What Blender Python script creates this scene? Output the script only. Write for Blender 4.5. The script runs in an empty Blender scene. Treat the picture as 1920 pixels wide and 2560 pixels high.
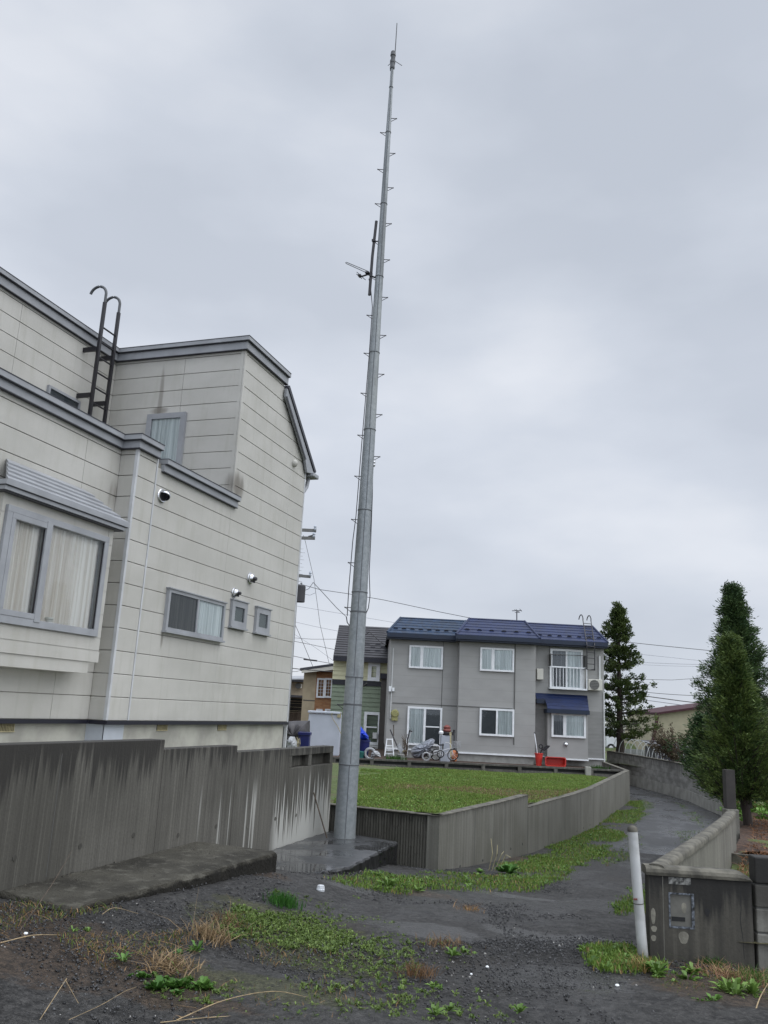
import bpy, math, random
import numpy as np
from mathutils import Vector, Matrix
S = bpy.context.scene
rnd = random.Random(7)
nr = np.random.default_rng(11)

# ------------------------------------------------------------------ camera
PITCH, ROLL, YAW = 0.2297018, 0.05110364, 0.32922394      # level lens height = z 0; ground is about 1.5 m below
FPX = 2107.56                                              # focal length in pixels of a 1920 x 2560 frame
cp, sp = math.cos(PITCH), math.sin(PITCH); cr, sr = math.cos(ROLL), math.sin(ROLL)
F0 = Vector((0, cp, sp)); u0 = Vector((0, -sp, cp)); R0 = Vector((1, 0, 0))
R0, U0 = cr * R0 + sr * u0, -sr * R0 + cr * u0
ZR = Matrix.Rotation(YAW, 3, 'Z')
F, R, U = ZR @ F0, ZR @ R0, ZR @ U0
Fh = Vector((-math.sin(YAW), math.cos(YAW), 0)); Rh = Vector((math.cos(YAW), math.sin(YAW), 0)); Zv = Vector((0, 0, 1))
cam = bpy.data.cameras.new('camera'); camo = bpy.data.objects.new('camera', cam); S.collection.objects.link(camo)
M4 = Matrix.Identity(4)
for i in range(3):
    M4[i][0] = R[i]; M4[i][1] = U[i]; M4[i][2] = -F[i]
camo.matrix_world = M4
cam.sensor_fit = 'VERTICAL'; cam.sensor_height = 36.0; cam.sensor_width = 27.0
cam.lens = FPX / 2560 * 36.0; cam.clip_start = 0.05; cam.clip_end = 3000
S.camera = camo

# ------------------------------------------------------------------ sky, sun, exposure
SUN_EL, SUN_AZ = math.radians(52), math.radians(82)       # azimuth of the light, clockwise from +Y
S.world = bpy.data.worlds.new('World'); S.world.use_nodes = True
wt = S.world.node_tree; wt.nodes.clear()
def wn(t, **k):
    n = wt.nodes.new(t)
    for a, b in k.items(): setattr(n, a, b)
    return n
wo = wn('ShaderNodeOutputWorld'); bg = wn('ShaderNodeBackground'); bg.inputs[1].default_value = 0.1
sky = wn('ShaderNodeTexSky', sky_type='NISHITA', sun_disc=False, sun_elevation=SUN_EL, sun_rotation=SUN_AZ)
tc = wn('ShaderNodeTexCoord'); mp = wn('ShaderNodeMapping'); mp.inputs['Scale'].default_value = (1.0, 1.0, 2.3)
wt.links.new(tc.outputs['Generated'], mp.inputs[0])
n1 = wn('ShaderNodeTexNoise'); n1.inputs['Scale'].default_value = 3.1; n1.inputs['Detail'].default_value = 7; n1.inputs['Roughness'].default_value = 0.46
mp2 = wn('ShaderNodeMapping'); mp2.inputs['Location'].default_value = (3.1, 1.7, 0.4); mp2.inputs['Scale'].default_value = (1, 1, 2.3)
wt.links.new(tc.outputs['Generated'], mp2.inputs[0])
n2 = wn('ShaderNodeTexNoise'); n2.inputs['Scale'].default_value = 1.5; n2.inputs['Detail'].default_value = 3
wt.links.new(mp.outputs[0], n1.inputs[0]); wt.links.new(mp2.outputs[0], n2.inputs[0])
cr1 = wn('ShaderNodeValToRGB'); e = cr1.color_ramp
e.elements[0].position = 0.36; e.elements[0].color = (5.9, 6.4, 7.3, 1)
e.elements[1].position = 0.66; e.elements[1].color = (7.6, 8.0, 8.75, 1)
m_ = e.elements.new(0.5); m_.color = (6.55, 7.05, 7.95, 1)
wt.links.new(n1.outputs[0], cr1.inputs[0])
cr2 = wn('ShaderNodeValToRGB'); cr2.color_ramp.elements[0].position = 0.35; cr2.color_ramp.elements[0].color = (0.93, 0.93, 0.93, 1)
cr2.color_ramp.elements[1].position = 0.65; cr2.color_ramp.elements[1].color = (1.06, 1.05, 1.04, 1)
wt.links.new(n2.outputs[0], cr2.inputs[0])
mul = wn('ShaderNodeMix', data_type='RGBA', blend_type='MULTIPLY'); mul.inputs[0].default_value = 1
wt.links.new(cr1.outputs[0], mul.inputs[6]); wt.links.new(cr2.outputs[0], mul.inputs[7])
# sky gain added overhead, above the frame, to brighten the surfaces below
sx = wn('ShaderNodeSeparateXYZ'); wt.links.new(tc.outputs['Generated'], sx.inputs[0])
mr = wn('ShaderNodeMapRange'); mr.inputs[1].default_value = 0.75; mr.inputs[2].default_value = 0.98; mr.inputs[3].default_value = 1.0; mr.inputs[4].default_value = 3.3
wt.links.new(sx.outputs[2], mr.inputs[0])
vm = wn('ShaderNodeVectorMath', operation='SCALE'); wt.links.new(mul.outputs[2], vm.inputs[0]); 
# brighter sector of sky added behind the viewer, out of view, to light surfaces
dt = wn('ShaderNodeVectorMath', operation='DOT_PRODUCT'); wt.links.new(tc.outputs['Generated'], dt.inputs[0]); dt.inputs[1].default_value = (.62, -.72, .3)
mb_ = wn('ShaderNodeMapRange'); mb_.inputs[1].default_value = -.05; mb_.inputs[2].default_value = .9; mb_.inputs[3].default_value = 1.0; mb_.inputs[4].default_value = 2.1; wt.links.new(dt.outputs['Value'], mb_.inputs[0])
mm = wn('ShaderNodeMath', operation='MULTIPLY'); wt.links.new(mr.outputs[0], mm.inputs[0]); wt.links.new(mb_.outputs[0], mm.inputs[1]); wt.links.new(mm.outputs[0], vm.inputs['Scale'])
mx = wn('ShaderNodeMix', data_type='RGBA'); mx.inputs[0].default_value = 0.95
wt.links.new(sky.outputs[0], mx.inputs[6]); wt.links.new(vm.outputs[0], mx.inputs[7])
wt.links.new(mx.outputs[2], bg.inputs[0]); wt.links.new(bg.outputs[0], wo.inputs[0])
sl = bpy.data.lights.new('sun', 'SUN'); sl.energy = 1.35; sl.angle = math.radians(70); sl.color = (1.0, 0.975, 0.94)
so = bpy.data.objects.new('sun', sl); S.collection.objects.link(so)
sd = Vector((math.sin(SUN_AZ) * math.cos(SUN_EL), math.cos(SUN_AZ) * math.cos(SUN_EL), math.sin(SUN_EL)))
so.rotation_euler = sd.to_track_quat('Z', 'Y').to_euler()
S.view_settings.view_transform = 'Standard'; S.view_settings.look = 'None'; S.view_settings.exposure = 0.0; S.view_settings.gamma = 1.0
S.render.engine = 'CYCLES'
try: S.cycles.max_bounces = 6; S.cycles.transparent_max_bounces = 12
except Exception: pass

# ------------------------------------------------------------------ where a sight line meets a plane of the place
def ray(px, py): return F + (px - 960) / FPX * R - (py - 1280) / FPX * U
def at_z(px, py, z): d = ray(px, py); return d * (z / d.z)
def at_x(px, py, x): d = ray(px, py); return d * (x / d.x)
def at_y(px, py, y): d = ray(px, py); return d * (y / d.y)
def at_w(px, py, w): d = ray(px, py); return d * (w / d.dot(Fh))
GY = [-40, 4.4, 6.83, 10.6, 11.2, 15.3, 21, 29, 45, 3000]
GZ = [-1.35, -1.5, -1.63, -1.88, -1.97, -2.27, -2.38, -2.45, -2.6, -2.6]
def gz(x, y):
    z = np.interp(y, GY, GZ)
    return z + np.clip((-x - 2.5) / .95, 0, 1) * np.interp(y, [4.0, 5, 6.8, 7.7, 8.6, 10.4], [.13, .165, .18, .185, .115, 0])
def at_g(px, py):
    z = -1.6
    for _ in range(12):
        p = at_z(px, py, z); z = 0.5 * z + 0.5 * float(gz(p.x, p.y))
    return at_z(px, py, z)

# ------------------------------------------------------------------ materials
def srgb(r, g, b): return tuple(((c / 255 + 0.055) / 1.055) ** 2.4 if c > 10 else c / 255 / 12.92 for c in (r, g, b))
class NT:
    def __init__(s, name):
        s.m = bpy.data.materials.new(name); s.m.use_nodes = True; s.t = s.m.node_tree
        s.b = s.t.nodes['Principled BSDF']; s.out = s.t.nodes['Material Output']
        s._pos = None
    def n(s, t, **k):
        x = s.t.nodes.new(t)
        for a, b in k.items(): setattr(x, a, b)
        return x
    def put(s, sock, v):
        if hasattr(v, 'links'): s.t.links.new(v, sock)
        else: sock.default_value = v
    def pos(s):
        if s._pos is None: s._pos = s.n('ShaderNodeNewGeometry').outputs['Position']
        return s._pos
    def xyz(s):
        q = s.n('ShaderNodeSeparateXYZ'); s.put(q.inputs[0], s.pos()); return q.outputs
    def math(s, op, a, b=0.0, clamp=False):
        q = s.n('ShaderNodeMath', operation=op, use_clamp=clamp); s.put(q.inputs[0], a); s.put(q.inputs[1], b); return q.outputs[0]
    def noise(s, scale, sc=(1, 1, 1), detail=4, rough=0.55, loc=(0, 0, 0), vec=None):
        q = s.n('ShaderNodeMapping'); s.put(q.inputs[0], vec or s.pos()); q.inputs['Scale'].default_value = sc; q.inputs['Location'].default_value = loc
        w = s.n('ShaderNodeTexNoise'); s.put(w.inputs[0], q.outputs[0]); w.inputs['Scale'].default_value = scale; w.inputs['Detail'].default_value = detail; w.inputs['Roughness'].default_value = rough
        return w.outputs[0]
    def ramp(s, v, a, b, lo=0.0, hi=1.0):
        q = s.n('ShaderNodeMapRange'); q.interpolation_type = 'SMOOTHSTEP'
        s.put(q.inputs[0], v)
        for i, x in enumerate((a, b, lo, hi)): s.put(q.inputs[i + 1], x)
        return q.outputs[0]
    def mix(s, f, a, b):
        q = s.n('ShaderNodeMix', data_type='RGBA'); s.put(q.inputs[0], f)
        for i, x in ((6, a), (7, b)): s.put(q.inputs[i], (*x, 1) if isinstance(x, tuple) and len(x) == 3 else x)
        return q.outputs[2]
    def attr(s, name):
        return s.n('ShaderNodeAttribute', attribute_name=name).outputs['Color']
    def bump(s, h, strength=0.3, dist=0.01):
        q = s.n('ShaderNodeBump'); q.inputs['Strength'].default_value = strength; q.inputs['Distance'].default_value = dist
        s.put(q.inputs['Height'], h); s.put(s.b.inputs['Normal'], q.outputs[0])
    def base(s, c): s.put(s.b.inputs['Base Color'], (*c, 1) if isinstance(c, tuple) and len(c) == 3 else c)
    def rough(s, v): s.put(s.b.inputs['Roughness'], v)
def simple(name, c, rough=0.6, var=0.12, scale=6.0, metal=0.0, spec=0.5, bump=0.0, sc=(1, 1, 1)):
    t = NT(name)
    if var:
        f = t.noise(scale, sc)
        t.base(t.mix(t.ramp(f, 0.3, 0.7), tuple(x * (1 - var) for x in c), tuple(min(1, x * (1 + var)) for x in c)))
        if bump: t.bump(t.noise(scale * 8), bump, 0.005)
    else: t.base(c)
    t.rough(rough); t.b.inputs['Metallic'].default_value = metal; t.b.inputs['Specular IOR Level'].default_value = spec
    return t.m
MT = {}
def mk_siding():
    t = NT('grey_beige_siding'); x, y, z = t.xyz()
    f = t.noise(1.1, (1, 1, 1.6)); g = t.noise(3.5, (2.2, 2.2, .35), loc=(4, 2, 9)); fine = t.noise(60, (1, 1, 4), detail=2)
    c = t.mix(t.ramp(f, .3, .7), (.405, .396, .362), (.462, .452, .418))
    c = t.mix(t.ramp(g, .50, .76, 0, .45), c, (.345, .335, .285)); c = t.mix(t.ramp(t.noise(1.0, (9, 9, .5), detail=4, loc=(2, 5, 1)), .55, .75, 0, .28), c, (.33, .325, .28))
    c = t.mix(t.ramp(fine, .35, .7, 0, .12), c, (.30, .30, .27))
    def blob(cx, cy, cz, rx, ry, rz, amt, c):
        d = t.math('ADD', t.math('ADD', t.math('POWER', t.math('ABSOLUTE', t.math('DIVIDE', t.math('SUBTRACT', x, cx), rx)), 2.0), t.math('POWER', t.math('ABSOLUTE', t.math('DIVIDE', t.math('SUBTRACT', y, cy), ry)), 2.0)), t.math('POWER', t.math('ABSOLUTE', t.math('DIVIDE', t.math('SUBTRACT', z, cz), rz)), 2.0))
        d = t.math('ADD', d, t.math('MULTIPLY', t.math('SUBTRACT', g, .5), 1.6))
        return t.mix(t.ramp(d, 1.0, 0.0, 0, amt), c, (.11, .095, .075))
    p = at_y(402, 990, 12.39); c = blob(p.x, 12.39, p.z - .05, .06, .5, .75, .5, c)
    p = at_y(396, 1027, 12.39); c = blob(p.x, 12.39, p.z, .22, .5, .09, .65, c)
    p = at_x(596, 1232, -6.98); c = blob(-6.98, p.y - .05, p.z + .1, .3, .3, .3, .8, c)
    p = at_y(283, 1240, 9.64); c = blob(p.x, 9.64, p.z, .07, .3, .35, .75, c)
    p = at_x(405, 1595, -6.98); c = blob(-6.98, p.y, p.z, .3, .04, .2, .6, c)
    t.base(c); t.rough(.62); t.bump(t.math('ADD', fine, t.noise(140, (1, 1, 2.2), detail=3)), .35, .004); return t.m
MT['siding'] = mk_siding()
def mk_concrete(name, ztop, c_lo, c_mid, c_dark, band=.5, wh=None, rough=.75, axis='y', streak=14):
    t = NT(name); x, y, z = t.xyz()
    sc = (streak, streak, .7)
    st = t.noise(1.0, sc, detail=5, rough=.6); st2 = t.noise(1.0, (streak * 2.6, streak * 2.6, .35), detail=3, loc=(3, 7, 1)); big = t.noise(1.3, (1, 1, .8), loc=(1, 5, 2)); fine = t.noise(45, detail=4)
    c = t.mix(t.ramp(big, .32, .68), c_lo, c_mid)
    c = t.mix(t.ramp(st2, .45, .68, 0, .38), c, c_dark)
    c = t.mix(t.ramp(st2, .45, .30, 0, .4), c, tuple(min(1, v * 1.55) for v in c_mid))
    depth = t.math('SUBTRACT', ztop, z)
    lim = t.math('MULTIPLY', t.ramp(st, .3, .72, .12, 1.0), band)
    c = t.mix(t.ramp(t.math('SUBTRACT', depth, lim), .06, -.14, 0, .88), c, tuple(v * .55 for v in c_dark))
    c = t.mix(t.ramp(fine, .35, .75, 0, .25), c, c_dark)
    if wh: c = wh(t, c, x, y, z, st, st2, depth)
    t.base(c); t.rough(rough); t.bump(t.math('ADD', fine, st2), .35, .006); return t.m
def white_runs(t, c, x, y, z, st, st2, depth):
    r = t.noise(1.0, (20, 20, .25), detail=2, loc=(9, 1, 3)); r2 = t.noise(1.0, (9, 9, .2), detail=2, loc=(2, 1, 7))
    lim = t.ramp(r, .3, .7, .40, 1.15)
    m = t.ramp(t.math('SUBTRACT', depth, lim), -.05, .12)
    m = t.math('MULTIPLY', m, t.ramp(y, 9.35, 9.6))
    c = t.mix(t.math('MULTIPLY', m, .8), c, (.42, .42, .39))
    m2 = t.math('MULTIPLY', t.ramp(r2, .60, .66), t.math('MULTIPLY', t.ramp(depth, .38, .75), t.math('MULTIPLY', t.ramp(y, 7.2, 7.6), t.ramp(y, 9.6, 9.2))))
    return t.mix(t.math('MULTIPLY', m2, .7), c, (.40, .40, .37))
MT['ret'] = mk_concrete('stained_wall_concrete', -.39, (.066, .063, .052), (.108, .103, .088), (.027, .024, .020), .42, white_runs, streak=19)
MT['lawnwall'] = mk_concrete('pale_wall_concrete', -1.31, (.110, .108, .088), (.155, .152, .130), (.058, .054, .044), .10, None, streak=15)
MT['ribwall'] = mk_concrete('ribbed_wall_concrete', -1.31, (.060, .058, .046), (.095, .092, .076), (.026, .024, .019), .2, None, streak=12)
MT['darkwall'] = mk_concrete('dark_panel_concrete', -1.5, (.075, .070, .060), (.12, .115, .10), (.030, .028, .024), .12, None, streak=6)
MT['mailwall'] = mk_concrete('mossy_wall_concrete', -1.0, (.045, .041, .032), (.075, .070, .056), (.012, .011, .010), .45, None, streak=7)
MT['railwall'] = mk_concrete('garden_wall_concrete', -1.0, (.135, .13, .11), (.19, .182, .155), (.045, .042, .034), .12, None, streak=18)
MT['coping'] = simple('worn_coping_concrete', (.092, .086, .068), .85, .5, 9, bump=.6)
MT['cleanconc'] = simple('pale_footing_concrete', (.27, .265, .24), .8, .22, 3, bump=.3)
def mk_block():
    t = NT('grey_block_concrete'); x, y, z = t.xyz()
    per = t.noise(2.2, (1, 1, 2.2), detail=1); st = t.noise(1.0, (9, 9, .6), detail=4); fine = t.noise(30)
    c = t.mix(t.ramp(per, .35, .65), (.19, .185, .17), (.29, .285, .265))
    c = t.mix(t.ramp(t.math('ADD', t.math('SUBTRACT', z, -1.62), t.math('MULTIPLY', t.math('SUBTRACT', st, .5), 1.0)), 0.0, .3, 0, .7), c, (.06, .057, .052))
    c = t.mix(t.ramp(fine, .4, .8, 0, .3), c, (.07, .07, .065)); t.base(c); t.rough(.85); return t.m
MT['block'] = mk_block()
MT['bigblock'] = mk_concrete('weathered_big_block', -1.3, (.15, .145, .122), (.21, .205, .18), (.06, .055, .046), .05, None, streak=5)
def mk_slab():
    t = NT('wet_slab_concrete'); f = t.noise(1.6); g = t.noise(9, detail=6); s3 = t.noise(50)
    c = t.mix(t.ramp(f, .35, .65), (.024, .022, .017), (.060, .056, .044))
    c = t.mix(t.ramp(g, .50, .70, 0, .7), c, (.095, .090, .074)); c = t.mix(t.ramp(s3, .6, .75, 0, .6), c, (.018, .018, .016))
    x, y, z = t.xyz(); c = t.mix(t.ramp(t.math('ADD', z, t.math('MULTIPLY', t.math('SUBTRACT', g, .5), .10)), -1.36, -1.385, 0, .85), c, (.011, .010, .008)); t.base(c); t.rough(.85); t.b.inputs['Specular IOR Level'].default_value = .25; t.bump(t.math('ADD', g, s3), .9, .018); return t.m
def mk_slab_wet():
    t = NT('soaked_slab_concrete'); f = t.noise(1.3, loc=(2, 2, 0)); g = t.noise(10, detail=5)
    c = t.mix(t.ramp(g, .35, .65), (.028, .029, .031), (.048, .049, .05))
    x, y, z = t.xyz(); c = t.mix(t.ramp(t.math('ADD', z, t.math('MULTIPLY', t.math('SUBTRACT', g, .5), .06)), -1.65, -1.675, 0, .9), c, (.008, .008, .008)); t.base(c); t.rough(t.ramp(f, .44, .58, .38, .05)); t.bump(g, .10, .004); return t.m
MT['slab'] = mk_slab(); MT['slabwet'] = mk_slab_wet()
def mk_ground():
    t = NT('wet_dark_gravel'); x, y, z = t.xyz()
    f = t.noise(.55, loc=(1.3, .4, 0), detail=4); g = t.math('ADD', t.math('MULTIPLY', t.noise(70, detail=4, rough=.75), .45), t.math('MULTIPLY', t.noise(21, detail=5, rough=.7, loc=(3, 1, 0)), .55)); h = t.noise(9, detail=6, rough=.65); p = t.noise(.9, (1, .55, 1), loc=(5.2, 3.3, 0), detail=3)
    c = t.mix(t.ramp(g, .41, .65), (.006, .0056, .0053), (.070, .067, .063))
    c = t.mix(t.ramp(h, .46, .66, 0, .55), c, (.045, .044, .042)); c = t.mix(t.ramp(h, .46, .30, 0, .6), c, (.007, .007, .008))
    c = t.mix(t.ramp(f, .56, .68, 0, .5), c, (.030, .023, .016))
    def spot(cx, cy, rx, ry, a, w0=1.0):
        d = t.math('ADD', t.math('POWER', t.math('ABSOLUTE', t.math('DIVIDE', t.math('SUBTRACT', x, cx), rx)), 2.0), t.math('POWER', t.math('ABSOLUTE', t.math('DIVIDE', t.math('SUBTRACT', y, cy), ry)), 2.0))
        return t.ramp(t.math('ADD', d, t.math('MULTIPLY', t.math('SUBTRACT', h, .5), 2.2)), w0, w0 * .4, 0, a)
    gr = None
    for (px, py, rx, ry) in ((1480, 2350, .55, .35), (1400, 2440, .5, .45), (1300, 2330, .35, .3), (1060, 2330, .5, .3), (860, 2210, .35, .35), (1300, 2240, .7, .12)):
        q = at_g(px, py); s = spot(q.x, q.y, rx, ry, 1.0)
        gr = s if gr is None else t.math('MAXIMUM', gr, s)
    c = t.mix(t.math('MULTIPLY', gr, .6), c, (.078, .077, .076))
    ms_ = None
    for (px, py, rx, ry) in ((700, 2330, .75, .55), (820, 2400, .5, .35), (640, 2470, .7, .25), (620, 2265, .35, .2)):
        q = at_g(px, py); s = spot(q.x, q.y, rx, ry, 1.0); ms_ = s if ms_ is None else t.math('MAXIMUM', ms_, s)
    c = t.mix(t.math('MULTIPLY', ms_, .65), c, t.mix(t.ramp(g, .4, .6), (.020, .022, .008), (.075, .078, .026)))
    so_ = None
    for (px, py, rx, ry) in ((250, 2390, .9, .35), (60, 2290, .7, .3), (1800, 2480, .55, .5), (1250, 2140, .7, .5), (980, 2215, .8, .25), (420, 2500, .6, .15), (330, 2390, .6, .25), (60, 2400, .6, .3), (640, 2180, .4, .2), (1820, 2420, .6, .3)):
        q = at_g(px, py); s = spot(q.x, q.y, rx, ry, 1.0)
        so_ = s if so_ is None else t.math('MAXIMUM', so_, s)
    c = t.mix(t.math('MULTIPLY', so_, .8), c, t.mix(t.ramp(g, .4, .6), (.015, .010, .006), (.070, .046, .028)))
    t.base(c); t.rough(t.math('SUBTRACT', t.ramp(p, .47, .62, .68, .34), t.math('MULTIPLY', gr, .34))); t.b.inputs['Specular IOR Level'].default_value = .36
    t.bump(t.math('ADD', g, t.math('MULTIPLY', h, 1.5)), 1.0, .03); return t.m
MT['ground'] = mk_ground()
def mk_path():
    t = NT('wet_asphalt'); g = t.noise(60, detail=4, rough=.7); h = t.noise(1.2, (1, .45, 1), detail=5, loc=(2, 1, 0))
    c = t.mix(t.ramp(g, .35, .65), (.016, .016, .017), (.050, .051, .053)); c = t.mix(t.ramp(h, .50, .62, 0, .7), c, (.02, .02, .02))
    t.base(c); t.rough(t.ramp(h, .40, .58, .20, .52)); t.b.inputs['Specular IOR Level'].default_value = .5; t.bump(g, .5, .01); return t.m
MT['path'] = mk_path()
def mk_lawn():
    t = NT('rough_lawn_soil'); f = t.noise(.55, (1, 1.6, 1), detail=5, loc=(1, 8, 0)); g = t.noise(14, detail=5)
    c = t.mix(t.ramp(g, .35, .65), (.045, .065, .014), (.075, .10, .026)); c = t.mix(t.ramp(f, .52, .66, 0, .85), c, t.mix(g, (.05, .032, .018), (.11, .075, .04)))
    t.base(c); t.rough(.9); t.bump(g, .8, .03); return t.m
MT['lawn'] = mk_lawn()
MT['mulch'] = simple('bark_mulch_soil', (.045, .024, .014), .9, .6, 22, bump=.8)
def mk_blade(name, rough=.6, tr=.25):
    t = NT(name); t.base(t.attr('Col')); t.rough(rough); t.b.inputs['Specular IOR Level'].default_value = .3
    tl = t.n('ShaderNodeBsdfTranslucent'); t.put(tl.inputs[0], t.attr('Col')); ms = t.n('ShaderNodeMixShader'); ms.inputs[0].default_value = tr
    t.t.links.new(t.b.outputs[0], ms.inputs[1]); t.t.links.new(tl.outputs[0], ms.inputs[2]); t.t.links.new(ms.outputs[0], t.out.inputs[0]); return t.m
MT['blade'] = mk_blade('grass_blades'); MT['leaf'] = mk_blade('weed_leaves', .5, .2); MT['conifer'] = mk_blade('conifer_sprays', .65, .15)
MT['stone'] = mk_blade('loose_stones', .38, 0.0)
MT['bark'] = simple('dark_bark', (.030, .022, .018), .9, .45, 12, sc=(3, 3, .4), bump=.9)
MT['trimblue'] = simple('blue_grey_metal_trim', (.265, .275, .29), .42, .1, 3, spec=.5)
MT['trimlight'] = simple('pale_corner_trim', (.45, .46, .47), .5, .1, 3)
MT['drip'] = simple('dark_drip_edge', (.030, .031, .04), .45, .1)
MT['navy'] = simple('dark_navy_flashing', (.010, .010, .018), .4, .1)
MT['gap'] = simple('siding_gap', (.22, .21, .18), .9, 0)
MT['found'] = simple('rendered_foundation', (.33, .325, .285), .85, .2, 2.2, bump=.2)
MT['foundpale'] = simple('patched_foundation_paint', (.40, .43, .47), .7, .1, 2)
MT['black'] = simple('black_painted_metal', (.012, .011, .014), .4, 0)
MT['steel'] = simple('bare_steel', (.45, .46, .48), .35, .15, 4, metal=.8)
MT['chrome'] = simple('polished_vent_steel', (.62, .63, .65), .22, .05, 4, metal=1)
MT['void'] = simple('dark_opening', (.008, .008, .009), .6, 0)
MT['ventyel'] = simple('yellowed_vent_plastic', (.33, .29, .17), .6, .2, 20)
def mk_mast():
    t = NT('galvanised_mast_steel'); f = t.noise(18, detail=3, rough=.7); g = t.noise(1.0, (5, 5, .6), detail=4); b = t.noise(.8, loc=(2, 2, 2))
    c = t.mix(t.ramp(f, .3, .7), (.185, .205, .215), (.255, .275, .285)); c = t.mix(t.ramp(g, .56, .7, 0, .55), c, (.08, .085, .085)); c = t.mix(t.ramp(b, .5, .7, 0, .3), c, (.30, .31, .29))
    t.base(c); t.rough(.55); t.b.inputs['Metallic'].default_value = .35; return t.m
MT['mast'] = mk_mast()
MT['seam'] = simple('mast_seam_steel', (.075, .08, .085), .6, .1)
def mk_glass(name, tint=(.5, .55, .6), tr=.72, rough=.02):
    t = NT(name); t.t.nodes.remove(t.b)
    a = t.n('ShaderNodeBsdfTransparent'); a.inputs[0].default_value = (.93, .95, .95, 1); g = t.n('ShaderNodeBsdfGlossy'); g.inputs['Roughness'].default_value = rough; g.inputs[0].default_value = (*[min(1, v + .4) for v in tint], 1)
    ms = t.n('ShaderNodeMixShader'); fr = t.n('ShaderNodeFresnel'); fr.inputs[0].default_value = 1.5
    fac = t.math('ADD', t.math('MULTIPLY', fr.outputs[0], .9), 0.0, True)
    t.put(ms.inputs[0], fac); t.t.links.new(a.outputs[0], ms.inputs[1]); t.t.links.new(g.outputs[0], ms.inputs[2]); t.t.links.new(ms.outputs[0], t.out.inputs[0]); return t.m
MT['glass'] = mk_glass('window_glass', tr=.86)
MT['frosted'] = simple('frosted_glass', (.13, .15, .14), .25, .15, 4)
MT['dkpane'] = simple('dark_screen_mesh', (.055, .065, .075), .35, .08, 5)
def mk_curtain(name, c, c2):
    t = NT(name); w = t.noise(1.0, (26, 26, .3), detail=3); h = t.noise(2.0)
    t.base(t.mix(t.ramp(w, .32, .68), c, c2)); t.rough(.9); return t.m
MT['curtain'] = mk_curtain('cream_net_curtain', (.66, .60, .53), (.92, .89, .84))
MT['curtainw'] = mk_curtain('white_net_curtain', (.50, .54, .54), (.80, .84, .83))
MT['curtaing'] = mk_curtain('grey_curtain', (.13, .14, .155), (.22, .23, .24))
MT['darkcurt'] = mk_curtain('dark_grey_curtain', (.055, .055, .05), (.11, .11, .10))  # dark cloth, deeper in tone than the plain grey curtain
MT['ceiling'] = simple('pink_beige_inner_wall', (.38, .30, .25), .9, .1)
MT['white'] = simple('white_window_frame', (.72, .74, .75), .4, .06)
MT['bwall'] = simple('mid_grey_house_siding', (.305, .304, .292), .75, .05, 1.2, sc=(1, 1, 2), bump=.08)
MT['bwall2'] = simple('dark_grey_house_siding', (.215, .215, .205), .75, .08, 2.5, sc=(1, 1, 4))
MT['bfound'] = simple('grey_house_foundation', (.27, .27, .25), .85, .15, 4)
MT['seamdark'] = simple('panel_joint', (.09, .09, .085), .8, 0)
MT['roofblue'] = simple('navy_blue_roof_metal', (.004, .013, .056), .50, .22, 2.5)
MT['roofblue2'] = simple('faded_blue_roof_metal', (.006, .023, .056), .50, .40, 4)
MT['eave'] = simple('blue_eave_metal', (.004, .012, .032), .5, .1)
MT['roofgrey'] = simple('charcoal_roof_metal', (.034, .033, .037), .7, .2, 2)
MT['green'] = simple('sage_green_siding', (.19, .235, .165), .65, .08, 3)
MT['cream'] = simple('cream_siding', (.56, .55, .36), .65, .06, 3)
MT['brown'] = simple('dark_brown_column_siding', (.058, .052, .047), .6, .1, 3)
MT['beige'] = simple('beige_render', (.40, .335, .225), .85, .08, 3)
MT['tan'] = simple('old_tan_render', (.33, .27, .19), .85, .15, 3)
def mk_brick():
    t = NT('brown_brick_facing'); tcn = t.n('ShaderNodeTexBrick'); q = t.n('ShaderNodeVectorMath', operation='DOT_PRODUCT'); t.put(q.inputs[0], t.pos()); q.inputs[1].default_value = Rh[:]
    x, y, z = t.xyz(); cb = t.n('ShaderNodeCombineXYZ'); t.put(cb.inputs[0], q.outputs['Value']); t.put(cb.inputs[1], z)
    t.put(tcn.inputs[0], cb.outputs[0]); tcn.inputs['Scale'].default_value = 3.0; tcn.inputs['Color1'].default_value = (.26, .11, .045, 1); tcn.inputs['Color2'].default_value = (.34, .18, .08, 1); tcn.inputs['Mortar'].default_value = (.22, .16, .10, 1)
    tcn.inputs['Mortar Size'].default_value = .015; t.base(tcn.outputs[0]); t.rough(.85); return t.m
MT['brick'] = mk_brick()
MT['pipew'] = simple('white_plastic_pipe', (.55, .56, .55), .45, .05)
MT['acw'] = simple('ivory_appliance_casing', (.52, .51, .45), .5, .06)
MT['boxw'] = simple('pale_grey_cabinet_paint', (.40, .43, .48), .5, .06, 2)
MT['tarpg'] = simple('charcoal_tarpaulin', (.045, .042, .045), .6, .25, 5, bump=.5)
MT['tarpb'] = simple('bright_blue_tarpaulin', (.008, .045, .48), .4, .3, 8, bump=.5)
MT['binb'] = simple('deep_blue_plastic', (.006, .010, .085), .35, .1)
MT['bagw'] = simple('pale_sack_fabric', (.30, .31, .32), .55, .25, 12, bump=.5)
MT['silver'] = simple('silver_cycle_cover', (.24, .255, .29), .32, .35, 7, metal=.35, bump=.6)
MT['red'] = simple('red_sled_plastic', (.50, .035, .025), .5, .12, 4)
MT['redd'] = simple('faded_red_clay', (.17, .045, .035), .6, .15, 6)
MT['wood'] = simple('weathered_wood', (.075, .055, .038), .85, .4, 8, sc=(4, 4, .6))
MT['alu'] = simple('aluminium', (.62, .63, .64), .35, .05, metal=.6)
MT['teal'] = simple('teal_plastic', (.01, .09, .08), .5, .1)
MT['orange'] = simple('orange_plastic', (.38, .12, .035), .6, .1)
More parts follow.
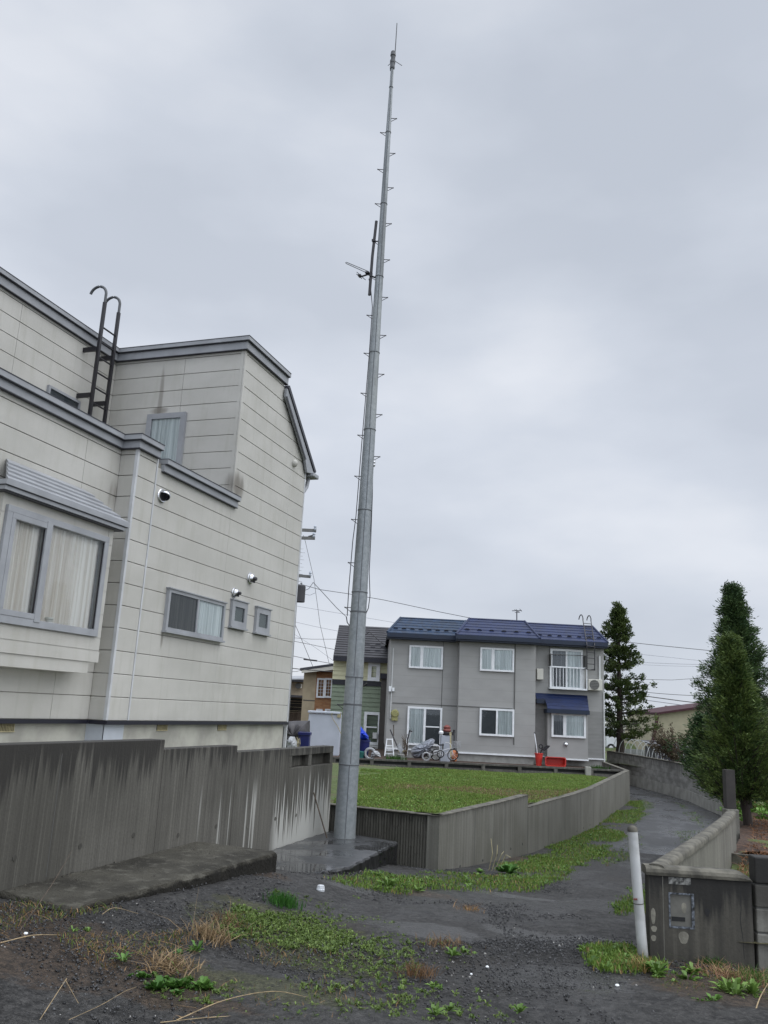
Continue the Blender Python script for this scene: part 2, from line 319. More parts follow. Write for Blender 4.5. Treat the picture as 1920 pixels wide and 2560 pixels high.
MT['rubber'] = simple('black_rubber', (.012, .012, .012), .7, 0)
MT['meter'] = simple('yellowed_meter_case', (.26, .25, .10), .5, .3, 30)
MT['wire'] = simple('grey_cable', (.06, .062, .07), .6, 0)
MT['wirelt'] = simple('thin_pale_cable', (.20, .21, .24), .6, 0)
MT['polec'] = simple('utility_pole_concrete', (.13, .13, .125), .75, .15, 6)
MT['maroon'] = simple('maroon_roof_edge', (.040, .008, .014), .8, .15)
MT['cream2'] = simple('cream_wall_render', (.31, .285, .20), .85, .08, 2)
MT['whitew'] = simple('white_house_siding', (.55, .54, .48), .8, .06, 2)
MT['carw'] = simple('white_car_paint', (.68, .70, .73), .25, .03)
MT['shed'] = simple('dark_shed_metal', (.020, .018, .028), .6, .2)
MT['corr'] = simple('grey_corrugated_panel', (.25, .26, .25), .7, .15)
MT['hoop'] = simple('pale_hoop_tube', (.42, .43, .44), .5, .1)
MT['bollard'] = None
def mk_bollard():
    t = NT('scuffed_white_pipe'); x, y, z = t.xyz(); f = t.noise(9, detail=5); g = t.noise(2.5, (1, 1, 1.5), loc=(3, 2, 1))
    c = t.mix(t.ramp(f, .35, .7), (.36, .365, .36), (.46, .465, .455)); c = t.mix(t.ramp(g, .45, .52, 0, .45), c, (.56, .57, .57))
    c = t.mix(t.ramp(t.math('ADD', z, t.math('MULTIPLY', f, .14)), -1.43, -1.60, 0, .7), c, (.14, .13, .10)); t.base(c); t.rough(.5); return t.m
MT['bollard'] = mk_bollard()
MT['plasticcup'] = simple('milky_plastic_cup', (.50, .52, .54), .3, .05)
MT['potw'] = simple('glazed_white_pot', (.72, .72, .68), .3, .03)
MT['twig'] = simple('dead_twig', (.07, .05, .035), .8, .4, 20)
MT['straw'] = simple('dry_straw_stem', (.27, .20, .11), .7, .35, 20)

# ------------------------------------------------------------------ mesh collecting and object helpers
class MB:
    def __init__(s): s.v = []; s.f = []
    def add(s, vs, fs):
        o = len(s.v); s.v += [tuple(v) for v in vs]; s.f += [tuple(o + i for i in f) for f in fs]; return s
    def hexa(s, p):   # 8 points: bottom 0-3, top 4-7
        return s.add(p, [(0, 3, 2, 1), (4, 5, 6, 7), (0, 1, 5, 4), (1, 2, 6, 5), (2, 3, 7, 6), (3, 0, 4, 7)])
    def box(s, x0, x1, y0, y1, z0, z1):
        return s.hexa([(x0, y0, z0), (x1, y0, z0), (x1, y1, z0), (x0, y1, z0), (x0, y0, z1), (x1, y0, z1), (x1, y1, z1), (x0, y1, z1)])
    def prism(s, pts, off):
        n = len(pts); off = Vector(off); a = [Vector(p) for p in pts]; b = [p + off for p in a]
        return s.add(a + b, [tuple(range(n - 1, -1, -1)), tuple(range(n, 2 * n))] + [(i, (i + 1) % n, n + (i + 1) % n, n + i) for i in range(n)])
    def tube(s, pts, r, n=8, cap=True):
        pts = [Vector(p) for p in pts]; rs = r if isinstance(r, (list, tuple)) else [r] * len(pts); o = len(s.v); ref = None
        for i, p in enumerate(pts):
            d = (pts[min(i + 1, len(pts) - 1)] - pts[max(i - 1, 0)]).normalized()
            if ref is None: ref = Vector((0, 0, 1)) if abs(d.z) < .9 else Vector((1, 0, 0))
            a = d.cross(ref)
            if a.length < 1e-4: a = d.cross(Vector((0, 1, 0)))
            a.normalize(); b = d.cross(a); ref = b.cross(d).cross(d) * -1 if False else ref
            for k in range(n):
                t = 2 * math.pi * k / n; s.v.append(tuple(p + (a * math.cos(t) + b * math.sin(t)) * rs[i]))
        for i in range(len(pts) - 1):
            for k in range(n):
                k2 = (k + 1) % n; s.f.append((o + i * n + k, o + i * n + k2, o + (i + 1) * n + k2, o + (i + 1) * n + k))
        if cap:
            s.f.append(tuple(o + k for k in range(n - 1, -1, -1))); s.f.append(tuple(o + (len(pts) - 1) * n + k for k in range(n)))
        return s
    def lathe(s, c, prof, n=16, axis=None, capb=True):
        c = Vector(c); ax = Vector(axis or (0, 0, 1)).normalized(); a = ax.orthogonal().normalized(); b = ax.cross(a); o = len(s.v)
        for r, h in prof:
            for k in range(n):
                t = 2 * math.pi * k / n; s.v.append(tuple(c + ax * h + (a * math.cos(t) + b * math.sin(t)) * r))
        for i in range(len(prof) - 1):
            for k in range(n):
                k2 = (k + 1) % n; s.f.append((o + i * n + k, o + i * n + k2, o + (i + 1) * n + k2, o + (i + 1) * n + k))
        s.f.append(tuple(o + k for k in range(n - 1, -1, -1))); s.f.append(tuple(o + (len(prof) - 1) * n + k for k in range(n)))
        return s
    def build(s, name, mat, parent=None, smooth=False, bevel=0):
        me = bpy.data.meshes.new(name); off = Vector(wloc(parent)) if parent else Vector((0, 0, 0))
        me.from_pydata([tuple(Vector(v) - off) for v in s.v], [], s.f); me.update()
        if smooth: me.shade_smooth(); me.set_sharp_from_angle(angle=.7)
        me.materials.append(MT[mat] if isinstance(mat, str) else mat)
        o = bpy.data.objects.new(name, me); S.collection.objects.link(o)
        if parent: o.parent = parent
        if bevel:
            b = o.modifiers.new('bevel', 'BEVEL'); b.width = bevel; b.segments = 2; b.limit_method = 'ANGLE'; b.angle_limit = .7
        return o
def wloc(o):
    v = Vector(o.location)
    while o.parent: o = o.parent; v += Vector(o.location)
    return v
def tag(o, label=None, cat=None, group=None, kind=None):
    if label: o['label'] = label
    if cat: o['category'] = cat
    if group: o['group'] = group
    if kind: o['kind'] = kind
    return o
def thing(name, loc, label, cat, group=None):
    o = bpy.data.objects.new(name, None); o.empty_display_size = .2; o.location = loc; S.collection.objects.link(o)
    return tag(o, label, cat, group)
def raw(name, V, Fc, mat, col=None, parent=None, smooth=False):   # numpy mesh
    V = np.asarray(V, np.float32)
    if parent: V = V - np.array(wloc(parent), np.float32)
    me = bpy.data.meshes.new(name); Fc = np.asarray(Fc, np.int32); k = Fc.shape[1]
    me.vertices.add(len(V)); me.vertices.foreach_set('co', V.ravel()); me.loops.add(Fc.size); me.loops.foreach_set('vertex_index', Fc.ravel())
    me.polygons.add(len(Fc)); me.polygons.foreach_set('loop_start', np.arange(0, Fc.size, k, dtype=np.int32)); me.polygons.foreach_set('loop_total', np.full(len(Fc), k, np.int32))
    me.update(calc_edges=True)
    if col is not None:
        a = me.color_attributes.new('Col', 'FLOAT_COLOR', 'POINT'); c = np.ones((len(V), 4), np.float32); c[:, :3] = col; a.data.foreach_set('color', c.ravel())
    if smooth: me.shade_smooth()
    me.materials.append(MT[mat]); o = bpy.data.objects.new(name, me); S.collection.objects.link(o)
    if parent: o.parent = parent
    return o
def copy_tree(o, d, parent=None):
    c = o.copy(); S.collection.objects.link(c)
    if parent: c.parent = parent
    else: c.location = Vector(o.location) + Vector(d)
    for ch in [q for q in bpy.data.objects if q.parent == o]: copy_tree(ch, d, c)
    return c
class Fr:      # a wall plane: l along it, z up, d outward
    def __init__(s, O, u, n): s.O = Vector(O); s.u = Vector(u); s.n = Vector(n)
    def P(s, l, z, d=0): return s.O + s.u * l + Zv * z + s.n * d
    def px(s, px, py):
        q = ray(px, py); t = s.O.dot(s.n) / q.dot(s.n); p = q * t; return (p - s.O).dot(s.u), p.z
    def box(s, mb, l0, l1, z0, z1, d0, d1):
        P = s.P; return mb.hexa([P(l0, z0, d0), P(l1, z0, d0), P(l1, z0, d1), P(l0, z0, d1), P(l0, z1, d0), P(l1, z1, d0), P(l1, z1, d1), P(l0, z1, d1)])
def FY(X): return Fr((X, 0, 0), (0, 1, 0), (1, 0, 0))      # wall facing +X, l = Y
def FX(Y): return Fr((0, Y, 0), (1, 0, 0), (0, -1, 0))     # wall facing -Y, l = X
def FW(w): return Fr(Fh * w, Rh, -Fh)                      # facade square to the view, w metres off
ZL0, DZ = -.0175, .303
def boards(name, fr, fl, frr, z0, z1, parent, mat='siding', zl0=ZL0, dz=DZ, gap=.008, joints=()):
    mb = MB(); k0 = math.floor((z0 - zl0) / dz) - 1
    for k in range(k0, k0 + 60):
        a = max(zl0 + k * dz + gap * .5, z0); b = min(zl0 + (k + 1) * dz - gap * .5, z1)
        if b - a < .02: continue
        la, lb = fl(a), fl(b); ra, rb = frr(a), frr(b); ch = min(.010, (b - a) * .3); cuts = sorted([j for j in joints if la + .1 < j < min(ra, rb) - .1])
        js = [(la, lb)] + [(j, j) for j in cuts] + [(ra, rb)]
        for i in range(len(js) - 1):
            (p0, p1), (q0, q1) = js[i], js[i + 1]; e0 = .003 if i else 0; e1 = -.003 if i < len(js) - 2 else 0
            pr = [(a, -.014), (a, 0), (b - ch, 0), (b, -.009), (b, -.014)]
            L = [fr.P(p0 + (p1 - p0) * (z - a) / (b - a) + e0, z, d) for z, d in pr]; Rr = [fr.P(q0 + (q1 - q0) * (z - a) / (b - a) + e1, z, d) for z, d in pr]
            n = 5; mb.add(L + Rr, [tuple(range(n))[::-1], tuple(range(n, 2 * n))] + [(i2, (i2 + 1) % n, n + (i2 + 1) % n, n + i2) for i2 in range(n)])
    return mb.build(name, mat, parent)
def wavy(fr, l0, l1, z0, z1, d, amp=.01, wl=.05, hem=None):
    n = max(8, int((l1 - l0) / wl * 6)); mb = MB(); vs = []; fs = []
    for i in range(n + 1):
        l = l0 + (l1 - l0) * i / n; dd = d + amp * math.sin(i / 6 * 2 * math.pi + .6 * math.sin(i * .37)) * (0.7 + .3 * math.sin(i * .11))
        zb = z0 if hem is None else hem((l - l0) / (l1 - l0)) + .012 * abs(math.sin(i / 6 * math.pi))
        vs += [fr.P(l, zb, dd), fr.P(l, z1, dd * .4 + d * .6)]
    for i in range(n): fs.append((2 * i, 2 * i + 2, 2 * i + 3, 2 * i + 1))
    return mb.add(vs, fs)
def window(parent, fr, l0, l1, z0, z1, fw=.05, frame='white', mull=(), mw=None, back=None, pane='glass', proud=.05, sill=False, bars=0, name='window'):
    """mull: positions (0..1) of uprights; back: one entry per light: (material, kind)"""
    mw = mw or fw; m = MB()
    fr.box(m, l0, l1, z1 - fw, z1, 0.001, proud); fr.box(m, l0, l1, z0, z0 + fw, 0.001, proud)
    fr.box(m, l0, l0 + fw, z0 + fw, z1 - fw, 0.001, proud); fr.box(m, l1 - fw, l1, z0 + fw, z1 - fw, 0.001, proud)
    a, b = l0 + fw, l1 - fw; cuts = [a + (b - a) * t for t in mull]
    for c in cuts: fr.box(m, c - mw / 2, c + mw / 2, z0 + fw, z1 - fw, .003, proud - .004)
    if sill: fr.box(m, l0 - .02, l1 + .02, z0 - .03, z0 - .001, .001, proud + .03); fr.box(m, l0 - .02, l1 + .02, z1 + .001, z1 + .02, .001, proud + .02)
    w = m.build(name, frame, parent)
    g = MB(); g.add([fr.P(a, z0 + fw, proud - .02), fr.P(b, z0 + fw, proud - .02), fr.P(b, z1 - fw, proud - .02), fr.P(a, z1 - fw, proud - .02)], [(0, 1, 2, 3)]); g.build('pane', pane, w)
    xs = [a] + cuts + [b]; back = back or [('curtainw', 'c')] * (len(xs) - 1)
    for i, (mt, kd) in enumerate(back):
        p0, p1 = xs[i] + (mw / 2 if i else 0), xs[i + 1] - (mw / 2 if i < len(back) - 1 else 0)
        if kd == 'c': wavy(fr, p0, p1, z0 + fw, z1 - fw, proud * .3, proud * .16, max(.05, (p1 - p0) / 9)).build('curtain', mt, w)
        else:
            q = MB(); fr.box(q, p0 + .001, p1 - .001, z0 + fw, z1 - fw, .002, .010); q.build('screen', mt, w)
    if bars:
        q = MB()
        for i in range(len(xs) - 1):
            p0, p1 = xs[i], xs[i + 1]
            for k in range(1, bars): z = z0 + fw + (z1 - z0 - 2 * fw) * k / bars; fr.box(q, p0, p1, z - .008, z + .008, proud - .019, proud - .012)
            fr.box(q, (p0 + p1) / 2 - .008, (p0 + p1) / 2 + .008, z0 + fw, z1 - fw, proud - .0195, proud - .0125)
        q.build('glazing_bars', 'white', w)
    return w

# ================================================================== SETTING: ground sheets
def lines(a, b, dense0, dense1, step, grow=1.25):
    c = list(np.arange(dense0, dense1 + 1e-6, step)); s = step
    while c[-1] < b: s *= grow; c.append(c[-1] + s)
    s = step
    while c[0] > a: s *= grow; c.insert(0, c[0] - s)
    return np.array(c)
def grid_sheet(name, gx, gy, zf, mat, kind='structure'):
    XX, YY = np.meshgrid(gx, gy); Z = zf(XX, YY); V = np.stack([XX, YY, Z], -1).reshape(-1, 3); nx, ny = len(gx), len(gy)
    i = np.arange(nx * ny).reshape(ny, nx); Q = np.stack([i[:-1, :-1], i[:-1, 1:], i[1:, 1:], i[1:, :-1]], -1).reshape(-1, 4)
    o = raw(name, V, Q, mat, smooth=True); o['kind'] = kind; return o
_ph = nr.uniform(0, 6.28, (40, 2)); _fr = nr.uniform(-1, 1, (40, 2)); _fr = _fr / np.linalg.norm(_fr, axis=1)[:, None]; _sc = np.geomspace(.8, 22, 40)
def rough2(x, y):
    z = 0
    for k in range(40): z = z + np.sin((x * _fr[k, 0] + y * _fr[k, 1]) * _sc[k] * 2.2 + _ph[k, 0]) / _sc[k] ** .9
    return z
def fbm(x, y, s=1.0, o=0.0):     # value in about -1..1
    z = 0; a = 0
    for k in range(0, 24, 1):
        f = .5 * 1.25 ** k * s; w = 1.25 ** (-.7 * k); z = z + w * np.sin((x * _fr[(k * 7 + 3) % 40, 0] + y * _fr[(k * 7 + 3) % 40, 1]) * f + _ph[(k * 5) % 40, 1] + o * (k + 1)); a += w * w
    return z / math.sqrt(a)
grid_sheet('ground', lines(-900, 900, -4.6, 1.6, .05), lines(-300, 1500, 3.2, 12.2, .05), lambda x, y: gz(x, y) + np.where((np.abs(x) < 6) & (y < 14), .006 * rough2(x, y), 0) - .003, 'ground')
# paved path running away behind the bollard
pl_ = [(-1.72, 13.0), (-1.45, 15.3), (-1.3, 17.8), (-1.05, 20.3), (-.9, 25), (-1.2, 31), (-3.5, 36), (-6, 41)]
pr_ = [(-.15, 13.0), (.45, 15.3), (.9, 17.8), (1.2, 20.3), (1.55, 25), (.8, 31), (-.6, 35.4), (-3.0, 41)]
def path_sheet():
    mb = MB(); n = 60; vs = []; fs = []
    for i in range(n + 1):
        t = i / n * 7; k = min(int(t), 6); u = t - k
        a = Vector((*pl_[k], 0)).lerp(Vector((*pl_[k + 1], 0)), u); b = Vector((*pr_[k], 0)).lerp(Vector((*pr_[k + 1], 0)), u)
        for j in range(9):
            p = a.lerp(b, j / 8); jx = 0; vs.append((p.x + jx, p.y, float(gz(p.x, p.y)) + (.018 if i > 14 and 0 < j < 8 else -.02)))
    for i in range(n):
        for j in range(8): q = i * 9 + j; fs.append((q, q + 1, q + 10, q + 9))
    o = mb.add(vs, fs).build('path', 'path', smooth=True); o['kind'] = 'structure'
path_sheet()

# ================================================================== LEFT HOUSE
X0 = -6.98; XL = -7.26; XU = -9.69; YF = 9.64; YU = 12.39; YB = 15.29; ZB = -.318
H = thing('grey_siding_house', (X0, 9.64, -.9), 'tall grey house with horizontal siding boards, filling the left edge, above the stained retaining wall', 'house')
side = FY(X0); front = FX(YU); low = FY(XL); up = FY(XU); ret = FX(YF)
slope = lambda z: max(14.02, min(YB, 15.18 - (z - 4.85) * 1.19))
boards('wall', FY(X0), lambda z: 10.14, lambda z: YU - .003, ZB, 3.27, H)
boards('wall', FY(X0), lambda z: YU, slope, ZB, 6.14, H, joints=(14.6,))
boards('wall', Fr((X0 + .004, 0, 0), (0, 1, 0), (1, 0, 0)), lambda z: YF + .03, lambda z: 10.10, ZB, 3.39, H)
boards('wall', ret, lambda z: XL, lambda z: X0 - .02, ZB, 3.39, H)
boards('wall', front, lambda z: XU, lambda z: X0 - .004, 3.3, 6.14, H, joints=(-8.2,))
boards('wall', low, lambda z: 1.0, lambda z: YF - .004, ZB, 3.40, H, joints=(8.9, 5.4))
boards('wall', up, lambda z: 2.0, lambda z: YU - .004, 3.3, 6.14, H, joints=(9.9,))
b = MB()
b.box(-14, X0 - .016, YF + .02, YB - .01, -.33, 3.35); b.box(-14, XL - .016, 1.02, YF + .015, -.33, 3.35)
b.box(-14, XU - .016, 2.02, 13.99, 3.36, 6.2)
b.prism([(XU - .01, YU + .016, 3.36), (XU - .01, YB - .03, 3.36), (XU - .01, YB - .03, 4.72), (XU - .01, 13.99, 5.83), (XU - .01, 13.99, 6.2), (XU - .01, YU + .016, 6.2)], (X0 - .016 - XU + .01, 0, 0))
b.build('wall_core', 'gap', H)
# foundation below the dark drip edge
b = MB(); b.box(-13.9, X0 - .05, YF + .05, YB - .03, -1.2, -.36); b.box(-13.9, XL - .05, 1.1, YF + .06, -1.2, -.36); b.build('foundation', 'found', H)
b = MB(); b.box(XL - .049, X0 - .047, YF + .047, YF + .06, -1.2, -.37); b.box(X0 - .06, X0 - .046, YF + .047, 10.12, -1.2, -.37); b.build('foundation_patch', 'foundpale', H)
b = MB(); b.box(X0 - .03, X0 + .035, 10.13, YB + .02, -.375, -.326); b.box(X0 - .03, X0 + .039, YF - .03, 10.128, -.375, -.326); b.box(XL - .03, XL + .035, .9, YF - .034, -.375, -.326); b.box(XL + .036, X0 - .031, YF - .03, YF + .03, -.375, -.326)
b.build('drip_edge', 'navy', H)
# corner trims
b = MB(); b.box(X0 - .035, X0 + .012, YF - .014, YF + .028, ZB, 3.385); b.build('corner_trim', 'trimlight', H)
b = MB(); b.box(X0 - .012, X0 + .012, 10.105, 10.135, ZB, 3.385); b.build('corner_trim', 'trimlight', H)
b = MB(); b.box(X0 - .02, X0 + .004, YU - .006, YU + .055, 3.45, 6.09); b.box(X0 - .085, X0 - .03, YU - .006, YU + .01, 3.45, 6.09); b.build('corner_trim', 'siding', H)
b = MB()
for yj, za, zb in ((13.1, ZB, 3.1), (14.6, 3.5, 5.3)): b.box(X0 - .012, X0 - .001, yj - .004, yj + .004, za, zb)
b.build('joint_seal', 'trimlight', H)
b = MB(); b.box(X0 - .05, X0 + .012, YB - .002, YB + .035, -.9, 4.72); b.build('downpipe', 'trimlight', H, bevel=.008)
# parapet copings: fascia + projecting cap with dark drip edges
def coping(pts, ztop, zbot, parent=H, proud=.05, cap=.07):
    """pts: wall line; outward = right of travel"""
    m1, m2, m3 = MB(), MB(), MB()
    for (a, b_) in zip(pts[:-1], pts[1:]):
        a, b_ = Vector((*a, 0)), Vector((*b_, 0)); d = (b_ - a).normalized(); n = Vector((d.y, -d.x, 0)); e0 = 0; L = (b_ - a).length
        f = Fr(a, d, n); ex = proud
        i0 = 0 if (a - Vector((*pts[0], 0))).length < 1e-6 else 1; i1 = 0 if (b_ - Vector((*pts[-1], 0))).length < 1e-6 else 1
        s0, s1 = turn(pts, a), turn(pts, b_)
        def seg(m, z0_, z1_, inn, pr):      # butt joints: the run before the corner passes through, the next starts behind it
            st = 0 if not i0 else (inn + .001) * s0
            en = L + (0 if not i1 else (pr * s1 if s1 > 0 else -pr - .001))
            f.box(m, st, en, z0_, z1_, -inn, pr)
        seg(m1, zbot, ztop - cap, .03, proud); seg(m2, ztop - cap + .002, ztop, .12, proud + .05); seg(m3, ztop + .001, ztop + .012, .2, proud + .056)
        seg(m3, ztop - cap - .008, ztop - cap + .001, .02, proud + .04); seg(m3, zbot - .012, zbot - .001, .013, proud + .008)
    m1.build('parapet_fascia', 'trimblue', parent); m2.build('parapet_cap', 'trimblue', parent); m3.build('parapet_drip', 'drip', parent)
def turn(pts, p):
    k = [i for i, q in enumerate(pts) if (Vector((*q, 0)) - p).length < 1e-6][0]
    if k in (0, len(pts) - 1): return 1 if k else 0
    a, b_, c = [Vector((*pts[i], 0)) for i in (k - 1, k, k + 1)]; cr_ = (b_ - a).cross(c - b_).z
    return 1 if cr_ > 0 else -1
coping([(XU, 2.0), (XU, YU), (X0, YU), (X0, 14.08)], 6.318, 6.10)
coping([(XL, 1.0), (XL, YF), (X0, YF), (X0, 10.11)], 3.575, 3.395)
coping([(X0, 10.24), (X0, 12.52)], 3.415, 3.235)
# flat roofs
b = MB(); b.box(-14, XL - .13, 1.0, YU - .2, 3.352, 3.46); b.box(XL - .12, X0 - .13, YF + .1, YU - .2, 3.352, 3.40); b.box(-14, XU - .21, 2.0, 13.95, 6.202, 6.26); b.box(XU - .20, X0 - .21, YU + .21, 13.95, 6.202, 6.26); b.build('flat_roof', 'roofgrey', H)
# steep rear roof slope with its verge board and gutter
b = MB(); b.prism([(X0 + .10, 14.02, 6.01), (X0 + .10, 15.58, 4.72), (X0 + .10, 15.63, 4.77), (X0 + .10, 14.06, 6.075)], (-6.9, 0, 0)); b.build('rear_roof', 'drip', H)
b = MB(); b.prism([(X0 + .03, 13.98, 5.82), (X0 + .03, 15.08, 4.87), (X0 + .03, 15.22, 4.64), (X0 + .03, 15.56, 4.70), (X0 + .03, 14.03, 5.985), (X0 + .03, 13.98, 5.985)], (.05, 0, 0)); b.build('verge_board', 'trimblue', H)
b = MB(); b.prism([(X0 + .0815, 13.97, 5.80), (X0 + .0815, 15.06, 4.86), (X0 + .0815, 15.10, 4.885), (X0 + .0815, 14.0, 5.835)], (.012, 0, 0)); b.build('verge_trim', 'drip', H)
b = MB(); b.box(X0 - 6.5, X0 + .14, 15.42, 15.70, 4.61, 4.70); b.build('rear_gutter', 'trimblue', H, bevel=.02)
b = MB(); b.tube([(X0 - .03, 15.55, 4.63), (X0 - .03, 15.48, 4.40), (X0 - .03, 15.34, 4.26)], .04, 10); b.build('downpipe', 'trimblue', H)
# windows on the side wall, placed on the wall plane
def wpx(fr, tl, br): l0, z1 = fr.px(*tl); l1, z0 = fr.px(*br); return l0, l1, z0, z1
l0, l1, z0, z1 = wpx(side, (417, 1471), (550, 1602))
window(H, side, l0, l1, z0, z1, fw=.05, frame='trimblue', mull=(.5,), mw=.045, back=[('darkcurt', 'c'), ('curtainw', 'c')], proud=.055, sill=True)
for tl, br in (((577, 1499), (609, 1573)), ((638, 1517), (667, 1587))):
    l0, l1, z0, z1 = wpx(side, tl, br); window(H, side, l0, l1, z0, z1, fw=.10, frame='trimblue', back=[('frosted', 's')], pane='glass', proud=.05, sill=True)
l0, z1 = front.px(373, 1038.5); l1, _ = front.px(469, 1033)
window(H, front, l0, l1, 3.42, z1, fw=.10, frame='trimblue', back=[('curtainw', 'c')], proud=.06)
l0, z1 = up.px(118, 962); l1, _ = up.px(197, 1005)
window(H, up, l0, l1, 3.7, z1, fw=.045, frame='trimblue', back=[('dkpane', 's')], proud=.05)
# vents
def hood_vent(c, r, tp):
    b = MB()
    if tp == 0:
        b.lathe(c, [(r * 1.12, 0), (r * 1.12, .012), (r * .95, .02), (r * .95, .035)], 20, (1, 0, 0)); o = b.build('round_vent', 'chrome', H, smooth=False)
        q = MB(); n = 10; vs = []; fs = []
        for i in range(n + 1):
            t = math.pi * i / n
            for j in range(9):
                s = -.25 * math.pi + 1.5 * math.pi * j / 8 / 1.35; rr = r * .95 * math.sin(t * .5 + math.pi * .5) if False else r * .93 * math.cos(i / n * math.pi / 2 * .98)
                vs.append((c[0] + .035 + r * 1.15 * math.sin(i / n * math.pi / 2), c[1] + rr * math.cos(s), c[2] + rr * math.sin(s) - .0 * i))
        for i in range(n):
            for j in range(8): a = i * 9 + j; fs.append((a, a + 1, a + 10, a + 9))
        h = q.add(vs, fs).build('hood', 'chrome', o, smooth=True); h.modifiers.new('solid', 'SOLIDIFY').thickness = .004
        q = MB(); q.lathe((c[0] + .036, c[1], c[2]), [(r * .8, 0), (r * .8, .004)], 16, (1, 0, 0)); q.build('grille', 'void', o)
    elif tp == 1:
        b.lathe(c, [(r * 1.25, 0), (r * 1.25, .015), (r, .022), (r, .05), (r * .85, .075), (r * .6, .09)], 20, (1, 0, 0)); o = b.build('round_vent', 'chrome', H)
        q = MB()
        for k in range(5): q.box(c[0] + .05, c[0] + .098 - abs(k - 2) * .008, c[1] - r * .75 + k * r * .36, c[1] - r * .75 + k * r * .36 + .008, c[2] - r * .85, c[2] + r * .2)
        q.lathe((c[0] + .088, c[1] + r * .1, c[2] - r * .1), [(r * .42, 0), (r * .42, .03), (r * .3, .05)], 12, (1, 0, 0)); q.build('grille', 'black', o)
    else:
        b.lathe(c, [(r * 1.1, 0), (r * 1.1, .01), (r, .03), (r * .9, .055), (r * .55, .075), (.002, .083)], 20, (1, 0, 0)); b.build('round_vent', 'siding', H, smooth=True)
p = side.px(403, 1240); hood_vent((X0 + .001, p[0], p[1]), .095, 0)
p = side.px(624, 1446); hood_vent((X0 + .001, p[0], p[1]), .085, 1)
p = side.px(584, 1482); hood_vent((X0 + .001, p[0], p[1]), .07, 1)
p = side.px(734, 1158); hood_vent((X0 + .001, p[0], p[1]), .075, 2)
def louvre(fr, l0, l1, z0, z1):
    b = MB(); fr.box(b, l0, l1, z0, z1, -.06, -.045); n = int((l1 - l0) / .024); o = b.build('foundation_vent', 'void', H); q = MB()
    for k in range(n): fr.box(q, l0 + (k + .3) * (l1 - l0) / n, l0 + (k + .62) * (l1 - l0) / n, z0, z1, -.044, -.032)
    fr.box(q, l0, l1, z0 - .012, z0, -.049, -.03); q.build('louvre', 'ventyel', o)
l0, z1 = side.px(400, 1809); l1, z0 = side.px(424, 1825); louvre(side, l0, l1, z0, z1)
l0, z1 = side.px(551, 1811); l1, z0 = side.px(571, 1824); louvre(side, l0, l1, z0, z1)
l0, z1 = low.px(0, 1806); l1, z0 = low.px(42, 1828); louvre(low, l0 - .25, l1, z0, z1)
# bay window with its little roof
XBF = -6.93; bay = FY(XBF); BL, BR = 7.24, 9.24
wl0, wz1 = bay.px(30, 1270); wl1, _ = bay.px(269, 1350); _, wz0 = bay.px(240, 1590)
wl0 = 7.33; wl1 = 9.10; wz1 = 1.99; wz0 = .745
B = MB()
bz0, bz1 = .40, 2.15
B.box(XL + .001, XBF, wl1 - .02, BR, bz0, bz1); B.box(XL + .001, XBF, BL, wl0 + .02, bz0, bz1)
B.box(XL + .001, XBF, wl0 + .021, wl1 - .021, wz1 - .03, bz1); B.box(XL + .001, XBF, wl0 + .021, wl1 - .021, bz0, wz0 + .02)
bo = B.build('bay_window', 'siding', H)
b = MB(); b.box(XL + .02, XBF - .004, BL + .1, BR - .16, .255, .398); b.build('underside_panel', 'siding', bo)
b = MB(); b.box(XBF + .0005, XBF + .012, BL, BR + .008, .40, .535); b.box(XBF + .0005, XBF + .007, BL, BR, .55, .70)
for k in range(5): b.box(XBF + .0005, XBF + .007, wl1 + .045, BR, .71 + .303 * k, 1.005 + .303 * k); b.box(XBF + .0005, XBF + .007, BL, wl0 - .045, .71 + .303 * k, 1.005 + .303 * k)
b.build('bay_cladding', 'siding', bo)
b = MB(); b.box(XL + .004, XL + .02, wl0, wl1, wz0, wz1); b.build('inner_wall', 'ceiling', bo)
bw = MB(); fw = .075
for a in ((wl0 - .03, wl1 + .03, wz1 - .055, wz1 + .02), (wl0 - .03, wl1 + .03, wz0 - .03, wz0 + .055)): bay.box(bw, *a, -.05, .045)
bay.box(bw, wl0 - .03, wl0 + .05, wz0 + .055, wz1 - .055, -.05, .045); bay.box(bw, wl1 - .05, wl1 + .03, wz0 + .055, wz1 - .055, -.05, .045)
mc = wl0 + .66
bay.box(bw, mc - .05, mc + .045, wz0 + .03, wz1 - .03, -.03, .055)
bay.box(bw, wl0 + .05, mc - .05, wz1 - .12, wz1 - .056, -.03, .05); bay.box(bw, wl0 + .05, mc - .05, wz0 + .056, wz0 + .12, -.03, .05); bay.box(bw, wl0 + .051, wl0 + .11, wz0 + .12, wz1 - .12, -.03, .05)
bwo = bw.build('window', 'trimblue', H, bevel=.004)
q = MB(); q.add([bay.P(wl0 + .05, wz0 + .05, .008), bay.P(wl1 - .05, wz0 + .05, .008), bay.P(wl1 - .05, wz1 - .05, .008), bay.P(wl0 + .05, wz1 - .05, .008)], [(0, 1, 2, 3)]); q.build('pane', 'glass', bwo)
q = MB(); bay.box(q, mc - .060, mc - .051, wz0 + .13, wz1 - .13, .012, .03); q.build('gasket', 'black', bwo); q = MB(); bay.box(q, wl1 - .059, wl1 - .051, wz0 + .07, wz1 - .07, .012, .03); q.build('gasket', 'black', bwo)
hem = lambda t: wz0 + .10 + .20 * math.exp(-((t - .22) / .16) ** 2) - .07 * t
wavy(bay, wl0 + .03, wl1 - .022, wz0, wz1 - .05, -.055, .022, .09, hem=lambda t: wz0 + .035 + .02 * math.sin(t * 9)).build('curtain', 'curtain', bwo, smooth=True)
R_ = MB(); n = 5
zt, ze, xe = 2.635, 2.27, XBF + .085
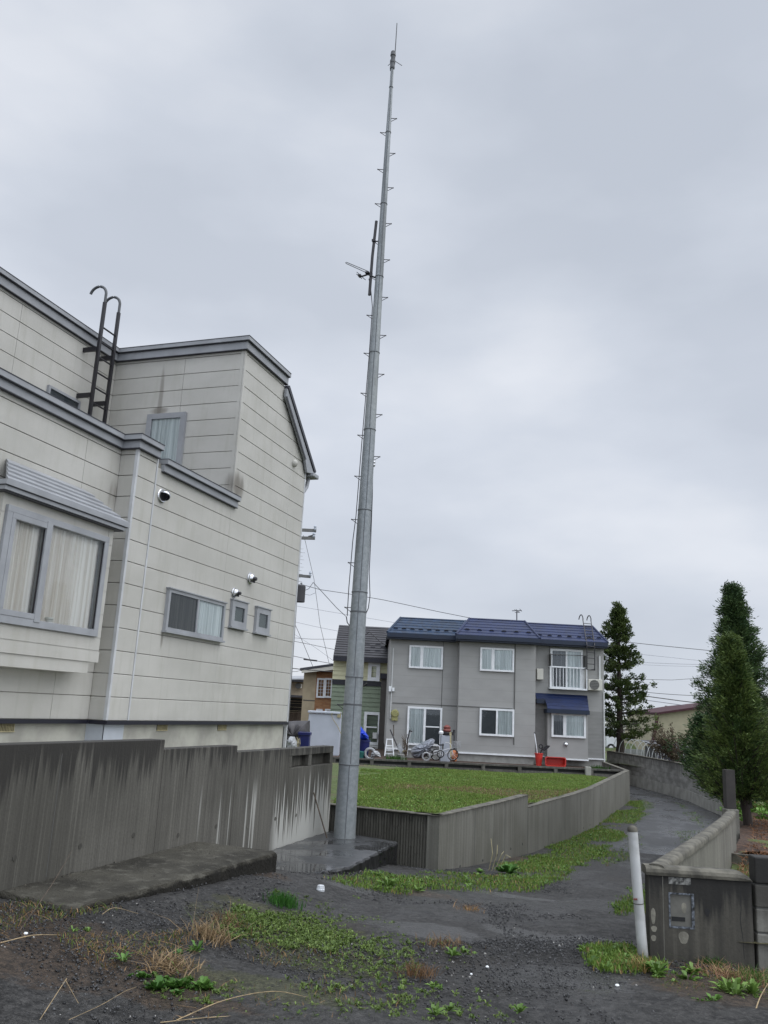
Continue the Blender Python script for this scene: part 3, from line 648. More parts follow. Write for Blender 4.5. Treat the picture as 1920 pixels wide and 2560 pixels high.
yl, yr = 7.15, 9.40; i0, i1 = .55, .95
for k in range(n):
    t0, t1 = k / n, (k + 1) / n
    xa, xb = XL + .004 + (xe - XL) * t0, XL + (xe - XL) * t1 + .03; za, zb = zt - (zt - ze) * t0 - .008, zt - (zt - ze) * t1
    ya0, ya1 = yl + .39 * (1 - t0), yr - .43 * (1 - t0); yb0, yb1 = yl + .39 * (1 - t1), yr - .43 * (1 - t1)
    R_.hexa([(xa, ya0, za - .05), (xb, yb0, zb - .018), (xb, yb1, zb - .018), (xa, ya1, za - .05), (xa, ya0, za), (xb, yb0, zb), (xb, yb1, zb), (xa, ya1, za)])
ro = R_.build('bay_roof', 'trimblue', H)
b = MB(); b.box(XL + .004, xe + .045, yl - .03, yr - .0, ze - .075, ze - .02); b.build('eave_fascia', 'trimblue', ro); b = MB(); b.box(XL + .004, xe + .02, yl - .01, yr - .05, ze - .128, ze - .083); b.build('eave_fascia', 'trimblue', ro)
b = MB(); b.box(XL + .004, xe + .035, yl - .02, yr - .02, ze - .083, ze - .075); b.box(XL + .004, xe + .0, yl, yr - .06, ze - .14, ze - .1285); b.build('drip_edge', 'drip', ro)
# pot on the bay sill (rests inside: a thing of its own)
pp = bay.px(131, 1545); b = MB(); b.lathe((XBF - .055, pp[0], wz0 + .021), [(.032, 0), (.045, .075), (.056, .08), (.056, .10), (.048, .101), (.044, .08)], 20)
tag(b.build('flower_pot', 'potw', smooth=False), 'small round white flower pot standing behind the glass of the bay window', 'flower pot')
# roof access ladder fixed to the upper wall
lad = FY(XU + .30)
a0, a1 = lad.px(261, 755), lad.px(225, 1042); b0, b1 = lad.px(296, 778), lad.px(262, 1057)
yA, yB_ = (a0[0] + a1[0]) / 2, (b0[0] + b1[0]) / 2; zA0, zB0 = 3.45, 3.45; zT = a0[1]
LO = thing('tmp', (0, 0, 0), None, None); bpy.data.objects.remove(LO)
ldr = MB()
for yy in (yA, yB_): ldr.box(XU + .275, XU + .325, yy - .027, yy + .027, 3.42, zT)
lo = ldr.build('roof_ladder', 'black', H)
for yy in (yA, yB_):
    q = MB(); q.tube([(XU + .30, yy, zT + .0), (XU + .30, yy, zT + .16)] + [(XU + .30 - .17 + .17 * math.cos(t), yy, zT + .16 + .17 * math.sin(t)) for t in np.linspace(.1, 2.9, 14)] , .025, 10); q.build('hook', 'seam', lo, smooth=True)
for zz in [lad.px(278, 833)[1] - k * .285 for k in range(9)]:
    if zz < 3.5: break
    q = MB(); q.tube([(XU + .30, yA, zz), (XU + .30, yB_, zz)], .016, 8); q.build('rung', 'black', lo)
for yy, ps in ((yA, ((235, 866), (216, 980))), (yB_, ((265, 885), (250, 1000)))):
    for (qx, qy) in ps:
        zz = lad.px(qx, qy)[1]; q = MB(); q.box(XU + .001, XU + .279, yy - .045, yy - .005, zz - .04, zz + .04); q.build('bracket', 'black', lo)

# ================================================================== RETAINING WALL, SLABS, MAST
XW = -4.4
W = thing('retaining_wall', (XW, 3, -1.4), 'dark rain-streaked concrete retaining wall stepping down below the grey siding house', 'retaining wall')
for (ya, yb, zt_) in ((1.5, 7.0, -.370), (7.004, 8.43, -.455), (8.434, 9.80, -.523), (9.804, 11.25, -.524)):
    last = ya > 9.7
    b = MB()
    if not last:
        b.box(XW - .16, XW, ya, yb, -1.95, zt_)
    else:
        zr0 = zt_ - .23; zr1 = zt_ - .09
        b.box(XW - .16, XW, ya, yb, -1.95, zr0); b.box(XW - .16, XW, ya, yb, zr1 + .001, zt_)
        for (p, q) in ((ya, ya + .08), (10.40, 10.50), (11.14, yb)): b.box(XW - .16, XW - .001, p, q, zr0 + .001, zr1)
        b.box(XW - .16, XW - .10, ya + .081, yb - .111, zr0 + .001, zr1)
    b.build('wall_panel', 'ret', W, bevel=.006)
b = MB()
for i, (px, py) in enumerate(((36, 2145), (200, 2115), (333, 2088), (445, 2088), (540, 2066), (618, 2066), (688, 2047), (740, 2038))):
    p = at_x(px, py, XW); b.lathe((XW + .0005, p.y, p.z), [(.022, 0), (.022, .003), (.014, .0035)], 14, (1, 0, 0))
b.build('tie_hole_plug', 'lawnwall', W)
q = MB(); p = at_x(130, 2150, XW); 
for yy in (at_x(115, 2190, XW).y,): q.box(XW + .0005, XW + .002, yy - .003, yy + .003, -1.33, -.45)
q.build('joint', 'seamdark', W)
b = MB(); b.prism([(XW + .003, 5.1, -1.62), (-3.67, 4.95, -1.62), (-3.49, 7.66, -1.68), (-3.52, 7.72, -1.68), (XW + .003, 7.76, -1.68)], (0, 0, .335 + .0))
for i in range(5, 10): b.v[i] = (b.v[i][0], b.v[i][1], -1.343)
b.v[4] = (b.v[4][0], b.v[4][1], -1.9); b.v[2] = (b.v[2][0], b.v[2][1], -1.95); b.v[3] = (b.v[3][0], b.v[3][1], -1.95)
def rag_edge(name, top, z0f, zt, mat, label, cat, jit=.012, chip=.012):
    """irregular cast slab: outline resampled, edge wobbling, tiny steps in the rim"""
    pts = []
    for a, b_ in zip(top, top[1:] + top[:1]):
        a = Vector(a); b_ = Vector(b_); n = max(1, int((b_ - a).length / .07))
        for i in range(n):
            p = a.lerp(b_, i / n); pts.append(p + Vector((rnd.uniform(-1, 1), rnd.uniform(-1, 1))) * (jit if i else jit * .4))
    n = len(pts); vs = []; fs = []
    rows = [(-.0, zt, .03), (0.0, zt - .012, .008), (0, zt - .04, 0)]
    for p in pts: vs.append((p.x, p.y, 0))
    vs = []
    cx = sum(p.x for p in pts) / n; cy = sum(p.y for p in pts) / n
    for inset, dz_ in ((.035, 0), (.012, -.006), (0, -.03), (.006, -.12), (.0, None)):
        for p in pts:
            d = Vector((cx - p.x, cy - p.y)); d.normalize(); q = p + d * (inset + rnd.uniform(0, chip) * (1 if dz_ not in (0,) else .3))
            z = zt + (dz_ if dz_ is not None else 0) + (rnd.uniform(-.006, .002) if dz_ in (-.006, -.03) else 0)
            if dz_ is None: z = z0f(q.x, q.y)
            vs.append((q.x, q.y, z))
    for r in range(4):
        for i in range(n): j = (i + 1) % n; fs.append((r * n + i, (r + 1) * n + i, (r + 1) * n + j, r * n + j))
    fs.append(tuple(range(n))); m = MB(); m.add(vs, fs); return tag(m.build(name, mat), label, cat)
gb = lambda x, y: float(gz(x, y)) - .06
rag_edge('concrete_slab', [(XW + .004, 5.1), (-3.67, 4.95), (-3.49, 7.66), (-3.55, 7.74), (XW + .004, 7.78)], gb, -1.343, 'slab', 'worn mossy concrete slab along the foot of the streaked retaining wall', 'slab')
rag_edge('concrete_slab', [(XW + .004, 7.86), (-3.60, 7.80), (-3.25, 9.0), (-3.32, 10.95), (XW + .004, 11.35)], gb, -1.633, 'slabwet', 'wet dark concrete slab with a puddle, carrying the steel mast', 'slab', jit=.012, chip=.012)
b = MB(); b.box(-3.45, -3.375, 10.45, 10.9, -1.98, -1.665); tag(b.build('edge_kerb', 'cleanconc', bevel=.01), 'short pale kerb stone under the right end of the wet slab', 'kerb stone')
# steel rod leaning in the corner
a_ = at_x(784, 1981, XW + .03); c_ = at_x(818, 2080, XW + .22); b = MB(); b.tube([a_, Vector((c_.x, c_.y, -1.63))], .008, 6); tag(b.build('metal_rod', 'twig'), 'thin rusty rod leaning against the streaked wall left of the mast', 'rod')

MB0 = at_z(861, 2093, -1.633); MB0 = Vector((MB0.x, MB0.y, -1.633))
def mast_z(py):   # height on the mast axis seen at photo row py
    lo_, hi = -2.0, 16.0
    for _ in range(40):
        m = (lo_ + hi) / 2; P = Vector((MB0.x, MB0.y, m)); y = 1280 - FPX * P.dot(U) / P.dot(F)
        if y > py: lo_ = m
        else: hi = m
    return (lo_ + hi) / 2
def mast_scale(z): return Vector((MB0.x, MB0.y, z)).dot(F) / FPX
mast = thing('steel_mast', MB0, 'very tall grey sectioned steel mast with climbing steps, rising from the wet slab', 'mast')
WID = [(2093, 55), (1911, 50), (1693, 44), (1481, 38.5), (1276, 33.5), (1075, 28.8), (882, 24.2), (692, 19.6), (510, 16), (331, 12.5), (226, 8.5), (172, 7.5)]
sec = [2095, 1911, 1693, 1481, 1276, 1075, 882, 692, 510, 331, 218, 172]
def rad(py): return np.interp(-py, [-w[0] for w in WID], [w[1] for w in WID]) * mast_scale(mast_z(py)) / 2
for i in range(len(sec) - 1):
    za, zb = mast_z(sec[i]), mast_z(sec[i + 1]); ra, rb = rad(sec[i]), rad(sec[i + 1]); q = MB()
    q.lathe((MB0.x, MB0.y, 0), [(ra, za), (rb * .995, zb + .03)], 28); q.lathe((MB0.x, MB0.y, 0), [(ra * 1.005 + .003, za), (ra * 1.004 + .003, za + .012)], 28)
    so_ = q.build('section', 'mast', mast, smooth=True)
    if ra > .02:
        ang = math.atan2(-MB0.y, -MB0.x) + .05 + .12 * math.sin(i * 2.1); n_ = Vector((math.cos(ang), math.sin(ang), 0)); t_ = Vector((-n_.y, n_.x, 0)); s_ = MB(); c0 = Vector((MB0.x, MB0.y, 0))
        P = lambda r, z, u, d: c0 + n_ * (r + d) + t_ * u + Zv * z
        w_ = .005
        s_.hexa([P(ra, za, -w_, -.006), P(ra, za, w_, -.006), P(ra, za, w_, .002), P(ra, za, -w_, .002), P(rb, zb, -w_, -.006), P(rb, zb, w_, -.006), P(rb, zb, w_, .002), P(rb, zb, -w_, .002)]); s_.build('seam', 'seam', so_)
        s_ = MB(); s_.lathe((MB0.x, MB0.y, 0), [(ra * 1.0 + .0062, za - .006), (ra * 1.0 + .0062, za + .004)], 28); s_.build('joint_ring', 'seam', so_)
for py in (1532, 1763):
    z = mast_z(py); s_ = MB(); s_.lathe((MB0.x, MB0.y, 0), [(rad(py) + .004, z), (rad(py) + .004, z + .02)], 28); s_.build('strap', 'seam', mast)
proto = None
for side_, ys in ((1, (295, 382, 468, 557.6, 648, 742, 837, 934, 1034.8, 1140)), (-1, (332, 424, 510, 603, 692, 789, 884, 984, 1089, 1191.6, 1300, 1408, 1520, 1763))):
    for py in ys:
        z = mast_z(py); r = rad(py) * .97; L = .085; d = Rh * side_; c = Vector((MB0.x, MB0.y, z)); s_ = MB()
        s_.tube([c + d * r, c + d * (r + L)], .006, 6); s_.tube([c + d * (r + L), c + d * (r + .003) - Zv * .055], .0045, 6); s_.tube([c + d * (r + L - .004), c + d * (r + L + .006)], .010, 6); s_.build('step', 'black', mast)
q = MB(); z = mast_z(172); c = Vector((MB0.x, MB0.y, z)); q.lathe(c, [(.034, 0), (.040, .02), (.036, .1), (.044, .12), (.044, .16), (.03, .17), (.034, .24), (.045, .25), (.038, .32), (.02, .34)], 14); q.build('head_fitting', 'seam', mast)
def mpx(px, py, off=0):  # point in the vertical plane of the mast square to the view
    d = ray(px, py); return d * (MB0.dot(Fh) / d.dot(Fh))
q = MB(); p0, p1 = mpx(986, 160), mpx(992.5, 58); q.tube([p0, p0.lerp(p1, .12), p1], [.014, .009, .007], 8); w_ = q.build('whip_antenna', 'seam'); tag(w_, 'thin whip antenna standing on the very top of the steel mast', 'antenna')
q = MB(); q.tube([mpx(988, 153), mpx(1005, 164)], .005, 6); q.tube([mpx(982, 154), mpx(970, 164)], .005, 6); q.tube([mpx(977, 158) , mpx(977, 153)], .007, 6); q.tube([mpx(976, 177), mpx(975.5, 170)], .007, 6); q.build('ground_plane_rod', 'seam', w_)
# yagi antenna on its own short pole
ya = thing('yagi_antenna', mpx(930, 690), 'black yagi antenna with a long folded dipole, clamped left of the steel mast', 'antenna')
q = MB(); q.tube([mpx(941, 553), mpx(931, 640), mpx(923.5, 738)], .022, 10); q.build('mounting_pole', 'black', ya)
q = MB(); q.tube([mpx(898, 693), mpx(920, 686), mpx(938, 694)], .014, 8); q.build('boom', 'black', ya)
for pts in ([(919, 683), (866, 659), (863.5, 656.5), (866, 655.5), (922, 679)], [(892, 680), (914, 700)], [(891, 685), (905, 697)]):
    q = MB(); q.tube([mpx(*p) for p in pts], .0055, 6); q.build('element', 'seam', ya)
q = MB()
for (a, b_) in (((914, 681), (924, 685)), ((926, 681), (930, 693)), ((896, 688), (904, 692)), ((931, 600), (939, 606))):
    A, C = mpx(*a), mpx(*b_); q.box(min(A.x, C.x), max(A.x, C.x), A.y - .03, A.y + .03, min(A.z, C.z), max(A.z, C.z))
q.tube([mpx(934, 694), mpx(944, 692)], .01, 6); q.tube([mpx(935, 604), mpx(946, 603)], .01, 6); q.build('clamp', 'black', ya)
_lt = (mpx(982, 150) - MB0).normalized(); mast.rotation_mode = 'QUATERNION'; mast.rotation_quaternion = Vector((0, 0, 1)).rotation_difference(_lt)
# cables hanging down the mast
def cable(name, pts, r, label, mat='black', group=None, cat='cable'):
    q = MB(); q.tube(pts, r, 6); return tag(q.build(name, mat), label, cat, group)
cable('mast_cable', [mpx(x, y) for x, y in ((922, 697), (926, 712), (929, 745), (931, 768), (922, 900), (905, 1100), (890, 1290), (882, 1352), (878, 1400), (872, 1470), (868, 1540))], .006, 'thin black cable running down the left side of the steel mast', 'black')
cable('mast_cable', [mpx(x, y) for x, y in ((937, 1150), (932, 1165), (931, 1240), (927, 1350), (923, 1430), (925, 1490), (921, 1520), (910, 1545))], .006, 'black cable looping off the right side of the mast below the small bracket', 'black')
cable('mast_cable', [mpx(x, y) for x, y in ((933, 1160), (930, 1250), (924, 1360), (919, 1450), (917, 1500), (912, 1540))], .005, 'inner black cable hanging close to the right side of the steel mast', 'black')
q = MB(); A = mpx(934, 1158); q.lathe(A - Zv * .05, [(.02, 0), (.028, .02), (.02, .04), (.028, .06), (.018, .09)], 10); tag(q.build('cable_bracket', 'steel'), 'small metal cable bracket on the right side of the steel mast', 'bracket')
q = MB(); q.tube([mpx(893, 1965) + Rh * .0, mpx(888, 1962), mpx(886, 1975), mpx(884, 2050), mpx(882, 2090)], .011, 8); tag(q.build('bent_pipe', 'rubber'), 'thin black hooked pipe rising beside the foot of the mast', 'pipe')

# ================================================================== LAWN PLOT AND ITS WALLS
LC = (-2.86, 11.24)                                        # near corner of the plot
LW = thing('plot_wall', (LC[0], LC[1], -2.0), 'grey concrete plot wall stepping down around the raised lawn, beside the gravel path', 'retaining wall')
def wall_run(pts, zt, zb, th, mat, parent, name='wall_panel', cap=None, gap=.006, inset=1, top_bevel=.008):
    """pts along the visible face; thickness goes to the left of travel*inset"""
    for a, b_ in zip(pts[:-1], pts[1:]):
        a, b_ = Vector((*a, 0)), Vector((*b_, 0)); d = (b_ - a).normalized(); n = Vector((-d.y, d.x, 0)) * inset; L = (b_ - a).length; q = MB()
        q.hexa([a + Zv * zb, a + d * (L - gap) + Zv * zb, a + d * (L - gap) + n * th + Zv * zb, a + n * th + Zv * zb] + [a + Zv * zt, a + d * (L - gap) + Zv * zt, a + d * (L - gap) + n * th + Zv * zt, a + n * th + Zv * zt])
        q.build(name, mat, parent, bevel=top_bevel)
def interp_pts(pts, step):
    out = [pts[0]]
    for a, b_ in zip(pts[:-1], pts[1:]):
        L = math.hypot(b_[0] - a[0], b_[1] - a[1]); n = max(1, round(L / step))
        for i in range(1, n + 1): out.append((a[0] + (b_[0] - a[0]) * i / n, a[1] + (b_[1] - a[1]) * i / n))
    return out
seg1 = [(LC[0], LC[1]), (-2.55, 13.35), (-2.34, 15.30)]
seg2 = interp_pts([(-2.335, 15.306), (-2.10, 17.1), (-1.87, 18.9), (-1.70, 20.5), (-1.60, 22.4), (-1.46, 25.3), (-1.25, 29.3)], 1.9)
wall_run(seg1, -1.318, -2.6, .14, 'lawnwall', LW)
wall_run(seg2, -1.518, -2.7, .14, 'lawnwall', LW)
q = MB(); 
for (a, b_, z) in [(seg1[0], seg1[1], -1.318), (seg1[1], seg1[2], -1.318)] + [(p, r, -1.518) for p, r in zip(seg2[:-1], seg2[1:])]:
    a, b_ = Vector((*a, 0)), Vector((*b_, 0)); d = (b_ - a).normalized(); n = Vector((-d.y, d.x, 0))
    q.hexa([a - n * .006 + Zv * (z + .001), b_ - n * .006 + Zv * (z + .001), b_ + n * .146 + Zv * (z + .001), a + n * .146 + Zv * (z + .001), a - n * .006 + Zv * (z + .011), b_ - n * .006 + Zv * (z + .011), b_ + n * .146 + Zv * (z + .011), a + n * .146 + Zv * (z + .011)])
q.build('coping', 'coping', LW)
def on_plot_wall(px, py):
    d = ray(px, py)
    for a, b_ in list(zip(seg1[:-1], seg1[1:])) + list(zip(seg2[:-1], seg2[1:])):
        ex, ey = b_[0] - a[0], b_[1] - a[1]; det = d.x * -ey + d.y * ex
        if abs(det) < 1e-9: continue
        t = (a[0] * -ey + a[1] * ex) / det; u = (d.x * a[1] - d.y * a[0]) / det * -1
        p = d * t; u = ((p.x - a[0]) * ex + (p.y - a[1]) * ey) / (ex * ex + ey * ey)
        if 0 <= u <= 1 and t > 0: n = Vector((ey, -ex, 0)).normalized(); return p + n * .001, n
    return None, None
q = MB()
for x, y in ((1207, 2151), (1243, 2137), (1277, 2122), (1306, 2110), (1382, 2107), (1442, 2078), (1459, 2070), (1475, 2062), (1150, 2166)):
    p, n = on_plot_wall(x, y)
    if p: q.lathe(p - n * .002, [(.019, 0), (.019, .0035)], 12, n)
q.build('tie_hole', 'void', LW)
q = MB()
for x, y0, y1 in ((1187, 2010, 2178), (1262, 1995, 2165), (1372, 2000, 2120), (1412, 1988, 2110), (1452, 1975, 2095), (1483, 1970, 2075), (1502, 1960, 2062)):
    p, n = on_plot_wall(x, (y0 + y1) / 2)
    if p: f = Fr(Vector((p.x, p.y, 0)), Vector((-n.y, n.x, 0)), n); f.box(q, -.004, .004, -2.6, (-1.335 if p.y < 15.3 else -1.535), -.002, .0012)
q.build('form_joint', 'seamdark', LW)
# left return with its ribbed, broken-faced finish
A = Vector((LC[0] - .002, LC[1], 0)); Bq = at_z(884, 2017, -1.31); dL = (Vector((Bq.x, Bq.y, 0)) - A).normalized(); Lr = (Vector((Bq.x, Bq.y, 0)) - A).length + .55; nL = Vector((dL.y, -dL.x, 0))
if nL.y > 0: nL = -nL
fl_ = Fr(A, dL, nL)
q = MB(); fl_.box(q, .003, Lr, -2.3, -1.318, -.14, -.022); q.build('ribbed_panel', 'ribwall', LW)
q = MB(); n = int((Lr - .19) / .040)
for i in range(n):
    l = .19 + i * .040; z = -2.25
    while z < -1.345:
        h = rnd.uniform(.10, .34); z2 = min(z + h, -1.345); w = rnd.uniform(.006, .017); dd = rnd.uniform(-.012, .001); fl_.box(q, l + rnd.uniform(0, .006), l + .026 + rnd.uniform(0, .006), z, z2, -.0215, dd)
        if rnd.random() < .35: fl_.box(q, l + .004, l + .022, z2 - .012, z2 - .001, dd - .001, dd + .006)
        z = z2 + .002
q.build('ribs', 'ribwall', LW)
q = MB(); fl_.box(q, .001, .17, -2.3, -1.3185, -.0215, 0); q.build('corner_strip', 'lawnwall', LW)
q = MB(); fl_.box(q, -.004, Lr, -1.317, -1.307, -.145, .012); q.build('coping', 'coping', LW)
# raised lawn
D0, D1 = Vector((-1.27, 29.35, 0)), Vector((-9.17, 25.67, 0)); dD = (D1 - D0).normalized(); nD = Vector((-dD.y, dD.x, 0))
if nD.y > 0: nD = -nD                                    # faces the camera
def lawn_z(x, y):
    t = np.clip((y - 11) / 17, 0, 1); return -1.36 - .40 * t + .014 * rough2(x * .6, y * .6)
edge = [(LC[0] - .07, LC[1] + .10)] + [(x - .10, y) for x, y in seg1[1:]] + [(x - .10, y) for x, y in seg2[1:]]
def edge_x(y): return np.interp(y, [p[1] for p in edge], [p[0] for p in edge])
def near_y(x): return np.interp(x, [-20, A.x + dL.x * Lr, LC[0] - .07], [A.y + dL.y * Lr + .1, A.y + dL.y * Lr + .1, LC[1] + .1])
def far_y(x): return D0.y + (x - D0.x) * dD.y / dD.x - .05
def lawn_sheet():
    nx, ny = 110, 190; V = []
    for j in range(ny + 1):
        for i in range(nx + 1):
            u = i / nx; v = j / ny
            xl = -7.0; y = 11.0 + (29.3 - 11.0) * v; x = xl + (float(edge_x(y)) - xl) * u; y2 = float(np.clip(y, near_y(x), max(far_y(x), near_y(x)))); V.append((x, y2, float(lawn_z(x, y2))))
    i = np.arange((nx + 1) * (ny + 1)).reshape(ny + 1, nx + 1); Q = np.stack([i[:-1, :-1], i[:-1, 1:], i[1:, 1:], i[1:, :-1]], -1).reshape(-1, 4)
    o = raw('lawn_ground', V, Q, 'lawn', smooth=True); o['kind'] = 'structure'
lawn_sheet()
# dark precast wall between the lawn and the blue-roofed house
DW = thing('precast_wall', D0 + Zv * -2.4, 'long dark precast panel wall with recessed bays along the back of the lawn', 'retaining wall')
fd = Fr(D0, dD, nD)
Ld = 16.0
q = MB(); fd.box(q, 0, Ld, -2.5, -1.66, -.14, -.05); q.build('back_panel', 'darkwall', DW)
q = MB(); fd.box(q, -.02, Ld, -1.565, -1.515, -.16, .0); q.build('top_rail', 'darkwall', DW)
l = 0
while l < Ld:
    q = MB(); fd.box(q, l, l + .11, -2.45, -1.5655, -.10, -.004); q.build('rib_post', 'darkwall', DW)
    q = MB(); fd.box(q, l + .111, min(l + 1.17, Ld), -2.45, -1.70, -.0495, -.012); q.build('wall_panel', 'darkwall', DW); l += 1.18
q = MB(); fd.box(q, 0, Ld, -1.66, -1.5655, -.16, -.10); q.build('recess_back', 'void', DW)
# its return running back beside the path
E2 = Vector((-2.34, 34.2, 0)); ws = Fr(Vector((-1.262, 29.36, 0)), (E2 - D0).normalized(), (1, 0, 0))
q = MB(); L2 = (E2 - D0).length; ws.box(q, 0, L2, -2.7, -1.535, -.12, 0); q.build('return_panel', 'darkwall', DW)
q = MB(); ws.box(q, 0, L2, -1.534, -1.515, -.13, .01); q.build('return_coping', 'coping', DW)
pst = [at_w(x, 1916, 27.9) for x in (1464, 1476)]; zt_ = at_w(1470, 1917, 27.9).z
q = MB(); c = (pst[0] + pst[1]) / 2; fq = Fr(Vector((c.x, c.y, 0)), Rh, -Fh); fq.box(q, -.085, .085, -2.2, zt_, -.08, .08); tag(q.build('boundary_post', 'cleanconc', bevel=.012), 'short pale concrete post standing on the lawn before the dark wall', 'post')
# yard behind the dark wall, raised ground at the grey house
q = MB(); q.prism([(-1.30, 29.5, -2.55), (-2.40, 34.3, -2.55), (-3.2, 40, -2.55), (-14, 70, -2.55), (-60, 60, -2.55), (-60, 10, -2.55), tuple(D0 + dD * Ld - nD * .16 + Zv * -2.55), tuple(D0 - nD * .16 + Zv * -2.55)], (0, 0, .77)); o = q.build('yard_ground', 'mulch'); o['kind'] = 'structure'
q = MB(); q.box(-30, XW - .17, -5, 11.3, -2.6, -.92); q.box(-30, -6.6, 11.301, 16.3, -2.6, -.925); o = q.build('house_yard', 'found'); o['kind'] = 'structure'
q = MB(); q.box(-30, -6.95, 16.31, 24.4, -2.6, -1.62); o = q.build('side_yard', 'lawn'); o['kind'] = 'structure'

# ================================================================== RIGHT SIDE: bollard, mailbox wall, garden
P0 = at_g(1608, 2396); bt = at_w(1580.5, 2066, P0.dot(Fh)); ax_ = (bt - P0).normalized()
bo_ = thing('bollard', P0, 'leaning scuffed white pipe bollard with domed cap beside the mailbox wall', 'bollard')
Lb = (bt - P0).length; q = MB(); q.lathe(P0 - ax_ * .08, [(.0365, 0), (.0355, Lb + .045)], 24, ax_); o = q.build('pipe', 'bollard', bo_, smooth=True)
q = MB(); q.lathe(P0 + ax_ * (Lb - .035), [(.0372, 0), (.0372, .012), (.034, .026), (.025, .036), (.011, .041), (.002, .042)], 24, ax_); q.build('cap', 'coping', bo_, smooth=True)
q = MB(); cb = P0.lerp(at_w(1594, 2253, P0.dot(Fh)), 1); q.lathe(P0 + ax_ * .36 , [(.0368, 0), (.0368, .006)], 24, ax_); q.build('seam_ring', 'coping', bo_)
q = MB(); p = at_w(1589, 2248, P0.dot(Fh) - .037); fq = Fr(Vector((p.x, p.y, 0)), Rh, -Fh); fq.box(q, -.014, .012, p.z - .006, p.z + .005, -.006, .0015); q.build('red_mark', 'redd', bo_)

GW = thing('mailbox_wall', (-.17, 6.86, -1.65), 'low weathered L-shaped garden wall with a letterbox and rounded coping, right of the path', 'wall')
ga, gbv, gc = Vector((-.17, 6.86, 0)), Vector((.53, 7.03, 0)), Vector((.66, 11.95, 0))
dg = (gbv - ga).normalized(); ng = Vector((dg.y, -dg.x, 0)); fg = Fr(ga, dg, ng); Lg = (gbv - ga).length
# front face: px extents of the letterbox on this plane
def fpx(x, y): return fg.px(x, y)
mbl, mbz1 = fpx(1673, 2232); mbr, mbz0 = fpx(1735, 2322)
q = MB(); zt_ = -1.072
fg.box(q, 0, mbl, -1.95, zt_, -.13, 0); fg.box(q, mbr, Lg, -1.95, zt_, -.13, 0); fg.box(q, mbl, mbr, -1.95, mbz0, -.13, 0); fg.box(q, mbl, mbr, mbz1, zt_, -.13, 0)
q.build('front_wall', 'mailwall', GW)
pts = [(-.17, 6.90), (-.02, 7.70), (.19, 8.85), (.36, 9.85), (.52, 10.85), (.64, 11.75)]
for a, b_ in zip(pts[:-1], pts[1:]):
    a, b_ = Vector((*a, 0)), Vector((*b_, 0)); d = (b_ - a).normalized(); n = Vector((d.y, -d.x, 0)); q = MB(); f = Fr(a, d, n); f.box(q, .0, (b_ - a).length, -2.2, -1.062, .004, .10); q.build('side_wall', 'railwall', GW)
q = MB()
prof = [(-.008, -.06), (-.008, -.022), (.004, -.006), (.025, .001), (.08, .001), (.103, -.006), (.114, -.022), (.114, -.06)]
vs = []; 
P_ = [Vector((*p, 0)) for p in pts]
for i, p in enumerate(P_):
    d = (P_[min(i + 1, len(P_) - 1)] - P_[max(i - 1, 0)]).normalized(); n = Vector((d.y, -d.x, 0))
    for (o_, z) in prof: vs.append(p + n * o_ + Zv * (-1.0 + z))
fs = []; k = len(prof)
for i in range(len(P_) - 1):
    for j in range(k): fs.append((i * k + j, (i + 1) * k + j, (i + 1) * k + (j + 1) % k, i * k + (j + 1) % k))
fs += [tuple(range(k)), tuple(range((len(P_) - 1) * k, len(P_) * k))[::-1]]
q.add(vs, fs); q.build('side_coping', 'coping', GW, smooth=True)
q = MB(); prof2 = [(.018, -1.072), (.022, -1.05), (.014, -1.028), (-.01, -1.012), (-.10, -1.012), (-.135, -1.028), (-.142, -1.05), (-.138, -1.072)]
vs = []; k = len(prof2)
for l, s_ in ((-.022, 1), (.3, 1), (Lg - .10, 1), (Lg - .05, .82), (Lg - .012, .45), (Lg + .004, .1)):
    for d_, z in prof2: vs.append(fg.P(l, -1.072 + (z + 1.072) * s_, d_))
fs = []
for i in range(5):
    for j in range(k): fs.append((i * k + j, (i + 1) * k + j, (i + 1) * k + (j + 1) % k, i * k + (j + 1) % k))
fs += [tuple(range(k)), tuple(range(5 * k, 6 * k))[::-1]]
q.add(vs, fs); q.build('front_coping', 'coping', GW)
lb = MB(); fg.box(lb, mbl + .008, mbr - .008, mbz0 + .008, mbz1 - .008, -.05, -.012); lbo = lb.build('letterbox', simple('aged_letterbox_metal', (.115, .112, .098), .5, .2, 9), GW)
q = MB(); l0, z1 = fpx(1680, 2292); l1, z0 = fpx(1714, 2305); fg.box(q, l0, l1, z0, z1, -.0119, -.009); q.build('letter_slot', 'void', lbo)
q = MB()
for a in ((mbl - .006, mbr + .006, mbz1 - .007, mbz1 + .004), (mbl - .006, mbr + .006, mbz0 - .004, mbz0 + .007)): fg.box(q, *a, -.011, .003)
fg.box(q, mbl - .006, mbl + .006, mbz0 + .008, mbz1 - .008, -.011, .003); fg.box(q, mbr - .012, mbr + .006, mbz0 + .008, mbz1 - .008, -.011, .003)
q.build('letterbox_frame', simple('flaking_pale_frame_paint', (.085, .095, .11), .7, .9, 40), lbo)
q = MB(); l0, z1 = fpx(1671, 2192); l1, z0 = fpx(1727, 2213); fg.box(q, l0, l1, z0, z1, .0005, .004); q.build('name_plate', simple('flaked_white_plate', (.16, .16, .15), .7, .85, 35), GW)
q = MB()   # old broken hole and its rim
l0, z0 = fpx(1768, 2281); q.add([fg.P(l0 + .017 * math.cos(t) * (1 + .35 * math.sin(3 * t)), z0 + .028 * math.sin(t), .002) for t in np.linspace(0, 6.28, 13)[:-1]], [tuple(range(12))]); q.build('broken_hole', 'void', GW)
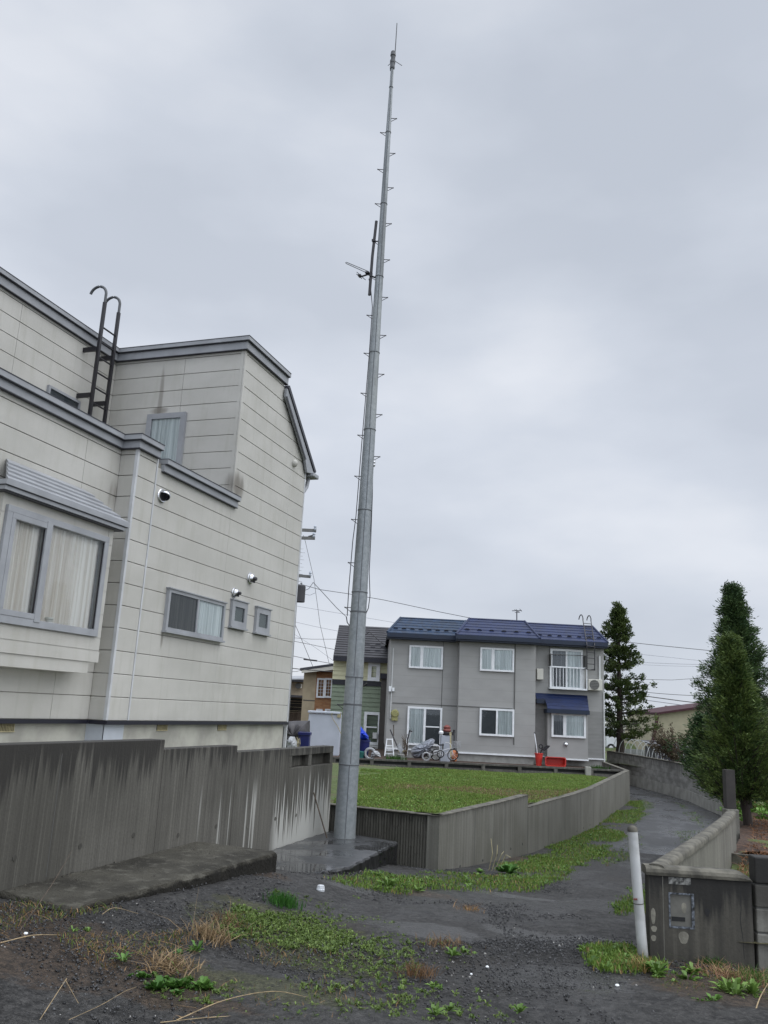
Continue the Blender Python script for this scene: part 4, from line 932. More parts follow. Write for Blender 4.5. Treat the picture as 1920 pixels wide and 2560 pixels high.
def patch(px, py, rl, rz, mat, name, dd=0, par=None):
    l0, z0 = fpx(px, py); q = MB(); q.add([fg.P(l0 + rl * math.cos(t) * (1 + .12 * math.sin(3 * t)), z0 + rz * math.sin(t) * (1 + .1 * math.cos(2 * t)), .0012 + dd) for t in np.linspace(0, 6.28, 21)[:-1]], [tuple(range(20))]); q.build(name, mat, par or GW)
MT['bare'] = simple('bare_pale_plaster', (.20, .19, .155), .85, .3, 14, bump=.3)
patch(1709, 2344, .034, .045, 'bare', 'bare_patch'); patch(1633, 2290, .016, .06, 'bare', 'bare_patch'); patch(1635, 2322, .020, .022, 'bare', 'bare_patch'); patch(1634, 2345, .018, .022, 'bare', 'bare_patch'); patch(1711, 2271, .017, .040, 'bare', 'bare_patch', -.0122, lbo)
q = MB(); l0, z0 = fpx(1662, 2375); l1, z1 = fpx(1775, 2392); fg.box(q, .04, Lg - .18, -1.72, -1.635, .004, .045); q.build('footing_lip', 'mailwall', GW, bevel=.012)
q = MB(); ck = [fpx(x, y) for x, y in ((1849, 2222), (1852, 2270), (1850, 2300), (1857, 2350), (1860, 2398))]
for (a, b_) in zip(ck[:-1], ck[1:]): q.add([fg.P(a[0], a[1], .0012), fg.P(a[0] + .004, a[1], .0012), fg.P(b_[0] + .004, b_[1], .0012), fg.P(b_[0], b_[1], .0012)], [(0, 1, 2, 3)])
q.build('crack', 'void', GW)
# taller block wall at the right edge
BW = thing('block_wall', (.55, 7.04, -1.65), 'concrete block wall with a dark cap course at the right edge beside the mailbox wall', 'wall')
fb = Fr(Vector((.553, 7.035, 0)), dg, ng)
zc = [-1.95]; 
for py in (2331, 2269, 2209, 2141): zc.append(fb.px(1884, py)[1])
for i in range(4):
    l = 0
    while l < 1.9:
        w = .62 if (i % 2 == 0 or l > 0) else .36
        q = MB(); fb.box(q, l, l + w - .006, zc[i] + .004, zc[i + 1] - .004 if i < 3 else zc[4], -.12, 0.01 if i < 3 else .018); q.build('block' if i < 3 else 'cap_block', 'bigblock' if i < 3 else 'mailwall', BW, bevel=.010); l += w
q = MB(); fb.box(q, .005, 1.85, -1.9, zc[3], -.11, .001); q.build('mortar', 'seamdark', BW)
# garden soil, kerb, far lawn on the right
def garden_sheet():
    gx = np.concatenate([np.linspace(0, 1, 40)]); V = []; ys = list(np.arange(7.0, 16, .12)) + list(np.geomspace(16, 90, 50))
    for y in ys:
        xl = np.interp(y, [7.0, 7.7, 8.85, 9.85, 10.85, 11.75, 12.3, 20, 26, 31, 36, 45, 90], [-.06, .09, .30, .47, .63, .72, .82, 1.35, 1.62, .95, -.9, -5, -20])
        for u in gx:
            x = xl + (3 + y * 1.2 - xl) * u ** 1.6; V.append((x, y, -1.44 - .012 * max(0, y - 12) * (y < 60) + .01 * float(rough2(x, y))))
    nx = 40; i = np.arange(nx * len(ys)).reshape(len(ys), nx); Q = np.stack([i[:-1, :-1], i[:-1, 1:], i[1:, 1:], i[1:, :-1]], -1).reshape(-1, 4)
    o = raw('garden_ground', V, Q, 'lawn', smooth=True); o['kind'] = 'structure'
garden_sheet()
def garden_z(x, y): return -1.44 - .012 * max(0, y - 12)
k0, k1 = at_z(1786, 2131, -1.40), at_z(1925, 2148, -1.40); dk = (k1 - k0).normalized(); fk = Fr(Vector((k0.x, k0.y, 0)), dk, Vector((dk.y, -dk.x, 0)))
q = MB(); fk.box(q, -.03, (k1 - k0).length + 1.2, -1.6, -1.385, -.06, 0); tag(q.build('garden_kerb', 'coping', bevel=.006), 'narrow concrete kerb between the bark mulch and the weedy bed', 'kerb')
# mulch bed under the conifers
def mulch_bed():
    V = []; nx, ny = 36, 40; a = Vector((k0.x, k0.y, 0))
    for j in range(ny + 1):
        for i in range(nx + 1):
            u, v = i / nx, j / ny; y = k0.y + .08 + 6.6 * v + u * .3; xl = float(np.interp(y, [9, 10.85, 11.75, 12.3, 20], [.40, .63, .72, .82, 1.35])); x = xl + 3.8 * u
            V.append((x, y, garden_z(x, y) + .035 + .03 * float(rough2(x * 2, y * 2)) * .35))
    i = np.arange((nx + 1) * (ny + 1)).reshape(ny + 1, nx + 1); Q = np.stack([i[:-1, :-1], i[:-1, 1:], i[1:, 1:], i[1:, :-1]], -1).reshape(-1, 4)
    o = raw('mulch_bed', V, Q, 'mulch', smooth=True); o['kind'] = 'structure'
mulch_bed()
# dark gate post on its block
wp = 12.2; pc0, pc1 = at_w(1818, 2022, wp), at_w(1841, 2022, wp); tpz = at_w(1828, 1925, wp).z
c = (pc0 + pc1) / 2; fq = Fr(Vector((c.x, c.y, 0)), Rh, -Fh); GP = thing('gate_post', (c.x, c.y, -1.9), 'dark square gate post on a grey concrete base, beside the front conifer trunk', 'post')
q = MB(); hw = (pc1 - pc0).length / 2; fq.box(q, -hw, hw, pc0.z, tpz, -.12, 0); q.build('post', simple('dark_brown_post', (.030, .026, .024), .7, .2), GP)
q = MB(); fq.box(q, -hw - .02, hw + .03, -2.1, pc0.z - .003, -.15, .02); q.build('base_block', 'railwall', GP, bevel=.01)
# curved block wall beyond the path
bw_ = [(1.42, 23.5), (1.48, 25.2), (1.34, 26.75), (.98, 28.72), (.59, 30.92), (.07, 33.08), (-.72, 35.41), (-1.55, 37.75), (-2.7, 40.5)]
CB = thing('block_boundary_wall', (.6, 31, -2.5), 'long curved grey block wall on a pale footing beyond the wet path', 'wall')
for i, (a, b_) in enumerate(zip(bw_[:-1], bw_[1:])):
    a, b_ = Vector((*a, 0)), Vector((*b_, 0)); d = (b_ - a).normalized(); n = Vector((-d.y, d.x, 0)) ; n = n if n.x < 0 else -n; f = Fr(a, d, n); L = (b_ - a).length
    q = MB(); f.box(q, 0, L - .006, -2.7, -2.12, -.15, .02); q.build('footing', 'cleanconc', CB)
    q = MB(); q2 = MB(); zt_ = -1.33; z = -2.118; r = 0
    while z < zt_ - .05:
        z2 = min(z + .19, zt_); l = -.2 * (r % 2) 
        while l < L - .01:
            f.box(q, max(l, 0) + .004, min(l + .39, L) - .004, z + .004, z2 - .003, -.12, rnd.uniform(-.003, .003)); l += .39
        z = z2; r += 1
    q.build('block_courses', 'block', CB); f.box(q2, 0, L, -2.118, zt_ - .01, -.11, -.008); q2.build('mortar', 'seamdark', CB)
    q = MB(); f.box(q, 0, L - .004, zt_ + .001, zt_ + .03, -.13, .012); q.build('cap', 'coping', CB)

# ================================================================== BLUE-ROOFED HOUSE
W2, W1, W3 = 33.6, 34.15, 34.15
f1, f2, f3 = FW(W1), FW(W2), FW(W3)
ZY = -1.80
c = f2.P(f2.px(1240, 1900)[0], ZY)
BH = thing('blue_roof_house', c, 'mid grey two-storey house with navy blue metal roofs behind the lawn', 'house')
lA, _ = f1.px(970, 1740); lB, _ = f2.px(1146, 1740); lC, _ = f2.px(1338.5, 1740); lD, _ = f3.px(1510.5, 1760); lB1 = f1.px(1146, 1740)[0]; lC3 = f3.px(1338.5, 1740)[0]
ze1 = f1.px(1060, 1596)[1]; ze2 = f2.px(1240, 1601)[1]; ze3 = f3.px(1420, 1612)[1]
zw1 = f2.px(1240, 1886)[1]; zw3 = f3.px(1440, 1895)[1]; DP = 8.5
def wallblk(fr, l0, l1, z0, z1, dep, mat='bwall', name='wall', gap=.0):
    q = MB(); fr.box(q, l0, l1, z0, z1, -dep, 0); return q.build(name, mat, BH)
wallblk(f1, lA, lB1 + .6, zw1, ze1 + .2, DP); wallblk(f2, lB, lC, zw1, ze2 + .2, DP + .5); wallblk(f3, lC3 - .6, lD, zw3, ze3 + .2, DP - .02)
q = MB(); f1.box(q, lA + .04, lB1, ZY - .4, zw1 - .001, -DP, -.04); f2.box(q, lB + .02, lC - .04, ZY - .4, zw1 - .001, -3, -.04); f3.box(q, lC3 - .5, lD - .04, ZY - .4, zw3 - .001, -3, -.04); q.build('foundation', 'bfound', BH)
q = MB(); f2.box(q, lB - .03, lC + .03, zw1 - .03, zw1 + .03, .001, .045); f1.box(q, lA - .02, lB1 - .02, zw1 - .03, zw1 + .03, .001, .045); f3.box(q, lC3 + .02, lD + .02, zw3 - .025, zw3 + .025, .001, .04); q.build('base_flashing', 'white', BH)
q = MB()   # siding joints
for fr, l0, l1, zs in ((f1, lA, lB1, ze1), (f2, lB, lC, ze2), (f3, lC3, lD, ze3)):
    z = zw1 + .3
    while z < zs: fr.box(q, l0, l1, z, z + .008, .0005, .002); z += .42
q.build('siding_joints', simple('wall_joint', (.25, .25, .236), .8, 0), BH)
q = MB(); l = f1.px(1105, 1700)[0]; f1.box(q, l, l + .02, f1.px(1105, 1860)[1], ze1, .002, .012); l = f2.px(1285.7, 1700)[0]; f2.box(q, l, l + .03, f2.px(1286, 1862)[1], ze2, .0021, .03)
zz0, zz1 = f1.px(985, 1757)[1], f2.px(1281, 1767)[1]; f1.box(q, f1.px(981, 1757)[0], lB1, zz0 - .012, zz0 + .012, .002, .02); f2.box(q, lB, f2.px(1281, 1767)[0], zz0 - .012, zz0 + .012, .0021, .02)
l = f3.px(1373, 1640)[0]; f3.box(q, l, l + .015, f3.px(1373, 1725)[1], ze3, .002, .006)
q.build('wall_cable', 'seamdark', BH)
q = MB(); f3.box(q, lC3, lD + .001, zw3 + .03, f3.px(1490, 1779)[1], .0025, .006); q.build('lower_wall_panel', 'bwall2', BH)
# hipped metal roofs in stepped courses
def mansard(fr, le0, le1, ze, lr0, lr1, zr, dr, mat, ng, zg, th=.16, proud=.42, n=6):
    q = MB(); P = fr.P
    for k in range(n):
        t0, t1 = k / n, (k + 1) / n; L0, L1 = le0 + (lr0 - le0) * t0, le1 + (lr1 - le1) * t0; M0, M1 = le0 + (lr0 - le0) * t1, le1 + (lr1 - le1) * t1
        za, zb = ze + (zr - ze) * t0 + .022, ze + (zr - ze) * t1; da, db = proud - (proud + dr) * t0, proud - (proud + dr) * t1
        q.hexa([P(L0, za - .06, da), P(L1, za - .06, da), P(M1, zb - .06, db), P(M0, zb - .06, db), P(L0, za, da), P(L1, za, da), P(M1, zb, db), P(M0, zb, db)])
    ro = q.build('roof', mat, BH)
    q = MB(); ca, cb_ = (zr - .01), -dr
    q.add([P(le0, ze, proud), P(le1, ze, proud), P(lr1, zr, -dr), P(lr0, zr, -dr), P(lr0, zr, -DP), P(lr1, zr, -DP), P(le0, ze, -DP), P(le1, ze, -DP)], [(0, 3, 4, 6), (1, 7, 5, 2), (3, 2, 5, 4)]); q.build('roof_sides', mat, ro)
    q = MB(); fr.box(q, le0, le1, ze - th, ze + .0, -.3, proud + .03); fr.box(q, le0 + .02, le1 - .02, ze - th - .06, ze - th - .001, -.2, proud - .04); q.build('eave_fascia', 'eave', ro)
    for (a, b_) in (((le0, ze, proud), (lr0, zr, -dr)), ((le1, ze, proud), (lr1, zr, -dr))):
        q = MB(); q.tube([P(*a) + Zv * .02, P(*b_) + Zv * .02], .045, 6); q.build('hip_cap', mat, ro)
    q = MB(); q.tube([P(lr0, zr + .01, -dr), P(lr1, zr + .01, -dr)], .04, 6); q.build('ridge_cap', mat, ro)
    t = (zg - ze) / (zr - ze); d = proud - (proud + dr) * t; a = le0 + (lr0 - le0) * t; b_ = le1 + (lr1 - le1) * t
    for k in range(ng):
        l = a + (b_ - a) * (k + .55) / (ng + .1); w = .11
        q = MB(); q.prism([P(l - w, zg, d - .02), P(l + w, zg, d - .02), P(l + w * .5, zg + .055, d - .0), P(l - w * .5, zg + .055, d - .0)], fr.n * .04); q.build('snow_guard', 'drip', ro)
    return ro
def rp(fr, dr, x, y): q = FW((fr.O.dot(Fh)) + dr); return q.px(x, y)
def doroof(fr, e0, e1, r0, r1, dr, mat, ng, yg, proud=.42):
    fe = FW(fr.O.dot(Fh) - proud); a, za = fe.px(*e0); b_, zb = fe.px(*e1); fr_ = FW(fr.O.dot(Fh) + dr); c_, zc_ = fr_.px(*r0); d_, zd = fr_.px(*r1)
    fm = FW(fr.O.dot(Fh) - proud * .2); return mansard(fr, a, b_, (za + zb) / 2, c_, d_, (zc_ + zd) / 2, dr, mat, ng, fm.px(*yg)[1], proud=proud)
doroof(f1, (968, 1581.5), (1142, 1590), (1001.5, 1545), (1164, 1553), 1.2, 'roofblue2', 8, (1060, 1575))
doroof(f3, (1342, 1599), (1519.5, 1606), (1316, 1559), (1480.5, 1566), 1.2, 'roofblue', 7, (1430, 1593))
doroof(f2, (1140, 1587), (1350, 1596.5), (1173.6, 1547.5), (1311.5, 1553.5), 1.3, 'roofblue', 6, (1240, 1577.5), proud=.45)
# windows
window(BH, f1, *wpx(f1, (1024, 1613), (1106, 1674)), fw=.07, mull=(.36,), mw=.12, back=[('curtainw', 'c')] * 2, proud=.09)
window(BH, f2, *wpx(f2, (1200.6, 1618.5), (1284.3, 1681)), fw=.07, mull=(.36,), mw=.12, back=[('curtainw', 'c')] * 2, proud=.09)
window(BH, f2, *wpx(f2, (1199, 1769.5), (1284.3, 1842.5)), fw=.075, mull=(.5,), mw=.07, back=[('dkpane', 's'), ('curtainw', 'c')], proud=.09)
dw = window(BH, f1, *wpx(f1, (1019.5, 1765.5), (1102.4, 1866)), fw=.075, mull=(.5,), mw=.09, back=[('curtainw', 'c'), ('dkpane', 's')], proud=.09, name='patio_door')
q = MB(); a_, z_ = f1.px(1064, 1816); b_, _ = f1.px(1098, 1816); f1.box(q, a_, b_, z_ - .03, z_ + .02, .05, .085); q.build('rail', 'white', dw)
bwn = window(BH, f3, *wpx(f3, (1375, 1621.5), (1456, 1725)), fw=.08, mull=(.5,), mw=.07, back=[('curtaing', 'c'), ('curtainw', 'c')], proud=.09, name='balcony_window')
q = MB(); l0, l1, z0, z1 = wpx(f3, (1371, 1666.5), (1464, 1728)); f3.box(q, l0, l1, z1 - .035, z1 + .015, .25, .30); f3.box(q, l0, l1, z0 + .02, z0 + .08, .02, .30)
for l in (l0, l1 - .04): f3.box(q, l, l + .04, z0 + .081, z1 - .036, .26, .295); f3.box(q, l, l + .04, z1 - .03, z1 + .01, .01, .249)
bal = q.build('balcony_rail', 'white', BH)
for k in range(1, 11):
    q = MB(); l = l0 + (l1 - l0) * k / 11; f3.box(q, l - .01, l + .01, z0 + .081, z1 - .036, .265, .285); q.build('baluster', 'white', bal)
q = MB(); a_, z_ = f3.px(1369, 1637); b_, z2 = f3.px(1465, 1641); q.tube([f3.P(a_, z_, .35), f3.P(b_, z2, .35)], .015, 6); f3.box(q, a_ + .05, a_ + .08, z_ - .45, z_ + .03, .01, .35); f3.box(q, b_ - .1, b_ - .07, z_ - .45, z_ + .03, .01, .35); q.build('laundry_pole', 'seamdark', BH)
# boxes on the wall
q = MB(); f3.box(q, *[v for v in wpx(f3, (1340, 1671.7), (1356, 1700))], .02, .22); o = q.build('wall_heater', 'acw', BH, bevel=.02)
acf = wpx(f3, (1466, 1698), (1501, 1727.5)); q = MB(); f3.box(q, *acf, .06, .32); ac = q.build('air_conditioner', 'acw', BH, bevel=.02)
l, z = f3.px(1481, 1712.5); q = MB(); q.lathe(f3.P(l, z, .321), [(.19, 0), (.19, .012), (.17, .014)], 24, -Fh); q.build('fan_grille', 'seamdark', ac)
q = MB(); 
for k in range(6): f3.box(q, l - .17 + abs(k - 2.5) * .016, l + .17 - abs(k - 2.5) * .016, z - .16 + k * .06, z - .15 + k * .06, .336, .342)
q.build('grille_bars', 'bfound', ac)
q = MB(); l, z = f3.px(1499, 1640); f3.box(q, l - .05, l + .02, f3.px(1500, 1700)[1], z, .01, .08); l2 = f1.px(979, 1700)[0]; q.build('conduit_pipe', 'pipew', BH); q = MB(); f1.box(q, l2, l2 + .035, f1.px(979, 1797)[1], f1.px(982, 1620)[1], .01, .045); q.build('conduit_pipe', 'pipew', BH)
l2, z0 = f3.px(1510, 1770); q = MB(); f3.box(q, lD - .04, lD + .005, ZY, f3.px(1510, 1730)[1], .006, .05); q.build('downpipe', 'pipew', BH)
l, z = f1.px(987, 1785); q = MB(); q.lathe(f1.P(l, z + .02, .01), [(.16, 0), (.16, .08), (.12, .14)], 12, -Fh); f1.box(q, l - .12, l + .12, z - .25, z - .1, .01, .12); q.build('electric_meter', 'meter', BH)
q = MB(); l, z = f1.px(975, 1722); f1.box(q, l - .05, l + .05, z - .1, z + .1, .02, .12); l, z = f1.px(983.5, 1723); f1.box(q, l - .05, l + .04, z - .08, z + .06, .02, .12); q.build('cable_box', 'white', BH)
q = MB(); l, z = f3.px(1408, 1860); q.lathe(f3.P(l, z, .42), [(.09, 0), (.09, .02), (.06, .06), (.07, .09), (.03, .12)], 14, -Fh); q.build('flue_vent', 'chrome', BH)
# projecting lower bay with its own roof
f4 = FW(W3 - .42); l0, l1, zb0, zb1 = wpx(f4, (1369, 1779), (1470, 1899)); zb0 = zw3 - .02
q = MB(); f3.box(q, l0, l1, zb0, zb1 + .25, -.1, .42); q.build('bay', 'bwall', BH)
q = MB(); f3.box(q, l0 - .02, l1 + .02, zb0 - .05, zb0 - .001, -.05, .46); q.build('bay_flashing', 'white', BH)
window(BH, f4, *wpx(f4, (1378, 1782), (1463.5, 1846)), fw=.075, mull=(.37,), mw=.12, back=[('curtaing', 'c'), ('curtainw', 'c')], proud=.09)
q = MB(); q2 = MB(); fo = FW(W3 - .72); ra, zt_ = f3.px(1338, 1732); rb, _ = f3.px(1468, 1737); ea, ez = fo.px(1369, 1772); eb, _ = fo.px(1472.5, 1775); P = f3.P; ea0 = fo.px(1367.5, 1749)[0]
n = 5
for k in range(n):
    t0, t1 = k / n, (k + 1) / n; z0_, z1_ = ez + (zt_ - ez) * t0 + .02, ez + (zt_ - ez) * t1; d0, d1 = .72 * (1 - t0), .72 * (1 - t1); x0 = ea + (0) * t0; xa = [ea, ea, ea - .02, ra, ra][k]
    q.hexa([P(xa, z0_ - .05, d0), P(eb + (rb - eb) * t0, z0_ - .05, d0), P(eb + (rb - eb) * t1, z1_ - .05, d1), P(xa, z1_ - .05, d1), P(xa, z0_, d0), P(eb + (rb - eb) * t0, z0_, d0), P(eb + (rb - eb) * t1, z1_, d1), P(xa, z1_, d1)])
br = q.build('bay_roof', 'roofblue', BH); q = MB(); f3.box(q, ea - .02, eb + .02, ez - .15, ez + .0, .05, .75); zr_ = ez + (zt_ - ez) * .6; f3.box(q, ra, ea - .021, zr_ - .16, zr_ - .0, .02, .31); q.build('eave_fascia', 'eave', br)
# ladder on the right roof
lw = FW(W3 - .62); rl = MB(); pa = [lw.px(x, y) for x, y in ((1467.5, 1674), (1464.6, 1612))]; pb = [lw.px(x, y) for x, y in ((1487, 1676), (1484, 1614))]
rr = FW(W3 + .9); ta, tb_ = rr.px(1458.5, 1558), rr.px(1478.5, 1560)
def ladpath(p, t): return [lw.P(p[0][0], p[0][1]), lw.P(p[0][0], p[1][1]), rr.P(t[0], t[1])]
A_, B_ = ladpath(pa, ta), ladpath(pb, tb_)
for pth in (A_, B_):
    d = (pth[2] - pth[1]).normalized(); c0 = pth[2] + d * .25; hook = [c0 + Zv * (.10 + .15 * math.sin(t)) + Fh * (.15 - .15 * math.cos(t)) - Rh * (.03 * t) for t in np.linspace(0, 3.4, 9)]
    rl.tube(pth + [c0] + hook, .022, 6)
rlo = rl.build('roof_ladder', 'black', BH)
for k in range(11):
    t = k / 10; q = MB()
    a_, b_ = (A_[0].lerp(A_[1], t / .42), B_[0].lerp(B_[1], t / .42)) if t < .42 else (A_[1].lerp(A_[2], (t - .42) / .58), B_[1].lerp(B_[2], (t - .42) / .58)); q.tube([a_, b_], .015, 6); q.build('rung', 'black', rlo)
for zf in (.05, .95):
    for pth in (A_, B_):
        q = MB(); p = pth[0].lerp(pth[1], zf); q.tube([p, p + Fh * .6], .02, 6); q.build('bracket', 'black', rlo)
# roof aerial: rests on the roof
q = MB(); fa = FW(W2 + 3); p = lambda x, y: fa.P(*fa.px(x, y)); q.tube([p(1292, 1560), p(1292, 1528)], .025, 6); q.tube([p(1280, 1527), p(1304, 1526)], .018, 6); q.tube([p(1286, 1524), p(1300, 1531)], .012, 5); q.tube([p(1290, 1523), p(1296, 1530)], .012, 5); q.tube([p(1299, 1522), p(1305, 1529)], .012, 5); q.tube([p(1287, 1531), p(1298, 1531)], .012, 5)
tag(q.build('tv_aerial', 'wire'), 'small television aerial on the navy blue roof behind the middle block', 'aerial')

# ================================================================== HOUSES FURTHER BACK
def fbx(parent, fr, tl, br, d0, d1, name, mat, bevel=0):
    l0, l1, z0, z1 = wpx(fr, tl, br); q = MB(); fr.box(q, l0, l1, z0, z1, d0, d1); return q.build(name, mat, parent, bevel=bevel)
# sage green and cream house
g = FW(40.5); c = g.P(g.px(930, 1860)[0], -2.3)
GH = thing('green_siding_house', c, 'cream and sage green house with a charcoal roof, right of the mast', 'house')
l0, _ = g.px(884, 1700); l1, zt_ = g.px(990, 1648); l0 = l0 - 1
def lap(fr, l0, l1, z0, z1, mat, step=.16, name='wall', par=None):
    q = MB(); z = z0
    while z < z1 - .01:
        z2 = min(z + step, z1); q.prism([fr.P(l0, z, .035), fr.P(l0, z2, .008), fr.P(l0, z2, -.05), fr.P(l0, z, -.05)], fr.u * (l1 - l0)); z = z2
    return q.build(name, mat, par)
zm = g.px(930, 1709)[1]; lap(g, l0, l1, zm + .12, zt_, 'cream', .2, par=GH); lc = g.px(953, 1780)[0]; lap(g, l0, lc, -2.3, zm - .12, 'green', .2, par=GH)
q = MB(); g.box(q, l0, l1 + 2, -2.3, zt_, -6, -.051); q.build('wall_core', 'seamdark', GH)
q = MB(); g.box(q, l0, lc + .05, zm - .12, zm + .12, -.05, .06); q.build('band', 'navy', GH)
fbx(GH, g, (953.5, 1691), (970.5, 1880), -.05, .3, 'corner_column', 'brown'); fbx(GH, g, (951, 1684), (972, 1698), -.05, .42, 'column_cap', 'navy')
q = MB(); zr = FW(44).px(940, 1567)[1]; ze = g.px(940, 1647)[1]; n = 14
for k in range(n):
    t0, t1 = k / n, (k + 1) / n; q.hexa([g.P(l0, ze + (zr - ze) * t0 + .0, .5 - 4 * t0), g.P(l1 + 2, ze + (zr - ze) * t0, .5 - 4 * t0), g.P(l1 + 2, ze + (zr - ze) * t1 - .05, .5 - 4 * t1), g.P(l0, ze + (zr - ze) * t1 - .05, .5 - 4 * t1), g.P(l0, ze + (zr - ze) * t0 + .04, .5 - 4 * t0), g.P(l1 + 2, ze + (zr - ze) * t0 + .04, .5 - 4 * t0), g.P(l1 + 2, ze + (zr - ze) * t1, .5 - 4 * t1), g.P(l0, ze + (zr - ze) * t1, .5 - 4 * t1)])
gr = q.build('roof', 'roofgrey', GH); q = MB(); g.box(q, l0, l1 + 2, ze - .2, ze - .002, .1, .52); q.build('eave_fascia', 'navy', gr)
for row, (y, xs) in enumerate(((1614, (919, 945, 969)), (1621.5, (932, 958)), (1629.5, (919, 944, 971)))):
    for x in xs:
        t = (1647 - y) / 80; fr = FW(40.0 + 4 * t); l, z = fr.px(x, y); q = MB(); q.prism([fr.P(l - .2, z - .05, .02), fr.P(l + .2, z - .05, .02), fr.P(l + .1, z + .08, .03), fr.P(l - .1, z + .08, .03)], fr.n * .08); q.build('snow_guard', 'drip', gr)
window(GH, g, *wpx(g, (921, 1656), (948.5, 1703.5)), fw=.17, back=[('frosted', 's')], proud=.13)
window(GH, g, *wpx(g, (911, 1779), (948.8, 1863)), fw=.13, back=[('dkpane', 's')], proud=.13)
q = MB(); l0_, z_ = g.px(914, 1817); l1_, _ = g.px(942, 1817); g.box(q, l0_, l1_, z_ - .03, z_ + .03, .12, .14); q.build('rail', 'white', GH)
q = MB(); a = g.px(903, 1720); b_ = g.px(917, 1709); q.tube([g.P(*a, .1), g.P(*b_, .5)], .03, 6); q.build('stay', 'seamdark', GH)
fbx(GH, g, (932, 1831), (941.5, 1846), .15, .4, 'meter_box', 'pipew')
q = MB(); l0_, z_ = g.px(905, 1863); l1_, z2 = g.px(968, 1867); g.box(q, l0_, l1_, z_ - .05, z_ + .02, .05, .2)
for x in (927, 938, 942): l = g.px(x, 1875)[0]; g.box(q, l - .04, l + .04, -2.3, z_ - .051, .08, .16)
q.build('base_pipework', 'pipew', GH)
# beige and brick house
g = FW(47); c = g.P(g.px(800, 1800)[0], -2.3)
EH = thing('beige_brick_house', c, 'beige house with brown brick facing and three tall white windows, left of the mast', 'house')
fbx(EH, g, (761, 1672), (793, 1880), -7, 0, 'wall', 'beige'); fbx(EH, g, (793, 1664), (851, 1880), -7, .04, 'brick_wall', 'brick'); fbx(EH, g, (851.2, 1662), (905, 1880), -7, .01, 'wall', 'beige')
q = MB(); a = g.px(752, 1676); b_ = g.px(905, 1655); P = g.P
q.hexa([P(a[0], a[1] - .02, -7), P(b_[0], b_[1] - .02, -7), P(b_[0], b_[1] - .02, .6), P(a[0], a[1] - .02, .6), P(a[0], a[1] + .1, -7), P(b_[0], b_[1] + .1, -7), P(b_[0], b_[1] + .1, .6), P(a[0], a[1] + .1, .6)]); er = q.build('roof', 'drip', EH)
q = MB(); q.hexa([P(a[0] + .1, a[1] - .16, .5), P(b_[0], b_[1] - .30, .5), P(b_[0], b_[1] - .30, .58), P(a[0] + .1, a[1] - .16, .58), P(a[0] + .1, a[1] - .021, .5), P(b_[0], b_[1] - .021, .5), P(b_[0], b_[1] - .021, .58), P(a[0] + .1, a[1] - .021, .58)]); q.build('bargeboard', 'whitew', er)
q = MB(); l0_, z_ = g.px(758, 1750); l1_, _ = g.px(792, 1750); g.box(q, l0_, l1_, z_ - .02, z_ + .02, .001, .02); q.build('render_joint', 'seamdark', EH)
for x0, x1 in ((793.5, 811), (813, 829.5), (831, 848)): window(EH, g, *wpx(g, (x0, 1695), (x1, 1745)), fw=.09, back=[('dkpane', 's')], proud=.12, bars=5)
for x0, x1 in ((791, 805), (813, 840)): window(EH, g, *wpx(g, (x0, 1772), (x1, 1800)), fw=.09, back=[('dkpane', 's')], proud=.12)
# old brown house at the house corner
g = FW(60); c = g.P(g.px(745, 1800)[0], -2.4)
OH = thing('old_brown_house', c, 'old tan and dark wood house glimpsed in the gap beside the big grey house', 'house')
fbx(OH, g, (715, 1697), (763, 1880), -8, 0, 'wall', 'tan'); fbx(OH, g, (713, 1700), (765, 1706), .0, 1.2, 'eave', 'drip')
q = MB(); a = g.px(712, 1701); b_ = g.px(768, 1701); q.prism([g.P(a[0], a[1], 1.3), g.P(b_[0], b_[1], 1.3), g.P(b_[0], b_[1] + .45, -6), g.P(a[0], a[1] + .45, -6)], Zv * .08); q.build('roof', 'trimblue', OH)
oc = fbx(OH, g, (742.5, 1710), (755, 1720.5), .1, .6, 'air_conditioner', 'acw'); q = MB(); l, z = g.px(747.5, 1715); q.lathe(g.P(l, z, .601), [(.2, 0), (.2, .03), (.12, .04)], 14, -Fh); q.build('fan_grille', 'seamdark', oc)
fbx(OH, g, (712, 1737), (764, 1745), .0, 1.6, 'lean_to_roof', 'roofgrey'); fbx(OH, g, (714, 1746), (762, 1752), .001, .3, 'opening', 'void')
for k in range(6): fbx(OH, g, (714, 1753 + k * 4.6), (762, 1755 + k * 4.6), .1, .5, 'stacked_board', 'beige' if k % 2 else 'wood')
fbx(OH, g, (714, 1753), (762, 1781), .001, .1, 'dark_store', 'void')
for k in range(9): fbx(OH, g, (719 + k * 4.8, 1781), (723 + k * 4.8, 1870), .5, .56, 'fence_board', 'wood')
